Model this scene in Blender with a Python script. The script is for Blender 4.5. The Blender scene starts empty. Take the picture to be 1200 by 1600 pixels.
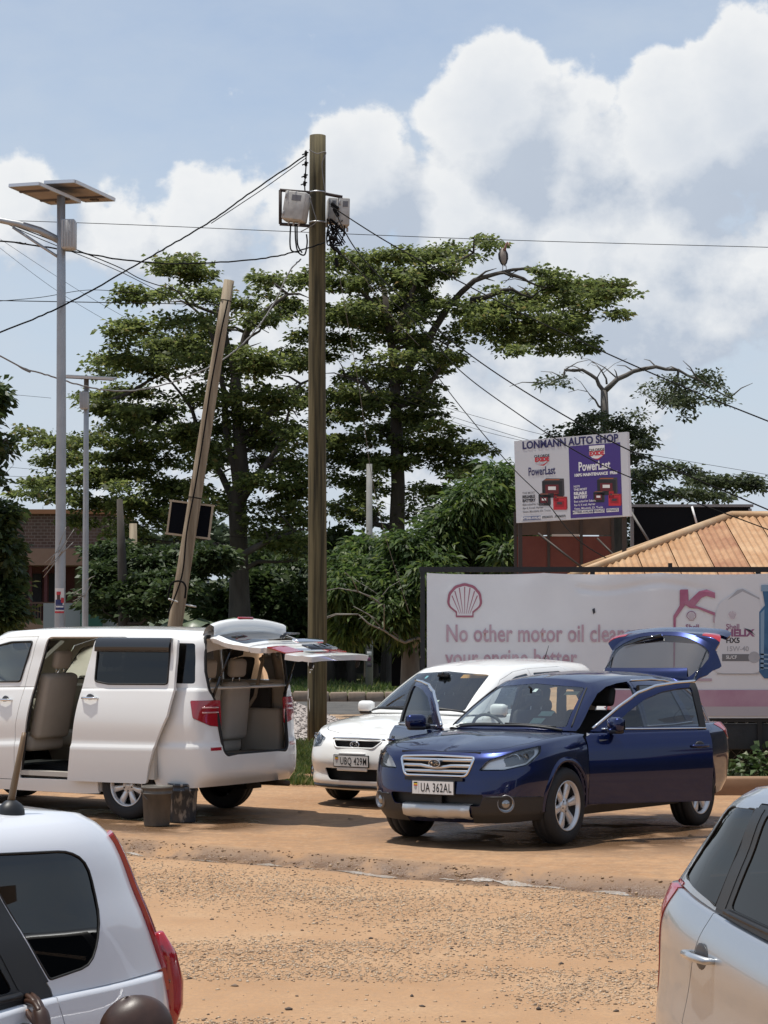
import bpy, bmesh, math, random
import numpy as np
from mathutils import Vector, Matrix
from mathutils.bvhtree import BVHTree
random.seed(7); np.random.seed(7)
R = math.radians
scn = bpy.context.scene
C = scn.collection

# ---------------------------------------------------------------- camera
F, CAMH = 3420.0, 2.05                      # focal length in photo pixels, eye height
TH = math.atan(170.0 / F)                   # upward pitch
cam_d = bpy.data.cameras.new('camera')
cam_d.sensor_fit = 'HORIZONTAL'; cam_d.sensor_width = 36.0; cam_d.lens = 36.0 * F / 1200.0
cam_d.clip_start = 0.1; cam_d.clip_end = 3000
cam = bpy.data.objects.new('camera', cam_d); C.objects.link(cam)
cam.location = (0, 0, CAMH); cam.rotation_euler = (R(90) + TH, 0, 0)
scn.camera = cam
scn.render.resolution_x, scn.render.resolution_y = 768, 1024

# ---------------------------------------------------------------- sun, sky, exposure
SUN_EL, SUN_AZ = 78.0, 276.0                # degrees; azimuth counted from +Y towards +X
sd = Vector((math.sin(R(SUN_AZ)) * math.cos(R(SUN_EL)), math.cos(R(SUN_AZ)) * math.cos(R(SUN_EL)), math.sin(R(SUN_EL))))
sun_l = bpy.data.lights.new('sun', 'SUN'); sun_l.energy = 3.2; sun_l.angle = R(0.6); sun_l.color = (1.0, .955, .88)
sun = bpy.data.objects.new('sun', sun_l); C.objects.link(sun)
sun.rotation_euler = sd.to_track_quat('Z', 'Y').to_euler()
vs = scn.view_settings
vs.view_transform = 'Standard'; vs.look = 'None'; vs.exposure = 0.52; vs.gamma = 1.0; vs.use_curve_mapping = False

world = bpy.data.worlds.new('World'); scn.world = world; world.use_nodes = True
def build_world():
    nt = world.node_tree; N = nt.nodes; L = nt.links; N.clear()
    def n(t, **k):
        o = N.new(t)
        for a, b in k.items(): setattr(o, a, b)
        return o
    def mth(op, a, b=None, clamp=False):
        o = n('ShaderNodeMath', operation=op, use_clamp=clamp)
        for i, v in enumerate((a, b)):
            if v is None: continue
            if isinstance(v, (int, float)): o.inputs[i].default_value = v
            else: L.new(v, o.inputs[i])
        return o.outputs[0]
    def mix(f, a, b):
        o = n('ShaderNodeMix', data_type='RGBA')
        for s, v in ((o.inputs[0], f), (o.inputs[6], a), (o.inputs[7], b)):
            if isinstance(v, (int, float)): s.default_value = v
            elif isinstance(v, tuple): s.default_value = (*v, 1)
            else: L.new(v, s)
        return o.outputs[2]
    out = n('ShaderNodeOutputWorld'); bg = n('ShaderNodeBackground'); L.new(bg.outputs[0], out.inputs[0])
    sky = n('ShaderNodeTexSky', sky_type='NISHITA', sun_disc=False)
    sky.sun_elevation = R(SUN_EL); sky.sun_rotation = R(SUN_AZ); sky.altitude = 1150; sky.air_density = 1.0; sky.dust_density = 2.2; sky.ozone_density = 1.0
    tc = n('ShaderNodeTexCoord'); sep = n('ShaderNodeSeparateXYZ'); L.new(tc.outputs['Generated'], sep.inputs[0])
    z = sep.outputs[2]
    # cumulus: domain = direction on a gently flattened dome
    def vec_of(off, sc):
        mp = n('ShaderNodeMapping'); mp.inputs['Location'].default_value = off; mp.inputs['Scale'].default_value = sc
        L.new(tc.outputs['Generated'], mp.inputs[0]); return mp.outputs[0]
    def noise(v, s, d=8, r=.58, dist=.0):
        o = n('ShaderNodeTexNoise'); L.new(v, o.inputs['Vector']); o.inputs['Scale'].default_value = s
        o.inputs['Detail'].default_value = d; o.inputs['Roughness'].default_value = r; o.inputs['Distortion'].default_value = dist
        return o.outputs[0]
    # big heaps of cloud: soft bumps around chosen directions, broken up by noise
    def heap(px, py, rad, amp, sy=1.0):
        a = (px - 600) / F; b = (800 - py) / F
        d = Vector((a, math.cos(TH) - b * math.sin(TH), math.sin(TH) + b * math.cos(TH))).normalized()
        vm = n('ShaderNodeVectorMath', operation='SUBTRACT'); L.new(tc.outputs['Generated'], vm.inputs[0]); vm.inputs[1].default_value = d
        sc = n('ShaderNodeVectorMath', operation='MULTIPLY'); L.new(vm.outputs[0], sc.inputs[0]); sc.inputs[1].default_value = (1, 1, sy)
        ln = n('ShaderNodeVectorMath', operation='LENGTH'); L.new(sc.outputs[0], ln.inputs[0])
        mr = n('ShaderNodeMapRange', interpolation_type='SMOOTHSTEP'); L.new(ln.outputs['Value'], mr.inputs[0])
        mr.inputs[1].default_value = rad / F; mr.inputs[2].default_value = 0; mr.inputs[3].default_value = 0; mr.inputs[4].default_value = amp
        return mr.outputs[0]
    HEAPS = [(770, 200, 210, .85, 1.0), (900, 240, 230, .8, 1.0), (1050, 220, 220, .85, 1.0), (1180, 180, 230, .9, 1.0), (570, 290, 190, .8, 1.0), (720, 340, 280, .7, 1.1),
             (1000, 400, 420, .72, 1.4), (330, 350, 230, .58, 1.2), (180, 360, 190, .50, 1.2), (20, 330, 210, .50, 1.2), (600, 560, 800, .56, 1.5), (1350, 260, 380, .8, 1.1), (-200, 420, 340, .4, 1.2)]
    def density(dx, dz):
        v1 = vec_of((1.3 + dx, .2, .4 + dz), (1, 1, 1.15)); 
        nb = noise(v1, 24.0, 10, .55, .05)
        nf = noise(v1, 7.0, 4, .5)
        s = None
        for hp in HEAPS:
            h_ = heap(hp[0] - dx * F, hp[1] + dz * F, *hp[2:])
            s = h_ if s is None else mth('MAXIMUM', s, h_)
        t = mth('ADD', mth('ADD', mth('MULTIPLY', mth('SUBTRACT', nb, .5), .95), mth('MULTIPLY', mth('SUBTRACT', noise(v1, 75.0, 6, .6), .5), .28)), mth('MULTIPLY', mth('SUBTRACT', nf, .5), .5))
        return mth('ADD', s, t)
    d0 = density(0, 0); d1 = density(-.012, .020)       # second sample towards the light, for the lit rims
    cover = n('ShaderNodeMapRange', interpolation_type='SMOOTHSTEP'); L.new(d0, cover.inputs[0])
    cover.inputs[1].default_value = .23; cover.inputs[2].default_value = .36
    lit = n('ShaderNodeMapRange'); L.new(mth('SUBTRACT', d0, d1), lit.inputs[0]); lit.inputs[1].default_value = -.20; lit.inputs[2].default_value = .16
    thick = n('ShaderNodeMapRange'); L.new(d0, thick.inputs[0]); thick.inputs[1].default_value = .35; thick.inputs[2].default_value = 1.0
    white = mix(lit.outputs[0], (3.45, 3.9, 4.6), (6.35, 6.4, 6.4))
    white = mix(mth('MULTIPLY', thick.outputs[0], .62), white, (3.9, 4.35, 5.0))
    # hazy veil: sky pales towards the horizon
    veil = n('ShaderNodeMapRange', interpolation_type='SMOOTHSTEP'); L.new(z, veil.inputs[0]); veil.inputs[1].default_value = .34; veil.inputs[2].default_value = -.02
    vn = noise(vec_of((0, 0, 0), (1, 1, 2.2)), 9.0, 6, .6)
    vf = mth('MULTIPLY', mth('ADD', mth('ADD', mth('MULTIPLY', veil.outputs[0], .52), .40), mth('MULTIPLY', mth('SUBTRACT', vn, .40), .8)), 1.0, clamp=True)
    skyc = mix(vf, sky.outputs[0], (4.15, 4.65, 5.25))
    fin = mix(mth('MULTIPLY', cover.outputs[0], .92), skyc, white)
    L.new(fin, bg.inputs[0]); bg.inputs[1].default_value = 0.1
build_world()
# ---------------------------------------------------------------- helpers
def at(px, py, d):
    """world point seen at photo pixel (px, py), d metres in front of the camera"""
    a = (px - 600) / F; b = (800 - py) / F
    v = Vector((a, math.cos(TH) - b * math.sin(TH), math.sin(TH) + b * math.cos(TH)))
    return v * (d / v.y) + Vector((0, 0, CAMH))
def gz(x, y): return -0.02 * min(max(y - 20.5, 0.0), 7.0) * min(max((x - 1.0) / 1.0, 0.), 1.)   # the yard falls a little away from the viewer
def on_ground(px, py):
    a = at(px, py, 1) - Vector((0, 0, CAMH)); t = CAMH / -a.z; p = Vector((0, 0, CAMH)) + a * t
    for _ in range(3): t = (CAMH - gz(p.x, p.y)) / -a.z; p = Vector((0, 0, CAMH)) + a * t
    return p

MATS = {}
def mat(name, col, rough=.5, metal=0., coat=0., col2=None, scale=6., bump=0., bscale=None, spec=.5, detail=6., stretch=None, lo=.35, hi=.65, emit=None, trans=0., alpha=None, coat_rough=.03):
    if name in MATS: return MATS[name]
    m = bpy.data.materials.new(name); m.use_nodes = True; MATS[name] = m
    nt = m.node_tree; N = nt.nodes; L = nt.links
    b = N['Principled BSDF']
    b.inputs['Base Color'].default_value = (*col, 1); b.inputs['Roughness'].default_value = rough
    b.inputs['Metallic'].default_value = metal; b.inputs['Coat Weight'].default_value = coat; b.inputs['Coat Roughness'].default_value = coat_rough
    b.inputs['Specular IOR Level'].default_value = spec
    if trans: b.inputs['Transmission Weight'].default_value = trans
    if emit: b.inputs['Emission Color'].default_value = (*emit, 1); b.inputs['Emission Strength'].default_value = 1
    if col2 or bump:
        tc = N.new('ShaderNodeTexCoord'); src = tc.outputs['Object']
        if stretch:
            mp = N.new('ShaderNodeMapping'); mp.inputs['Scale'].default_value = stretch; L.new(src, mp.inputs[0]); src = mp.outputs[0]
    if col2:
        nz = N.new('ShaderNodeTexNoise'); nz.inputs['Scale'].default_value = scale; nz.inputs['Detail'].default_value = detail; nz.inputs['Roughness'].default_value = .6
        L.new(src, nz.inputs['Vector'])
        cr = N.new('ShaderNodeValToRGB'); cr.color_ramp.elements[0].color = (*col, 1); cr.color_ramp.elements[1].color = (*col2, 1)
        cr.color_ramp.elements[0].position = lo; cr.color_ramp.elements[1].position = hi
        L.new(nz.outputs[0], cr.inputs[0]); L.new(cr.outputs[0], b.inputs['Base Color'])
    if bump:
        nb = N.new('ShaderNodeTexNoise'); nb.inputs['Scale'].default_value = bscale or scale * 3; nb.inputs['Detail'].default_value = 5
        L.new(src, nb.inputs['Vector'])
        bp = N.new('ShaderNodeBump'); bp.inputs['Strength'].default_value = bump; bp.inputs['Distance'].default_value = .02
        L.new(nb.outputs[0], bp.inputs['Height']); L.new(bp.outputs[0], b.inputs['Normal'])
    return m
def glass_mat(name, tint, refl=1.0, rough=.01, ior=1.5):
    """thin pane: tinted see-through plus a Fresnel reflection"""
    if name in MATS: return MATS[name]
    m = bpy.data.materials.new(name); m.use_nodes = True; MATS[name] = m
    nt = m.node_tree; N = nt.nodes; L = nt.links; N.clear()
    out = N.new('ShaderNodeOutputMaterial'); mx = N.new('ShaderNodeMixShader')
    tr = N.new('ShaderNodeBsdfTransparent'); tr.inputs[0].default_value = (*tint, 1)
    gl = N.new('ShaderNodeBsdfGlossy'); gl.inputs['Roughness'].default_value = rough; gl.inputs[0].default_value = (refl, refl, refl, 1)
    fr = N.new('ShaderNodeFresnel'); fr.inputs[0].default_value = ior
    L.new(fr.outputs[0], mx.inputs[0]); L.new(tr.outputs[0], mx.inputs[1]); L.new(gl.outputs[0], mx.inputs[2]); L.new(mx.outputs[0], out.inputs[0])
    return m

def link(name, me, material, parent=None, smooth=False, loc=None):
    o = bpy.data.objects.new(name, me); C.objects.link(o)
    if material is not None:
        for m_ in (material if isinstance(material, (list, tuple)) else [material]): me.materials.append(m_)
    if parent is not None: o.parent = parent
    if loc is not None: o.location = loc
    if smooth: me.polygons.foreach_set('use_smooth', [True] * len(me.polygons))
    return o
def tag(o, label=None, cat=None, group=None, kind=None):
    if label: o['label'] = label
    if cat: o['category'] = cat
    if group: o['group'] = group
    if kind: o['kind'] = kind
    return o
def empty(name, loc=(0, 0, 0), rz=0., parent=None):
    o = bpy.data.objects.new(name, None); C.objects.link(o); o.location = loc; o.rotation_euler = (0, 0, rz); o.empty_display_size = .1
    if parent is not None: o.parent = parent
    return o
def mesh_np(name, V, Fq):
    """fast mesh from numpy arrays; Fq (n,3) or (n,4)"""
    me = bpy.data.meshes.new(name); V = np.asarray(V, np.float32); Fq = np.asarray(Fq, np.int32)
    k = Fq.shape[1]
    me.vertices.add(len(V)); me.vertices.foreach_set('co', V.ravel())
    me.loops.add(Fq.size); me.loops.foreach_set('vertex_index', Fq.ravel())
    me.polygons.add(len(Fq)); me.polygons.foreach_set('loop_start', np.arange(0, Fq.size, k, dtype=np.int32))
    me.polygons.foreach_set('loop_total', np.full(len(Fq), k, np.int32))
    me.update(calc_edges=True); return me

class MB:
    """collects shapes into one mesh"""
    def __init__(s): s.v = []; s.f = []; s.m = []; s.sm = []
    def add(s, V, Fc, mi=0, smooth=False, M=None):
        o = len(s.v)
        for p in V:
            p = Vector(p); s.v.append(M @ p if M else p)
        for f in Fc: s.f.append([i + o for i in f]); s.m.append(mi); s.sm.append(smooth)
        return s
    def box(s, c, d, mi=0, M=None, rz=0):
        x, y, z = d[0] / 2, d[1] / 2, d[2] / 2; T = Matrix.Translation(c) @ Matrix.Rotation(rz, 4, 'Z')
        if M: T = M @ T
        V = [(a, b, e) for a in (-x, x) for b in (-y, y) for e in (-z, z)]
        return s.add(V, [(0, 1, 3, 2), (4, 6, 7, 5), (0, 4, 5, 1), (2, 3, 7, 6), (0, 2, 6, 4), (1, 5, 7, 3)], mi, False, T)
    def rbox(s, c, d, r=.03, seg=2, mi=0, M=None, smooth=True):
        bm = bmesh.new(); bmesh.ops.create_cube(bm, size=1, matrix=Matrix.Diagonal((*d, 1)))
        bmesh.ops.bevel(bm, geom=list(bm.edges) + list(bm.verts), offset=min(r, min(d) * .49), segments=seg, profile=.5, affect='EDGES')
        bm.verts.ensure_lookup_table(); T = Matrix.Translation(c)
        if M: T = M @ T
        s.add([v.co.copy() for v in bm.verts], [[v.index for v in f.verts] for f in bm.faces], mi, smooth, T); bm.free(); return s
    def tube(s, pts, r, n=8, mi=0, closed=False, cap=True, M=None, up=None):
        pts = [Vector(p) for p in pts]; k = len(pts); rs = r if isinstance(r, (list, tuple)) else [r] * k
        V = []; prev = None
        for i, p in enumerate(pts):
            a = pts[(i - 1) % k] if (closed or i) else p; b = pts[(i + 1) % k] if (closed or i < k - 1) else p
            t = (b - a).normalized() if (b - a).length > 1e-9 else Vector((0, 0, 1))
            if prev is None:
                u = Vector((0, 0, 1)) if abs(t.z) < .9 else Vector((1, 0, 0)); u = (u - t * u.dot(t)).normalized()
            else: u = (prev - t * prev.dot(t)).normalized()
            prev = u; w = t.cross(u)
            for j in range(n):
                an = 2 * math.pi * j / n; V.append(p + (u * math.cos(an) + w * math.sin(an)) * rs[i])
        Fc = []
        for i in range(k if closed else k - 1):
            i2 = (i + 1) % k
            for j in range(n): Fc.append((i * n + j, i * n + (j + 1) % n, i2 * n + (j + 1) % n, i2 * n + j))
        if cap and not closed: Fc.append(tuple(range(n - 1, -1, -1))); Fc.append(tuple((k - 1) * n + j for j in range(n)))
        return s.add(V, Fc, mi, True, M)
    def lathe(s, prof, n=24, mi=0, M=None, smooth=True, cap=False):
        """profile [(r, z)] spun about z"""
        V = []; Fc = []; k = len(prof)
        for j in range(n):
            a = 2 * math.pi * j / n
            for r_, z_ in prof: V.append((r_ * math.cos(a), r_ * math.sin(a), z_))
        for j in range(n):
            j2 = (j + 1) % n
            for i in range(k - 1): Fc.append((j * k + i, j2 * k + i, j2 * k + i + 1, j * k + i + 1))
        if cap: Fc.append(tuple(j * k for j in range(n - 1, -1, -1))); Fc.append(tuple(j * k + k - 1 for j in range(n)))
        return s.add(V, Fc, mi, smooth, M)
    def prism(s, poly, a, b, axis=1, mi=0, M=None, smooth=False):
        """extrude 2-D polygon between a and b along an axis (1: poly is (x,z); 2: (x,y); 0: (y,z))"""
        def pt(p, t): return {0: (t, p[0], p[1]), 1: (p[0], t, p[1]), 2: (p[0], p[1], t)}[axis]
        n = len(poly); V = [pt(p, a) for p in poly] + [pt(p, b) for p in poly]
        Fc = [(i, (i + 1) % n, n + (i + 1) % n, n + i) for i in range(n)] + [tuple(range(n - 1, -1, -1)), tuple(range(n, 2 * n))]
        return s.add(V, Fc, mi, smooth, M)
    def grid(s, rows, mi=0, smooth=True, M=None):
        n = len(rows[0]); V = [p for r_ in rows for p in r_]
        Fc = [(i * n + j, i * n + j + 1, (i + 1) * n + j + 1, (i + 1) * n + j) for i in range(len(rows) - 1) for j in range(n - 1)]
        return s.add(V, Fc, mi, smooth, M)
    def sphere(s, c, r, mi=0, n=16, m=10, M=None):
        rr = r if isinstance(r, (tuple, list)) else (r, r, r)
        T = Matrix.Translation(c) @ Matrix.Diagonal((*rr, 1)); T = M @ T if M else T
        prof = [(math.sin(math.pi * i / m), -math.cos(math.pi * i / m)) for i in range(m + 1)]
        return s.lathe(prof, n, mi, T)
    def build(s, name, material, parent=None, smooth=None, loc=None, fix=True):
        me = bpy.data.meshes.new(name); me.from_pydata([tuple(p) for p in s.v], [], s.f)
        if fix:
            bm = bmesh.new(); bm.from_mesh(me); bmesh.ops.remove_doubles(bm, verts=bm.verts, dist=1e-6) if len(s.v) < 4000 and any(s.sm) else None
            bmesh.ops.recalc_face_normals(bm, faces=bm.faces)
            if len(bm.faces) == len(s.f): pass
            bm.to_mesh(me); bm.free()
        o = link(name, me, material, parent, loc=loc)
        if len(me.polygons) == len(s.f):
            me.polygons.foreach_set('material_index', s.m); me.polygons.foreach_set('use_smooth', s.sm if smooth is None else [smooth] * len(s.f))
        else:
            me.polygons.foreach_set('use_smooth', [bool(any(s.sm))] * len(me.polygons))
        return o
def set_origin(o, p):
    """move a parentless-space mesh object's origin to p (same space as its location)"""
    d = Vector(p) - o.location
    o.data.transform(Matrix.Translation(-d)); o.location = Vector(p)

def text_mesh(txt, size=1., bold=0., xs=1., align='CENTER', extrude=0., spacing=1., ys=1., shear=0.):
    cu = bpy.data.curves.new('txt', 'FONT'); cu.body = txt; cu.size = size; cu.offset = bold * size; cu.extrude = extrude
    cu.align_x = align; cu.align_y = 'CENTER'; cu.space_character = spacing; cu.resolution_u = 3; cu.shear = shear
    o = bpy.data.objects.new('txt', cu); C.objects.link(o)
    dg = bpy.context.evaluated_depsgraph_get(); me = bpy.data.meshes.new_from_object(o.evaluated_get(dg))
    bpy.data.objects.remove(o); bpy.data.curves.remove(cu)
    me.transform(Matrix.Diagonal((xs, ys, 1, 1))); me.materials.clear(); return me
def text(name, txt, M, material, parent=None, **k):
    """lettering lying in the XY plane of M (x right, y up, z towards the reader)"""
    me = text_mesh(txt, **k); me.transform(M); return link(name, me, material, parent)
def flat(name, poly, M, material, parent=None, th=.0):
    """flat cut-out, poly in M's XY plane"""
    me = bpy.data.meshes.new(name)
    me.from_pydata([M @ Vector((p[0], p[1], p[2] if len(p) > 2 else 0)) for p in poly], [], [list(range(len(poly)))])
    return link(name, me, material, parent)
def circ(cx, cy, rx, ry=None, n=24, a0=0, a1=2 * math.pi):
    ry = rx if ry is None else ry
    return [(cx + rx * math.cos(a0 + (a1 - a0) * i / n), cy + ry * math.sin(a0 + (a1 - a0) * i / n)) for i in range(n)]
def copy_tree(o, parent=None):
    c = o.copy(); C.objects.link(c)
    if parent is not None: c.parent = parent
    for ch in list(o.children): copy_tree(ch, c)
    return c
def mlookup(origin, right, up):
    r_ = Vector(right).normalized(); u = Vector(up).normalized(); n_ = r_.cross(u)
    return Matrix(((r_.x, u.x, n_.x, origin[0]), (r_.y, u.y, n_.y, origin[1]), (r_.z, u.z, n_.z, origin[2]), (0, 0, 0, 1)))
# ---------------------------------------------------------------- car body kit
def resample(P, n):
    """Catmull-Rom through half-outline control points that start and end on the centre line"""
    P = np.asarray(P, float); a = P[1].copy(); a[1] *= -1; b = P[-2].copy(); b[1] *= -1
    Q = np.vstack([a, P, b]); out = []
    for i in range(1, len(Q) - 2):
        p0, p1, p2, p3 = Q[i - 1:i + 3]
        d0, d1, d2 = [max(np.linalg.norm(v), 1e-6) ** .5 for v in (p1 - p0, p2 - p1, p3 - p2)]
        m1 = ((p1 - p0) / d0 - (p2 - p0) / (d0 + d1) + (p2 - p1) / d1) * d1
        m2 = ((p2 - p1) / d1 - (p3 - p1) / (d1 + d2) + (p3 - p2) / d2) * d1
        for t in np.linspace(0, 1, n, endpoint=False):
            h = (2 * t**3 - 3 * t**2 + 1, t**3 - 2 * t**2 + t, -2 * t**3 + 3 * t**2, t**3 - t**2)
            out.append(h[0] * p1 + h[1] * m1 + h[2] * p2 + h[3] * m2)
    out.append(P[-1].copy()); return np.array(out)
def pl(x, pts):
    pts = sorted(pts); return np.interp(x, [p[0] for p in pts], [p[1] for p in pts])
def smooth_pl(x, pts, w=.12):
    return (pl(x - w, pts) + 2 * pl(x, pts) + pl(x + w, pts)) / 4
def loft(rings, m, sharp=()):
    """Hermite across rings (K,U,3) -> (rows,U,3)"""
    Rg = np.asarray(rings, float); K = len(Rg)
    t = [0.]
    for k in range(1, K): t.append(t[-1] + max(np.median(np.linalg.norm(Rg[k] - Rg[k - 1], axis=1)), 1e-4))
    sl = [(Rg[k + 1] - Rg[k]) / (t[k + 1] - t[k]) for k in range(K - 1)]
    rows = []
    for k in range(K - 1):
        h = t[k + 1] - t[k]
        def tan(q, side):
            if q == 0: return sl[0]
            if q == K - 1: return sl[-1]
            if q in sharp: return sl[q] if side else sl[q - 1]
            a, b = t[q] - t[q - 1], t[q + 1] - t[q]
            return (sl[q - 1] * b + sl[q] * a) / (a + b)
        m0, m1 = tan(k, 1) * h, tan(k + 1, 0) * h
        for i in range(m):
            s = i / m
            rows.append((2 * s**3 - 3 * s**2 + 1) * Rg[k] + (s**3 - 2 * s**2 + s) * m0 + (-2 * s**3 + 3 * s**2) * Rg[k + 1] + (s**3 - s**2) * m1)
    rows.append(Rg[-1]); return np.array(rows)
def half_to_bm(grids):
    """grids: list of (rows,U,3) half surfaces; mirrored, welded; analytic normals kept in layer 'nrm'"""
    bm = bmesh.new()
    for G in grids:
        for sgn in (1, -1):
            r_, u_ = G.shape[:2]
            vs_ = [[bm.verts.new((p[0], sgn * (0 if abs(p[1]) < 1e-5 else p[1]), p[2])) for p in row] for row in G]
            for i in range(r_ - 1):
                for j in range(u_ - 1):
                    q = [vs_[i][j], vs_[i][j + 1], vs_[i + 1][j + 1], vs_[i + 1][j]]
                    if sgn > 0: q.reverse()
                    try: bm.faces.new(q)
                    except ValueError: pass
    bmesh.ops.remove_doubles(bm, verts=bm.verts, dist=2e-4)
    bmesh.ops.dissolve_degenerate(bm, edges=bm.edges, dist=1e-4)
    bm.normal_update(); bm.faces.ensure_lookup_table()
    return bm
def finish_bm(bm, centre=(0, 0, .8)):
    # make normals point outwards
    bmesh.ops.recalc_face_normals(bm, faces=bm.faces); bm.normal_update()
    c = Vector(centre); s = sum((f.calc_center_median() - c).dot(f.normal) * f.calc_area() for f in bm.faces)
    if s < 0:
        for f in bm.faces: f.normal_flip()
    bm.normal_update()
    l = bm.verts.layers.float_vector.new('nrm')
    for v in bm.verts: v[l] = v.normal
    return bm
def basis(d):
    n = Vector(d).normalized(); e1 = Vector((0, 0, 1)).cross(n)
    if e1.length < 1e-3: e1 = Vector((1, 0, 0))
    e1.normalize(); e2 = n.cross(e1); return n, e1, e2
def inpoly(x, y, P):
    c = False; j = len(P) - 1
    for i in range(len(P)):
        xi, yi = P[i]; xj, yj = P[j]
        if (yi > y) != (yj > y) and x < (xj - xi) * (y - yi) / (yj - yi) + xi: c = not c
        j = i
    return c
def rpoly(P, r=.03, seg=3):
    """round the corners of a polygon; r a number or list"""
    P = [Vector(p) for p in P]; out = []; n = len(P); rs = r if isinstance(r, (list, tuple)) else [r] * n
    for i in range(n):
        a, p, b = P[i - 1], P[i], P[(i + 1) % n]; rr = rs[i]
        if rr <= 0: out.append(p); continue
        q0 = p + (a - p) * min(.48, rr / max((a - p).length, 1e-6)); q1 = p + (b - p) * min(.48, rr / max((b - p).length, 1e-6))
        for k in range(seg + 1):
            t = k / seg; out.append(q0 * (1 - t) ** 2 + p * 2 * t * (1 - t) + q1 * t * t)
    return out
def to2(P, d):
    n, e1, e2 = basis(d); return [(Vector(p).dot(e1), Vector(p).dot(e2)) for p in P]
def inset2(P2, g):
    A = sum(P2[i - 1][0] * P2[i][1] - P2[i][0] * P2[i - 1][1] for i in range(len(P2))); sg = 1 if A > 0 else -1
    out = []; n = len(P2)
    for i in range(n):
        a, p, b = P2[i - 1], P2[i], P2[(i + 1) % n]
        e0 = (p[0] - a[0], p[1] - a[1]); e1 = (b[0] - p[0], b[1] - p[1])
        l0 = math.hypot(*e0) or 1e-9; l1 = math.hypot(*e1) or 1e-9
        nx = -(e0[1] / l0 + e1[1] / l1); ny = e0[0] / l0 + e1[0] / l1; l = math.hypot(nx, ny) or 1e-9
        k = min(2., 2 / max(l, .3) ) / 1.0
        out.append((p[0] + sg * nx / l * g * min(k, 1.6), p[1] + sg * ny / l * g * min(k, 1.6)))
    return out
def cut(bm, P2, d, ok=None, nmin=.05):
    """cut the outline P2 (2-D in the plane facing d) into bm; returns the faces inside"""
    n, e1, e2 = basis(d)
    xs = [p[0] for p in P2]; ys = [p[1] for p in P2]; bx = (min(xs), max(xs), min(ys), max(ys))
    def bb(f):
        u = [v.co.dot(e1) for v in f.verts]; w = [v.co.dot(e2) for v in f.verts]; return min(u), max(u), min(w), max(w)
    cand = {}
    for f in bm.faces:
        if f.normal.dot(n) < nmin: continue
        if ok and not ok(f.calc_center_median()): continue
        b_ = bb(f)
        if b_[0] > bx[1] or b_[1] < bx[0] or b_[2] > bx[3] or b_[3] < bx[2]: continue
        cand[f] = b_
    k = len(P2)
    for i in range(k):
        a, b = P2[i], P2[(i + 1) % k]
        lx, hx, ly, hy = min(a[0], b[0]) - 1e-4, max(a[0], b[0]) + 1e-4, min(a[1], b[1]) - 1e-4, max(a[1], b[1]) + 1e-4
        dx, dy = b[0] - a[0], b[1] - a[1]; l = math.hypot(dx, dy)
        if l < 1e-6: continue
        sel = []
        for f, q in cand.items():
            if q[0] > hx or q[1] < lx or q[2] > hy or q[3] < ly: continue
            s = [(v.co.dot(e1) - a[0]) * -dy / l + (v.co.dot(e2) - a[1]) * dx / l for v in f.verts]
            if min(s) < -1e-5 and max(s) > 1e-5: sel.append(f)
        if not sel: continue
        for f in sel: cand.pop(f)
        ed = list({e for f in sel for e in f.edges}); ve = list({v for f in sel for v in f.verts})
        r_ = bmesh.ops.bisect_plane(bm, geom=sel + ed + ve, dist=1e-6, plane_co=e1 * a[0] + e2 * a[1], plane_no=e1 * (-dy / l) + e2 * (dx / l))
        for g in r_['geom']:
            if isinstance(g, bmesh.types.BMFace) and g.is_valid: cand[g] = bb(g)
        for f in sel:
            if f.is_valid: cand[f] = bb(f)
    ins = []
    for f in cand:
        if not f.is_valid: continue
        c = f.calc_center_median()
        if inpoly(c.dot(e1), c.dot(e2), P2): ins.append(f)
    return ins
def take(bm, faces, delete=True):
    """copy faces into a new bmesh (keeps 'nrm'); delete them from bm"""
    l = bm.verts.layers.float_vector['nrm']; nb = bmesh.new(); l2 = nb.verts.layers.float_vector.new('nrm'); mp = {}
    for f in faces:
        q = []
        for v in f.verts:
            if v not in mp: w = nb.verts.new(v.co); w[l2] = v[l]; mp[v] = w
            q.append(mp[v])
        try: nb.faces.new(q)
        except ValueError: pass
    if delete: bmesh.ops.delete(bm, geom=list(faces), context='FACES')
    nb.normal_update(); return nb
def panel(bm, P3, d, ok=None, gap=.004, nmin=.05):
    """cut the outline out of bm and return it as a piece of its own with a gap all round"""
    P2 = to2(P3, d); pb = take(bm, cut(bm, P2, d, ok, nmin))
    if gap > 0:
        g2 = inset2(P2, gap); keep = set(cut(pb, g2, d, None, -2)); rest = [f for f in pb.faces if f not in keep]
        bmesh.ops.delete(pb, geom=rest, context='FACES')
    return pb
def merge(bms):
    out = bmesh.new(); l2 = out.verts.layers.float_vector.new('nrm')
    for b in bms:
        l = b.verts.layers.float_vector['nrm']; mp = {}
        for v in b.verts: w = out.verts.new(v.co); w[l2] = v[l]; mp[v] = w
        for f in b.faces:
            try: out.faces.new([mp[v] for v in f.verts])
            except ValueError: pass
    return out
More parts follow.
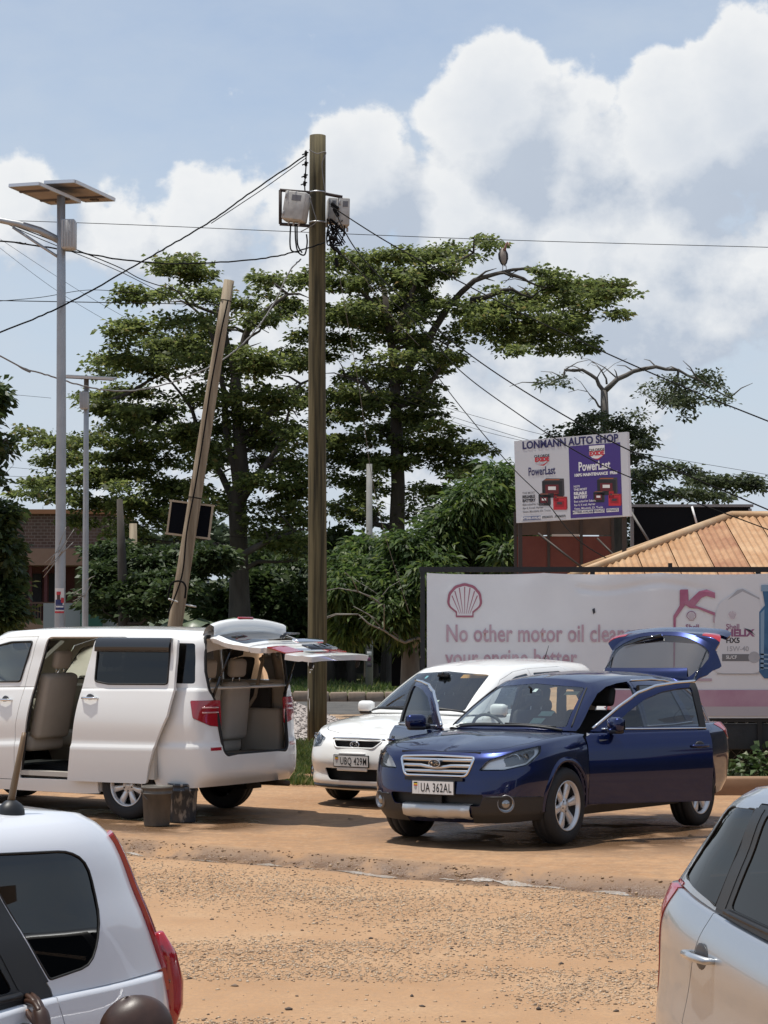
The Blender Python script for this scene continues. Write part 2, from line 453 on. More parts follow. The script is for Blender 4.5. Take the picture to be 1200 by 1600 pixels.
def body_obj(bm, name, mats, parent, th=.0, off=0., T=None):
    """bmesh piece -> object with analytic normals, thickness th (inner skin uses material slot 1 when given)"""
    l = bm.verts.layers.float_vector['nrm']; bm.verts.index_update(); bm.normal_update()
    V = []; NV = []; Fc = []; mi = []
    for v in bm.verts:
        n = Vector(v[l]); n = n.normalized() if n.length > 1e-6 else v.normal
        V.append(v.co + n * off); NV.append(n)
    for f in bm.faces: Fc.append([v.index for v in f.verts]); mi.append(0)
    n0 = len(V)
    if th > 0:
        for i in range(n0): V.append(V[i] - NV[i] * th); NV.append(-NV[i])
        for f in bm.faces: Fc.append([v.index + n0 for v in reversed(list(f.verts))]); mi.append(1 if isinstance(mats, (list, tuple)) and len(mats) > 1 else 0)
        for e in bm.edges:
            if len(e.link_faces) == 1:
                a, b = e.verts; f = e.link_faces[0]
                lp = [l_ for l_ in f.loops if l_.edge == e][0]; a = lp.vert; b = lp.link_loop_next.vert
                k = len(V); V += [V[a.index].copy(), V[b.index].copy(), V[b.index + n0].copy(), V[a.index + n0].copy()]; NV += [Vector((0, 0, 0))] * 4
                Fc.append([k + 1, k, k + 3, k + 2]); mi.append(0)
    me = bpy.data.meshes.new(name); me.from_pydata([tuple(p) for p in V], [], Fc)
    me.polygons.foreach_set('material_index', mi); me.polygons.foreach_set('use_smooth', [True] * len(Fc))
    o = link(name, me, mats, parent)
    try: me.normals_split_custom_set_from_vertices([tuple(p) for p in NV])
    except Exception as ex: print('normals', name, ex)
    bm.free(); return o

def mirror(P): return [Vector((p[0], -p[1], p[2])) for p in P]

class CarBody:
    """half rings lofted into lower body (with bonnet) and greenhouse (with roof)"""
    def __init__(s, base, rings, hood, cowl_x, gh0, gh1, roof_c, bulge=.03, n=5, m=5, sharp=(), edge=(.05, .028), ledge=.12):
        B = resample(base, n); s.base = B
        tx = np.gradient(B[:, 0]); ty = np.gradient(B[:, 1]); tx[0] = tx[-1] = 0; ty[0] = 1; ty[-1] = -1
        ln = np.hypot(tx, ty); nx, ny = ty / ln, -tx / ln      # outward for front->left->rear order
        if ny[len(B) // 2] < 0: nx, ny = -nx, -ny
        RG = []
        for z, df, ds, dr in rings:
            d = df * np.clip(nx, 0, 1) ** 2 + dr * np.clip(-nx, 0, 1) ** 2 + (np.array([ds(x) for x in B[:, 0]]) if callable(ds) else ds) * ny ** 2
            zz = smooth_pl(B[:, 0], z) if isinstance(z, list) else np.full(len(B), z)
            y = B[:, 1] - ny * d; y[0] = y[-1] = 0
            RG.append(np.stack([B[:, 0] - nx * d, y, zz], 1))
        top = RG[-1].copy(); led = top.copy(); f_ = np.clip((cowl_x + .02 - B[:, 0]) / .05, 0, 1)
        low = loft(RG, m, sharp); grids = [low]
        led[:, 1] = np.maximum(0, top[:, 1] - ledge); led[:, 2] += .012; led[:, 0] *= .97
        jc = int(np.argmax(top[:, 0] < cowl_x))
        T = 8; cap = []
        xs0, xs1 = top[0, 0], cowl_x + .12
        cx = xs0 + (xs1 - xs0) * np.linspace(0, 1, jc + 1) ** 1.25
        cz = np.array([smooth_pl(x, hood, .06) for x in cx]); cz[0] = top[0, 2]
        for i in range(T + 1):
            t = i / T; k = 1 - (1 - t) ** 2.2
            row = np.stack([top[:jc + 1, 0] * (1 - t) + cx * t, top[:jc + 1, 1] * (1 - t), top[:jc + 1, 2] + (cz - top[:jc + 1, 2]) * k], 1)
            cap.append(row)
        grids.append(np.array(cap)); grids.append(np.array([top[jc:], led[jc:]]))
        s.low = finish_bm(half_to_bm(grids), (0, 0, .5))
        # greenhouse
        G0, G1 = resample(gh0, n), resample(gh1, n)
        def nrm(B):
            tx, ty = np.gradient(B[:, 0]), np.gradient(B[:, 1]); l = np.hypot(tx, ty); return ty / l, -tx / l
        ax, ay = nrm(G0)
        if ay[len(G0) // 2] < 0: ax, ay = -ax, -ay
        bl = bulge
        Gm = (G0 + G1) / 2; Gm[:, 0] += ax * bl * .6; Gm[:, 1] += ay * bl; Gm[0, 1] = Gm[-1, 1] = 0
        ax, ay = nrm(G1)
        if ay[len(G1) // 2] < 0: ax, ay = -ax, -ay
        G2 = G1.copy(); G2[:, 0] -= ax * edge[0]; G2[:, 1] -= ay * edge[0]; G2[:, 2] += edge[1]; G2[0, 1] = G2[-1, 1] = 0
        wall = loft([G0, Gm, G1, G2], 6)
        cxr = np.linspace(G2[0, 0], G2[-1, 0], len(G2)); czr = np.array([smooth_pl(x, roof_c, .08) for x in cxr]); czr[0] = G2[0, 2]; czr[-1] = G2[-1, 2]
        cap = []
        for i in range(9):
            t = i / 8; k = 1 - (1 - t) ** 2
            cap.append(np.stack([G2[:, 0] * (1 - t) + cxr * t, G2[:, 1] * (1 - t), G2[:, 2] + (czr - G2[:, 2]) * k], 1))
        s.top = finish_bm(half_to_bm([wall, np.array(cap)]), (0, 0, 1.0))
        s.bvh_low = BVHTree.FromBMesh(s.low); s.bvh_top = BVHTree.FromBMesh(s.top)
    def snap(s, p, d, which='low', off=0.):
        """point on the skin seen from direction d through p"""
        n = Vector(d).normalized(); bv = s.bvh_low if which == 'low' else s.bvh_top
        h = bv.ray_cast(Vector(p) + n * 3, -n)
        if h[0] is None:
            q = bv.find_nearest(Vector(p)); return q[0] + n * off
        return h[0] + n * off
    def line(s, pts, d, which='low', off=0., step=.05):
        out = []
        for a, b in zip(pts[:-1], pts[1:]):
            a, b = Vector(a), Vector(b); k = max(1, int((b - a).length / step))
            out += [s.snap(a.lerp(b, i / k), d, which, off) for i in range(k)]
        out.append(s.snap(pts[-1], d, which, off)); return out
    def arches(s, xs, zc, r, dy=.0):
        for x in xs:
            for sg in (1, -1):
                P = [(x + r * math.cos(a), sg, zc + r * math.sin(a)) for a in np.linspace(0, 2 * math.pi, 33)[:-1]]
                P = [p for p in P]
                bmesh.ops.delete(s.low, geom=cut(s.low, to2(P, (0, sg, 0)), (0, sg, 0), lambda c, sg=sg: c.y * sg > .4), context='FACES')
    def arch_lip(s, x, zc, r, sg, parent, material, w=.03, out=.012, name='wheel_arch_trim', a0=-.12, a1=math.pi + .12):
        rows = [[], [], [], []]
        for a in np.linspace(a0, a1, 26):
            def P(rr, o):
                q = s.snap((x + rr * math.cos(a), sg * 1.0, zc + rr * math.sin(a)), (0, sg, 0), 'low', o); return q
            b = P(r + w, .001); c = P(r + w * .45, out); d_ = P(r + .002, out); e = d_ - Vector((0, sg * .12, 0)) - Vector((math.cos(a), 0, math.sin(a))) * .012
            for k_, q in enumerate((b, c, d_, e)): rows[k_].append(q)
        return MB().grid(rows).build(name, material, parent)

def wheel(name_parent, x, y, r=.345, w=.225, rim_r=.225, spokes=5, style='five', rimcol=None, steer=0.):
    """one wheel at (x, y), outer face towards +-y"""
    sg = 1 if y > 0 else -1
    e = empty('wheel', (x, y, r), 0, name_parent); e.rotation_euler = (R(-90) if sg > 0 else R(90), 0, 0)
    if steer: e.rotation_mode = 'ZYX' if False else 'XYZ'
    h = w / 2                       # local z = outward
    t = MB().lathe([(rim_r, -h * .9), (rim_r + .02, -h), (r - .05, -h), (r - .012, -h * .82), (r, -h * .55), (r, -.35 * h), (r - .006, -.33 * h), (r - .006, -.28 * h), (r, -.26 * h), (r, .26 * h), (r - .006, .28 * h), (r - .006, .33 * h), (r, .35 * h), (r, h * .55), (r - .012, h * .82), (r - .05, h), (rim_r + .02, h * 1.0), (rim_r, h * .88)], 40)
    t.build('tyre', mat('tyre_rubber', (.016, .016, .017), .75, bump=.2, bscale=60), e)
    rm = MB()
    rm.lathe([(rim_r + .002, h * .9), (rim_r, h * .96), (rim_r - .012, h * .9), (rim_r - .022, h * .62)], 40)
    rm.lathe([(rim_r - .022, h * .62), (rim_r - .03, -h * .2), (.02, -h * .25)], 40, 1)
    q = h * .78
    for k in range(spokes):
        a = 2 * math.pi * k / spokes + .2; M = Matrix.Rotation(a, 4, 'Z')
        if style == 'twin': prs = [(-.035, .02, .036), (.035, .02, .036)]
        elif style == 'six': prs = [(0, .05, .098)]
        else: prs = [(0, .05, .085)]
        for c0, w0, w1 in prs:
            rows = []
            for i, rr in enumerate((.045, .08, .13, .18, rim_r - .012)):
                ww = w0 + (w1 - w0) * (i / 4) ** 1.3; zc_ = q * (.80 + .16 * math.sin(i / 4 * 2.2)) - (.012 if i == 4 else 0)
                cc = c0 * (i / 4)
                rows.append([(rr, cc - ww / 2, zc_ - .03), (rr, cc - ww * .46, zc_ - .006), (rr, cc - ww * .2, zc_), (rr, cc + ww * .2, zc_), (rr, cc + ww * .46, zc_ - .006), (rr, cc + ww / 2, zc_ - .03)])
            rm.grid(rows, 0, True, M)
    rm.lathe([(.075, q * .5), (.072, q * .82), (.058, q * .9), (.034, q * .92), (.030, q * .97), (.001, q)], 24)
    for k in range(5):
        a = 2 * math.pi * k / 5 + .4; rm.lathe([(.009, q * .8), (.009, q * .93), (.001, q * .95)], 8, 1, Matrix.Translation((.052 * math.cos(a), .052 * math.sin(a), 0)))
    ro = rm.build('rim', [rimcol or mat('alloy', (.68, .68, .68), .32, .55), mat('wheel_shade', (.05, .05, .052), .5, .6)], e, fix=False)
    br = MB().lathe([(.15, h * .1), (.15, h * .2), (.03, h * .22)], 24); br.build('brake_disc', mat('brake_steel', (.2, .19, .18), .45, .9), e)
    return e

def car_root(name, pos, yaw, label, cat='car', scale=1.):
    e = empty(name, (pos[0], pos[1], gz(*pos)), 0)
    sl = -math.atan(.02) if 20.5 < pos[1] < 27.5 and pos[0] > 1.2 else 0
    e.rotation_mode = 'QUATERNION'
    e.rotation_quaternion = Matrix.Rotation(sl, 4, 'X').to_quaternion() @ Matrix.Rotation(R(yaw), 4, 'Z').to_quaternion()
    e.scale = (scale,) * 3
    return tag(e, label, cat)

def plate(root, c, right, up, txt, w=.46, h=.125):
    """registration plate, reader-side frame given by right / up"""
    M = mlookup(c, right, up)
    p = MB().rbox((0, 0, 0), (w + .024, h + .022, .012), .008, 2, 0, M, False).build('number_plate', mat('plate_rim', (.012, .012, .013), .45), root)
    MB().box((0, 0, .0075), (w, h, .004), 0, M).build('plate_face', mat('plate_white', (.72, .72, .70), .35), p)
    text('plate_text', txt, M @ Matrix.Translation((.035, -.004, .0115)), mat('plate_black', (.01, .01, .011), .5), p, size=h * .98, xs=.62, bold=.012, spacing=1.12)
    Mx = M @ Matrix.Translation((-w / 2 + .036, .018, .0108))
    for i, cc in enumerate([(.01, .01, .01), (.75, .55, .04), (.6, .03, .03)]):
        flat('flag_stripe', [(-.02, .03 - i * .012), (.02, .03 - i * .012), (.02, .018 - i * .012), (-.02, .018 - i * .012)], Mx, mat('flag_%d' % i, cc, .5), p)
    flat('flag_seal', circ(0, -.02, .014, .02, 12), Mx, mat('plate_grey', (.35, .35, .35), .5), p)
    flat('plate_divider', [(.032, -.068), (.035, -.068), (.035, .03), (.032, .03)], Mx, mat('plate_grey', (.35, .35, .35), .5), p)
    return p

def seat(parent, x, y, z, material, w=.50, recl=.22, bh=.66, face=1, name='seat', cush=True):
    s = empty(name, (x, y, z), 0 if face > 0 else math.pi, parent)
    if cush: MB().rbox((.06, 0, .0), (.52, w, .18), .06, 3).build('cushion', material, s)
    M = Matrix.Translation((-.20, 0, .05)) @ Matrix.Rotation(-recl, 4, 'Y')
    MB().rbox((0, 0, bh / 2), (.15, w * .96, bh), .06, 3, 0, M).build('backrest', material, s)
    MB().rbox((.0, 0, bh + .15), (.10, .26, .20), .045, 3, 0, M).build('headrest', material, s)
    b = MB()
    for q in (-.06, .06): b.tube([M @ Vector((0, q, bh - .05)), M @ Vector((0, q, bh + .1))], .007, 6)
    b.build('headrest_post', mat('chrome', (.75, .76, .77), .1, 1.), s)
    return s
def mirror_obj(root, p, sg, paint):
    """door mirror; p = base on the door"""
    mt = MB(); p = Vector(p)
    mt.rbox(p + Vector((.02, sg * .13, .02)), (.11, .21, .14), .048, 3, 0)
    mt.rbox(p + Vector((.015, sg * .12, -.04)), (.10, .18, .05), .022, 3, 1)
    mt.tube([p + Vector((0, -.02 * sg, -.03)), p + Vector((.01, sg * .06, -.03))], .03, 8, 1)
    mt.box(p + Vector((-.036, sg * .13, .02)), (.004, .17, .10), 2)
    return mt.build('mirror', [paint, mat('black_trim', (.012, .012, .013), .45), mat('mirror_silver', (.8, .8, .8), .02, 1.)], root, fix=False)
def handle(root, p, length, d, material, along=(1, 0, 0)):
    """door handle: bar standing off the skin plus a dark scoop"""
    p = Vector(p); n = Vector(d).normalized(); a = Vector(along).normalized()
    q = [p - a * length / 2 - n * .004, p - a * length / 2 * .8 + n * .026, p + n * .034, p + a * length / 2 * .8 + n * .026, p + a * length / 2 - n * .004]
    m = MB().tube(q, [.008, .013, .014, .013, .008], 8)
    m.sphere((0, 0, 0), (length * .26, .045, .004), 1, 16, 8, mlookup(p, a, n.cross(a)))
    return m.build('handle', [material, mat('handle_cup', (.05, .05, .055), .4)], root, fix=False)
def swing(o, hinge, axis, ang):
    """re-origin a car part at its hinge and turn it"""
    set_origin(o, hinge); o.rotation_mode = 'AXIS_ANGLE'; o.rotation_axis_angle = (ang, *axis)
    for ch in o.children: ch.location = ch.location - Vector(hinge)
def common(root, cb, axles, rw, wz, width, zfloor=.24, x0=-2.0, x1=2.0, dz=0.):
    """dark underside, wheel wells"""
    dk = mat('underbody', (.012, .012, .012), .85)
    m = MB(); ra = rw + .075
    m.box((0, 0, (zfloor + .36) / 2), (axles[0] - axles[1] - 2 * ra, width * 2 - .22, .36 - zfloor))
    m.box(((x1 + axles[0]) / 2 , 0, .33 + dz), (x1 - axles[0], width * 1.1, .16)); m.box(((x0 + axles[1]) / 2, 0, .36 + dz), (axles[1] - x0, width * 1.1, .2))
    m.box(((axles[0] + axles[1]) / 2, 0, .30 + dz), (axles[0] - axles[1] + .8, .9, .14))
    for ax in axles:
        for sg in (1, -1):
            rows = []
            for yy in (width - .05, width - .32):
                rows.append([(ax + (ra + .03) * math.cos(a), sg * yy, wz + (ra + .03) * math.sin(a)) for a in np.linspace(-.12, math.pi + .12, 20)])
            m.grid(rows)
            m.add([(ax + (ra + .03) * math.cos(a), sg * (width - .32), wz + (ra + .03) * math.sin(a)) for a in np.linspace(-.12, math.pi + .12, 20)], [tuple(range(20))])
    return m.build('underbody', dk, root, fix=False)
# ---------------------------------------------------------------- ground, road, kerb, grass
EA, EB = Vector((-2.65, 21.0)), Vector((2.4, 17.3))          # front edge of the raised forecourt
ED = (EB - EA).normalized(); EN = Vector((-ED.y, ED.x))       # EN points to the forecourt side
def vnoise(x, y, seed=0):
    """cheap smooth value noise (vectorised)"""
    xi = np.floor(x).astype(int); yi = np.floor(y).astype(int); xf = x - xi; yf = y - yi
    u = xf * xf * (3 - 2 * xf); v = yf * yf * (3 - 2 * yf)
    def h(a, b): n = (a * 374761393 + b * 668265263 + seed * 1442695) & 0x7fffffff; n = ((n ^ (n >> 13)) * 1274126177) & 0x7fffffff; return ((n ^ (n >> 16)) & 0xffff) / 65535.
    return (h(xi, yi) * (1 - u) + h(xi + 1, yi) * u) * (1 - v) + (h(xi, yi + 1) * (1 - u) + h(xi + 1, yi + 1) * u) * v
def fbm(x, y, seed=0, o=4):
    s = 0; a = .5
    for k in range(o): s = s + a * vnoise(x * 2 ** k, y * 2 ** k, seed + k); a *= .5
    return s
def edge_s(x, y):
    return (x - EA.x) * EN.x + (y - EA.y) * EN.y + (fbm(x * 1.3, y * 1.3, 5) - .47) * .30
def ground_z(x, y):
    x = np.asarray(x, float); y = np.asarray(y, float); s = edge_s(x, y)
    t = np.clip((s + .30) / .26, 0, 1); t = t * t * (3 - 2 * t)
    slope = -.02 * np.clip(y - 20.5, 0, 7) * np.clip((x - 1) / 1., 0, 1)
    z = -.075 * (1 - t) - .02 * np.exp(-((s + .36) / .10) ** 2) + slope
    rough = (fbm(x * .6, y * .6, 9) - .47) * .05 + (fbm(x * 3, y * 3, 3) - .47) * .022 * (1 - .55 * t)
    return z + rough * np.where(s > .3, .35, 1.)
def axis(a, b, d, lo, hi, g=1.22):
    c = list(np.arange(a, b + d / 2, d)); s = d; x = a
    left = []
    while x > lo: s *= g; x -= s; left.append(max(x, lo))
    s = d; x = b; right = []
    while x < hi: s *= g; x += s; right.append(min(x, hi))
    return np.array(left[::-1] + c + right)
gx, gy = axis(-4.6, 4.6, .045, -700, 700), axis(9.5, 23.5, .045, -30, 1500)
GX, GY = np.meshgrid(gx, gy); V = np.stack([GX, GY, ground_z(GX, GY)], -1).reshape(-1, 3)
nx_, ny_ = len(gx), len(gy); ii = (np.arange(ny_ - 1)[:, None] * nx_ + np.arange(nx_ - 1)[None]).ravel()
g_me = mesh_np('ground', V, np.stack([ii, ii + 1, ii + nx_ + 1, ii + nx_], 1))
def ground_mat():
    m = bpy.data.materials.new('red_earth'); m.use_nodes = True; nt = m.node_tree; N = nt.nodes; L = nt.links; b = N['Principled BSDF']
    tc = N.new('ShaderNodeTexCoord'); P = tc.outputs['Object']
    def nz(s, d=6, r=.6, src=P):
        o = N.new('ShaderNodeTexNoise'); o.inputs['Scale'].default_value = s; o.inputs['Detail'].default_value = d; o.inputs['Roughness'].default_value = r; L.new(src, o.inputs['Vector']); return o.outputs[0]
    def ramp(f, stops):
        o = N.new('ShaderNodeValToRGB'); e = o.color_ramp.elements
        for i, (p, c) in enumerate(stops):
            q = e[i] if i < 2 else e.new(p); q.position = p; q.color = (*c, 1) if isinstance(c, tuple) else (c, c, c, 1)
        L.new(f, o.inputs[0]); return o.outputs[0]
    def mix(f, a, c, mode='MIX'):
        o = N.new('ShaderNodeMix'); o.data_type = 'RGBA'; o.blend_type = mode
        for s, v in ((o.inputs[0], f), (o.inputs[6], a), (o.inputs[7], c)):
            if isinstance(v, (int, float)): s.default_value = v
            elif isinstance(v, tuple): s.default_value = (*v, 1)
            else: L.new(v, s)
        return o.outputs[2]
    base = ramp(nz(.9, 8), [(.30, (.34, .190, .092)), (.52, (.41, .243, .126)), (.72, (.45, .295, .170))])
    base = mix(ramp(nz(34, 4), [(.42, 0.), (.70, 1.)]), base, (.33, .205, .115))
    # smoother, redder compacted strip on the forecourt: distance from its front edge
    mp = N.new('ShaderNodeVectorMath'); mp.operation = 'DOT_PRODUCT'; L.new(P, mp.inputs[0]); mp.inputs[1].default_value = (EN.x, EN.y, 0)
    sub = N.new('ShaderNodeMath'); sub.operation = 'SUBTRACT'; L.new(mp.outputs['Value'], sub.inputs[0]); sub.inputs[1].default_value = EA.dot(EN)
    pad = ramp(sub.outputs[0], [(.0, 0.), (.12, 1.)])
    padc = ramp(nz(.7, 8, .65), [(.30, (.27, .142, .064)), (.50, (.39, .218, .106)), (.70, (.43, .265, .142))])
    padc = mix(ramp(nz(5.5, 6, .7), [(.40, 0.), (.66, 1.)]), padc, (.27, .160, .085)); padc = mix(ramp(nz(19, 5, .7), [(.50, 0.), (.74, .7)]), padc, (.47, .33, .21))
    base = mix(pad, base, padc)
    # wet stains round the cars being washed
    def spot(x, y, r, a):
        d = N.new('ShaderNodeVectorMath'); d.operation = 'DISTANCE'; L.new(P, d.inputs[0]); d.inputs[1].default_value = (x, y, 0)
        return ramp(d.outputs['Value'], [(0., a), (r / 1., 0.)])
    wet = None
    sc = N.new('ShaderNodeVectorMath'); sc.operation = 'SCALE'; L.new(P, sc.inputs[0]); sc.inputs['Scale'].default_value = .2
    for x, y, r in ((1.9, 21.6, 2.6), (2.9, 22.8, 2.2), (-2.2, 22.4, 1.6), (-3.6, 22.8, 2.2)):
        d = N.new('ShaderNodeVectorMath'); d.operation = 'DISTANCE'; L.new(sc.outputs[0], d.inputs[0]); d.inputs[1].default_value = (x * .2, y * .2, 0)
        q = ramp(d.outputs['Value'], [(r * .2 * .55, 1.), (r * .2, 0.)])
        if wet is None: wet = q
        else:
            mx = N.new('ShaderNodeMath'); mx.operation = 'MAXIMUM'; L.new(wet, mx.inputs[0]); L.new(q, mx.inputs[1]); wet = mx.outputs[0]
    edge = ramp(sub.outputs[0], [(.0, 0.), (.005, 0.)])
    e1 = N.new('ShaderNodeMapRange'); L.new(sub.outputs[0], e1.inputs[0]); e1.inputs[1].default_value = -.62; e1.inputs[2].default_value = -.36
    e2 = N.new('ShaderNodeMapRange'); L.new(sub.outputs[0], e2.inputs[0]); e2.inputs[1].default_value = .12; e2.inputs[2].default_value = -.25
    em = N.new('ShaderNodeMath'); em.operation = 'MULTIPLY'; L.new(e1.outputs[0], em.inputs[0]); L.new(e2.outputs[0], em.inputs[1])
    mx = N.new('ShaderNodeMath'); mx.operation = 'MAXIMUM'; L.new(wet, mx.inputs[0]); L.new(em.outputs[0], mx.inputs[1]); wet = mx.outputs[0]
    wn = N.new('ShaderNodeMath'); wn.operation = 'MULTIPLY'; L.new(wet, wn.inputs[0]); L.new(ramp(nz(1.8, 5), [(.34, 0.), (.50, 1.)]), wn.inputs[1]); wet = wn.outputs[0]
    base = mix(wet, base, mix(.85, base, (.115, .066, .036)))
    L.new(base, b.inputs['Base Color'])
    rr = N.new('ShaderNodeMapRange'); L.new(wet, rr.inputs[0]); rr.inputs[3].default_value = .93; rr.inputs[4].default_value = .22; L.new(rr.outputs[0], b.inputs['Roughness'])
    bp = N.new('ShaderNodeBump'); bp.inputs['Strength'].default_value = .55; bp.inputs['Distance'].default_value = .02
    hs = N.new('ShaderNodeMath'); hs.operation = 'ADD'; L.new(nz(45, 6, .7), hs.inputs[0]); L.new(nz(9, 5), hs.inputs[1]); L.new(hs.outputs[0], bp.inputs['Height']); L.new(bp.outputs[0], b.inputs['Normal'])
    return m
g_o = link('ground', g_me, ground_mat(), smooth=True); tag(g_o, 'orange earth yard with a raised forecourt', None, None, 'structure')

def stones(name, label, n, region, size, cols, seed, sub=1, dens=None, parent=None):
    """scattered real stones merged into one mesh"""
    rng = np.random.default_rng(seed)
    x, y = region(rng, n * 3)
    if dens is not None:
        k = rng.random(len(x)) < dens(x, y); x, y = x[k], y[k]
    x, y = x[:n], y[:n]; n = len(x)
    t = (1 + 5 ** .5) / 2
    base = np.array([(0, 0, 1.), (.9, 0, .2), (.28, .85, .25), (-.73, .53, .2), (-.73, -.53, .25), (.28, -.85, .2), (.5, .4, -.6), (-.6, .0, -.6), (.3, -.5, -.6)])
    Fb = np.array([(0, 1, 2), (0, 2, 3), (0, 3, 4), (0, 4, 5), (0, 5, 1), (1, 6, 2), (2, 6, 7), (2, 7, 3), (3, 7, 4), (4, 7, 8), (4, 8, 5), (5, 8, 1), (1, 8, 6), (6, 8, 7)])
    nb = len(base); s = size[0] * (size[1] / size[0]) ** (rng.random(n) ** 1.8)
    a = rng.random(n) * 6.283; ca, sa = np.cos(a), np.sin(a)
    sc = np.stack([s * rng.uniform(.8, 1.4, n), s * rng.uniform(.6, 1.1, n), s * rng.uniform(.4, .8, n)], 1)
    P = base[None] * (1 + rng.uniform(-.28, .28, (n, nb, 3))) * sc[:, None]
    Q = np.stack([P[..., 0] * ca[:, None] - P[..., 1] * sa[:, None], P[..., 0] * sa[:, None] + P[..., 1] * ca[:, None], P[..., 2]], -1)
    Q += np.stack([x, y, ground_z(x, y) + sc[:, 2] * .25], -1)[:, None]
    Fi = (Fb[None] + (np.arange(n) * nb)[:, None, None]).reshape(-1, 3)
    me = mesh_np(name, Q.reshape(-1, 3), Fi)
    m = bpy.data.materials.new(name + '_stone'); m.use_nodes = True; N = m.node_tree.nodes; L = m.node_tree.links
    ge = N.new('ShaderNodeNewGeometry'); cr = N.new('ShaderNodeValToRGB'); e = cr.color_ramp.elements
    for i, (p, c) in enumerate(cols): q = e[i] if i < 2 else e.new(p); q.position = p; q.color = (*c, 1)
    L.new(ge.outputs['Random Per Island'], cr.inputs[0]); L.new(cr.outputs[0], N['Principled BSDF'].inputs['Base Color']); N['Principled BSDF'].inputs['Roughness'].default_value = .85
    return tag(link(name, me, m, parent), label, 'gravel', None, 'stuff')
def yard(rng, n):
    y = 10.2 + 11.2 * rng.random(n); x = (rng.random(n) * 2 - 1) * (.19 * y + .5); return x, y
def yard_d(x, y):
    s = edge_s(x, y); p = fbm(x * .55 + 3.1, y * .75 + 1.7, 21, 4); w_ = .5 + .5 * np.sin(s * 2.7 + 1.1 + 2.2 * (p - .47)); d = np.clip((p + .16 * w_ - .575) * 8, .02, 1)
    band = np.exp(-((s + 1.9) / .9) ** 2) * np.clip((1.6 - x) / 1.6, 0, 1) * .9
    return np.clip(np.maximum(d * .8, band), 0, 1) * (s < -.36) * (1 - .6 * (s > -.6))
stones('gravel', 'loose pale gravel scattered over the orange yard', 56000, yard, (.004, .0135), [(0., (.14, .095, .065)), (.2, (.34, .225, .135)), (.6, (.43, .31, .20)), (.9, (.49, .395, .29)), (1., (.08, .06, .05))], 3, dens=yard_d)
stones('gravel', 'larger dark stones lying about the yard', 260, yard, (.008, .026), [(0., (.05, .04, .035)), (.6, (.11, .08, .06)), (1., (.28, .20, .14))], 11, dens=lambda x, y: (edge_s(x, y) < -.3) * 1.)
def rim(rng, n):
    t = rng.random(n) * 9 - 2; s = -.5 + .45 * rng.random(n); return EA.x + ED.x * t + EN.x * s, EA.y + ED.y * t + EN.y * s
stones('gravel', 'small wet stones along the broken edge of the forecourt', 1500, rim, (.004, .02), [(0., (.13, .08, .05)), (.5, (.28, .17, .095)), (1., (.40, .27, .16))], 17)
# water with pale mottling in its colour, lying in the gully along that edge
def gully():
    rows = [[], []]; t = -1.5
    V = []; Fq = []
    ts = np.arange(-2.5, 8.2, .05)
    w = np.clip((fbm(ts * 3.1, ts * 0 + 4.4, 31, 5) - .41) * .30, 0, .055); c = -.36 + (fbm(ts * 1.1, ts * 0, 37) - .47) * .16
    for k, t in enumerate(ts):
        for sg in (-1, 1):
            s = c[k] + sg * (w[k] + .004); V.append((EA.x + ED.x * t + EN.x * s, EA.y + ED.y * t + EN.y * s, 0))
    V = np.array(V); mid = ground_z((V[0::2, 0] + V[1::2, 0]) / 2, (V[0::2, 1] + V[1::2, 1]) / 2)
    V[:, 2] = ground_z(V[:, 0], V[:, 1]) + .005
    for k in range(len(ts) - 1):
        if w[k] > .004 or w[k + 1] > .004: Fq.append((2 * k, 2 * k + 2, 2 * k + 3, 2 * k + 1))
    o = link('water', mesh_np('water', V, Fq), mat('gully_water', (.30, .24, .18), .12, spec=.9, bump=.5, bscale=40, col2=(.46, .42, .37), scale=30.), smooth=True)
    tag(o, 'thin trickle of water along the forecourt edge', None, None, 'structure')
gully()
# fallen leaves and litter on the forecourt
def strip(name, label, y0, y1, z, material, x0=-80, x1=80, tilt=0.):
    me = mesh_np(name, [(x0, y0, z), (x1, y0 + tilt, z), (x1, y1 + tilt, z), (x0, y1, z)], [(0, 1, 2, 3)])
    return tag(link(name, me, material), label, None, None, 'structure')
strip('road', 'grey tarmac road behind the forecourt', 47.5, 55.0, .03, mat('asphalt', (.060, .058, .056), .85, col2=(.10, .094, .088), scale=1.5, bump=.3, bscale=80))
strip('dust_shoulder', 'pale dusty shoulder beside the road', 43.5, 47.5, .025, mat('dusty_shoulder', (.36, .24, .15), .95, col2=(.42, .30, .20), scale=2.))
strip('verge', 'grass verge beyond the road', 55.4, 400, .16, mat('verge_soil', (.065, .085, .022), .95, col2=(.12, .11, .045), scale=.8))
kerb = empty('kerb', (0, 55.2, 0)); tag(kerb, 'row of concrete kerb stones along the far roadside', None, None, 'structure')
kb = MB().rbox((0, 0, .12), (.44, .34, .30), .03, 1).build('kerb_stone', mat('kerb_concrete', (.20, .15, .115), .9, col2=(.28, .22, .17), scale=3.), kerb)
for k in range(84):
    o = kb if k == 0 else kb.copy()
    if k: C.objects.link(o)
    o.location = (-20 + k * .46, random.uniform(-.02, .02), random.uniform(-.015, .015)); o.rotation_euler = (0, random.uniform(-.015, .015), 0)

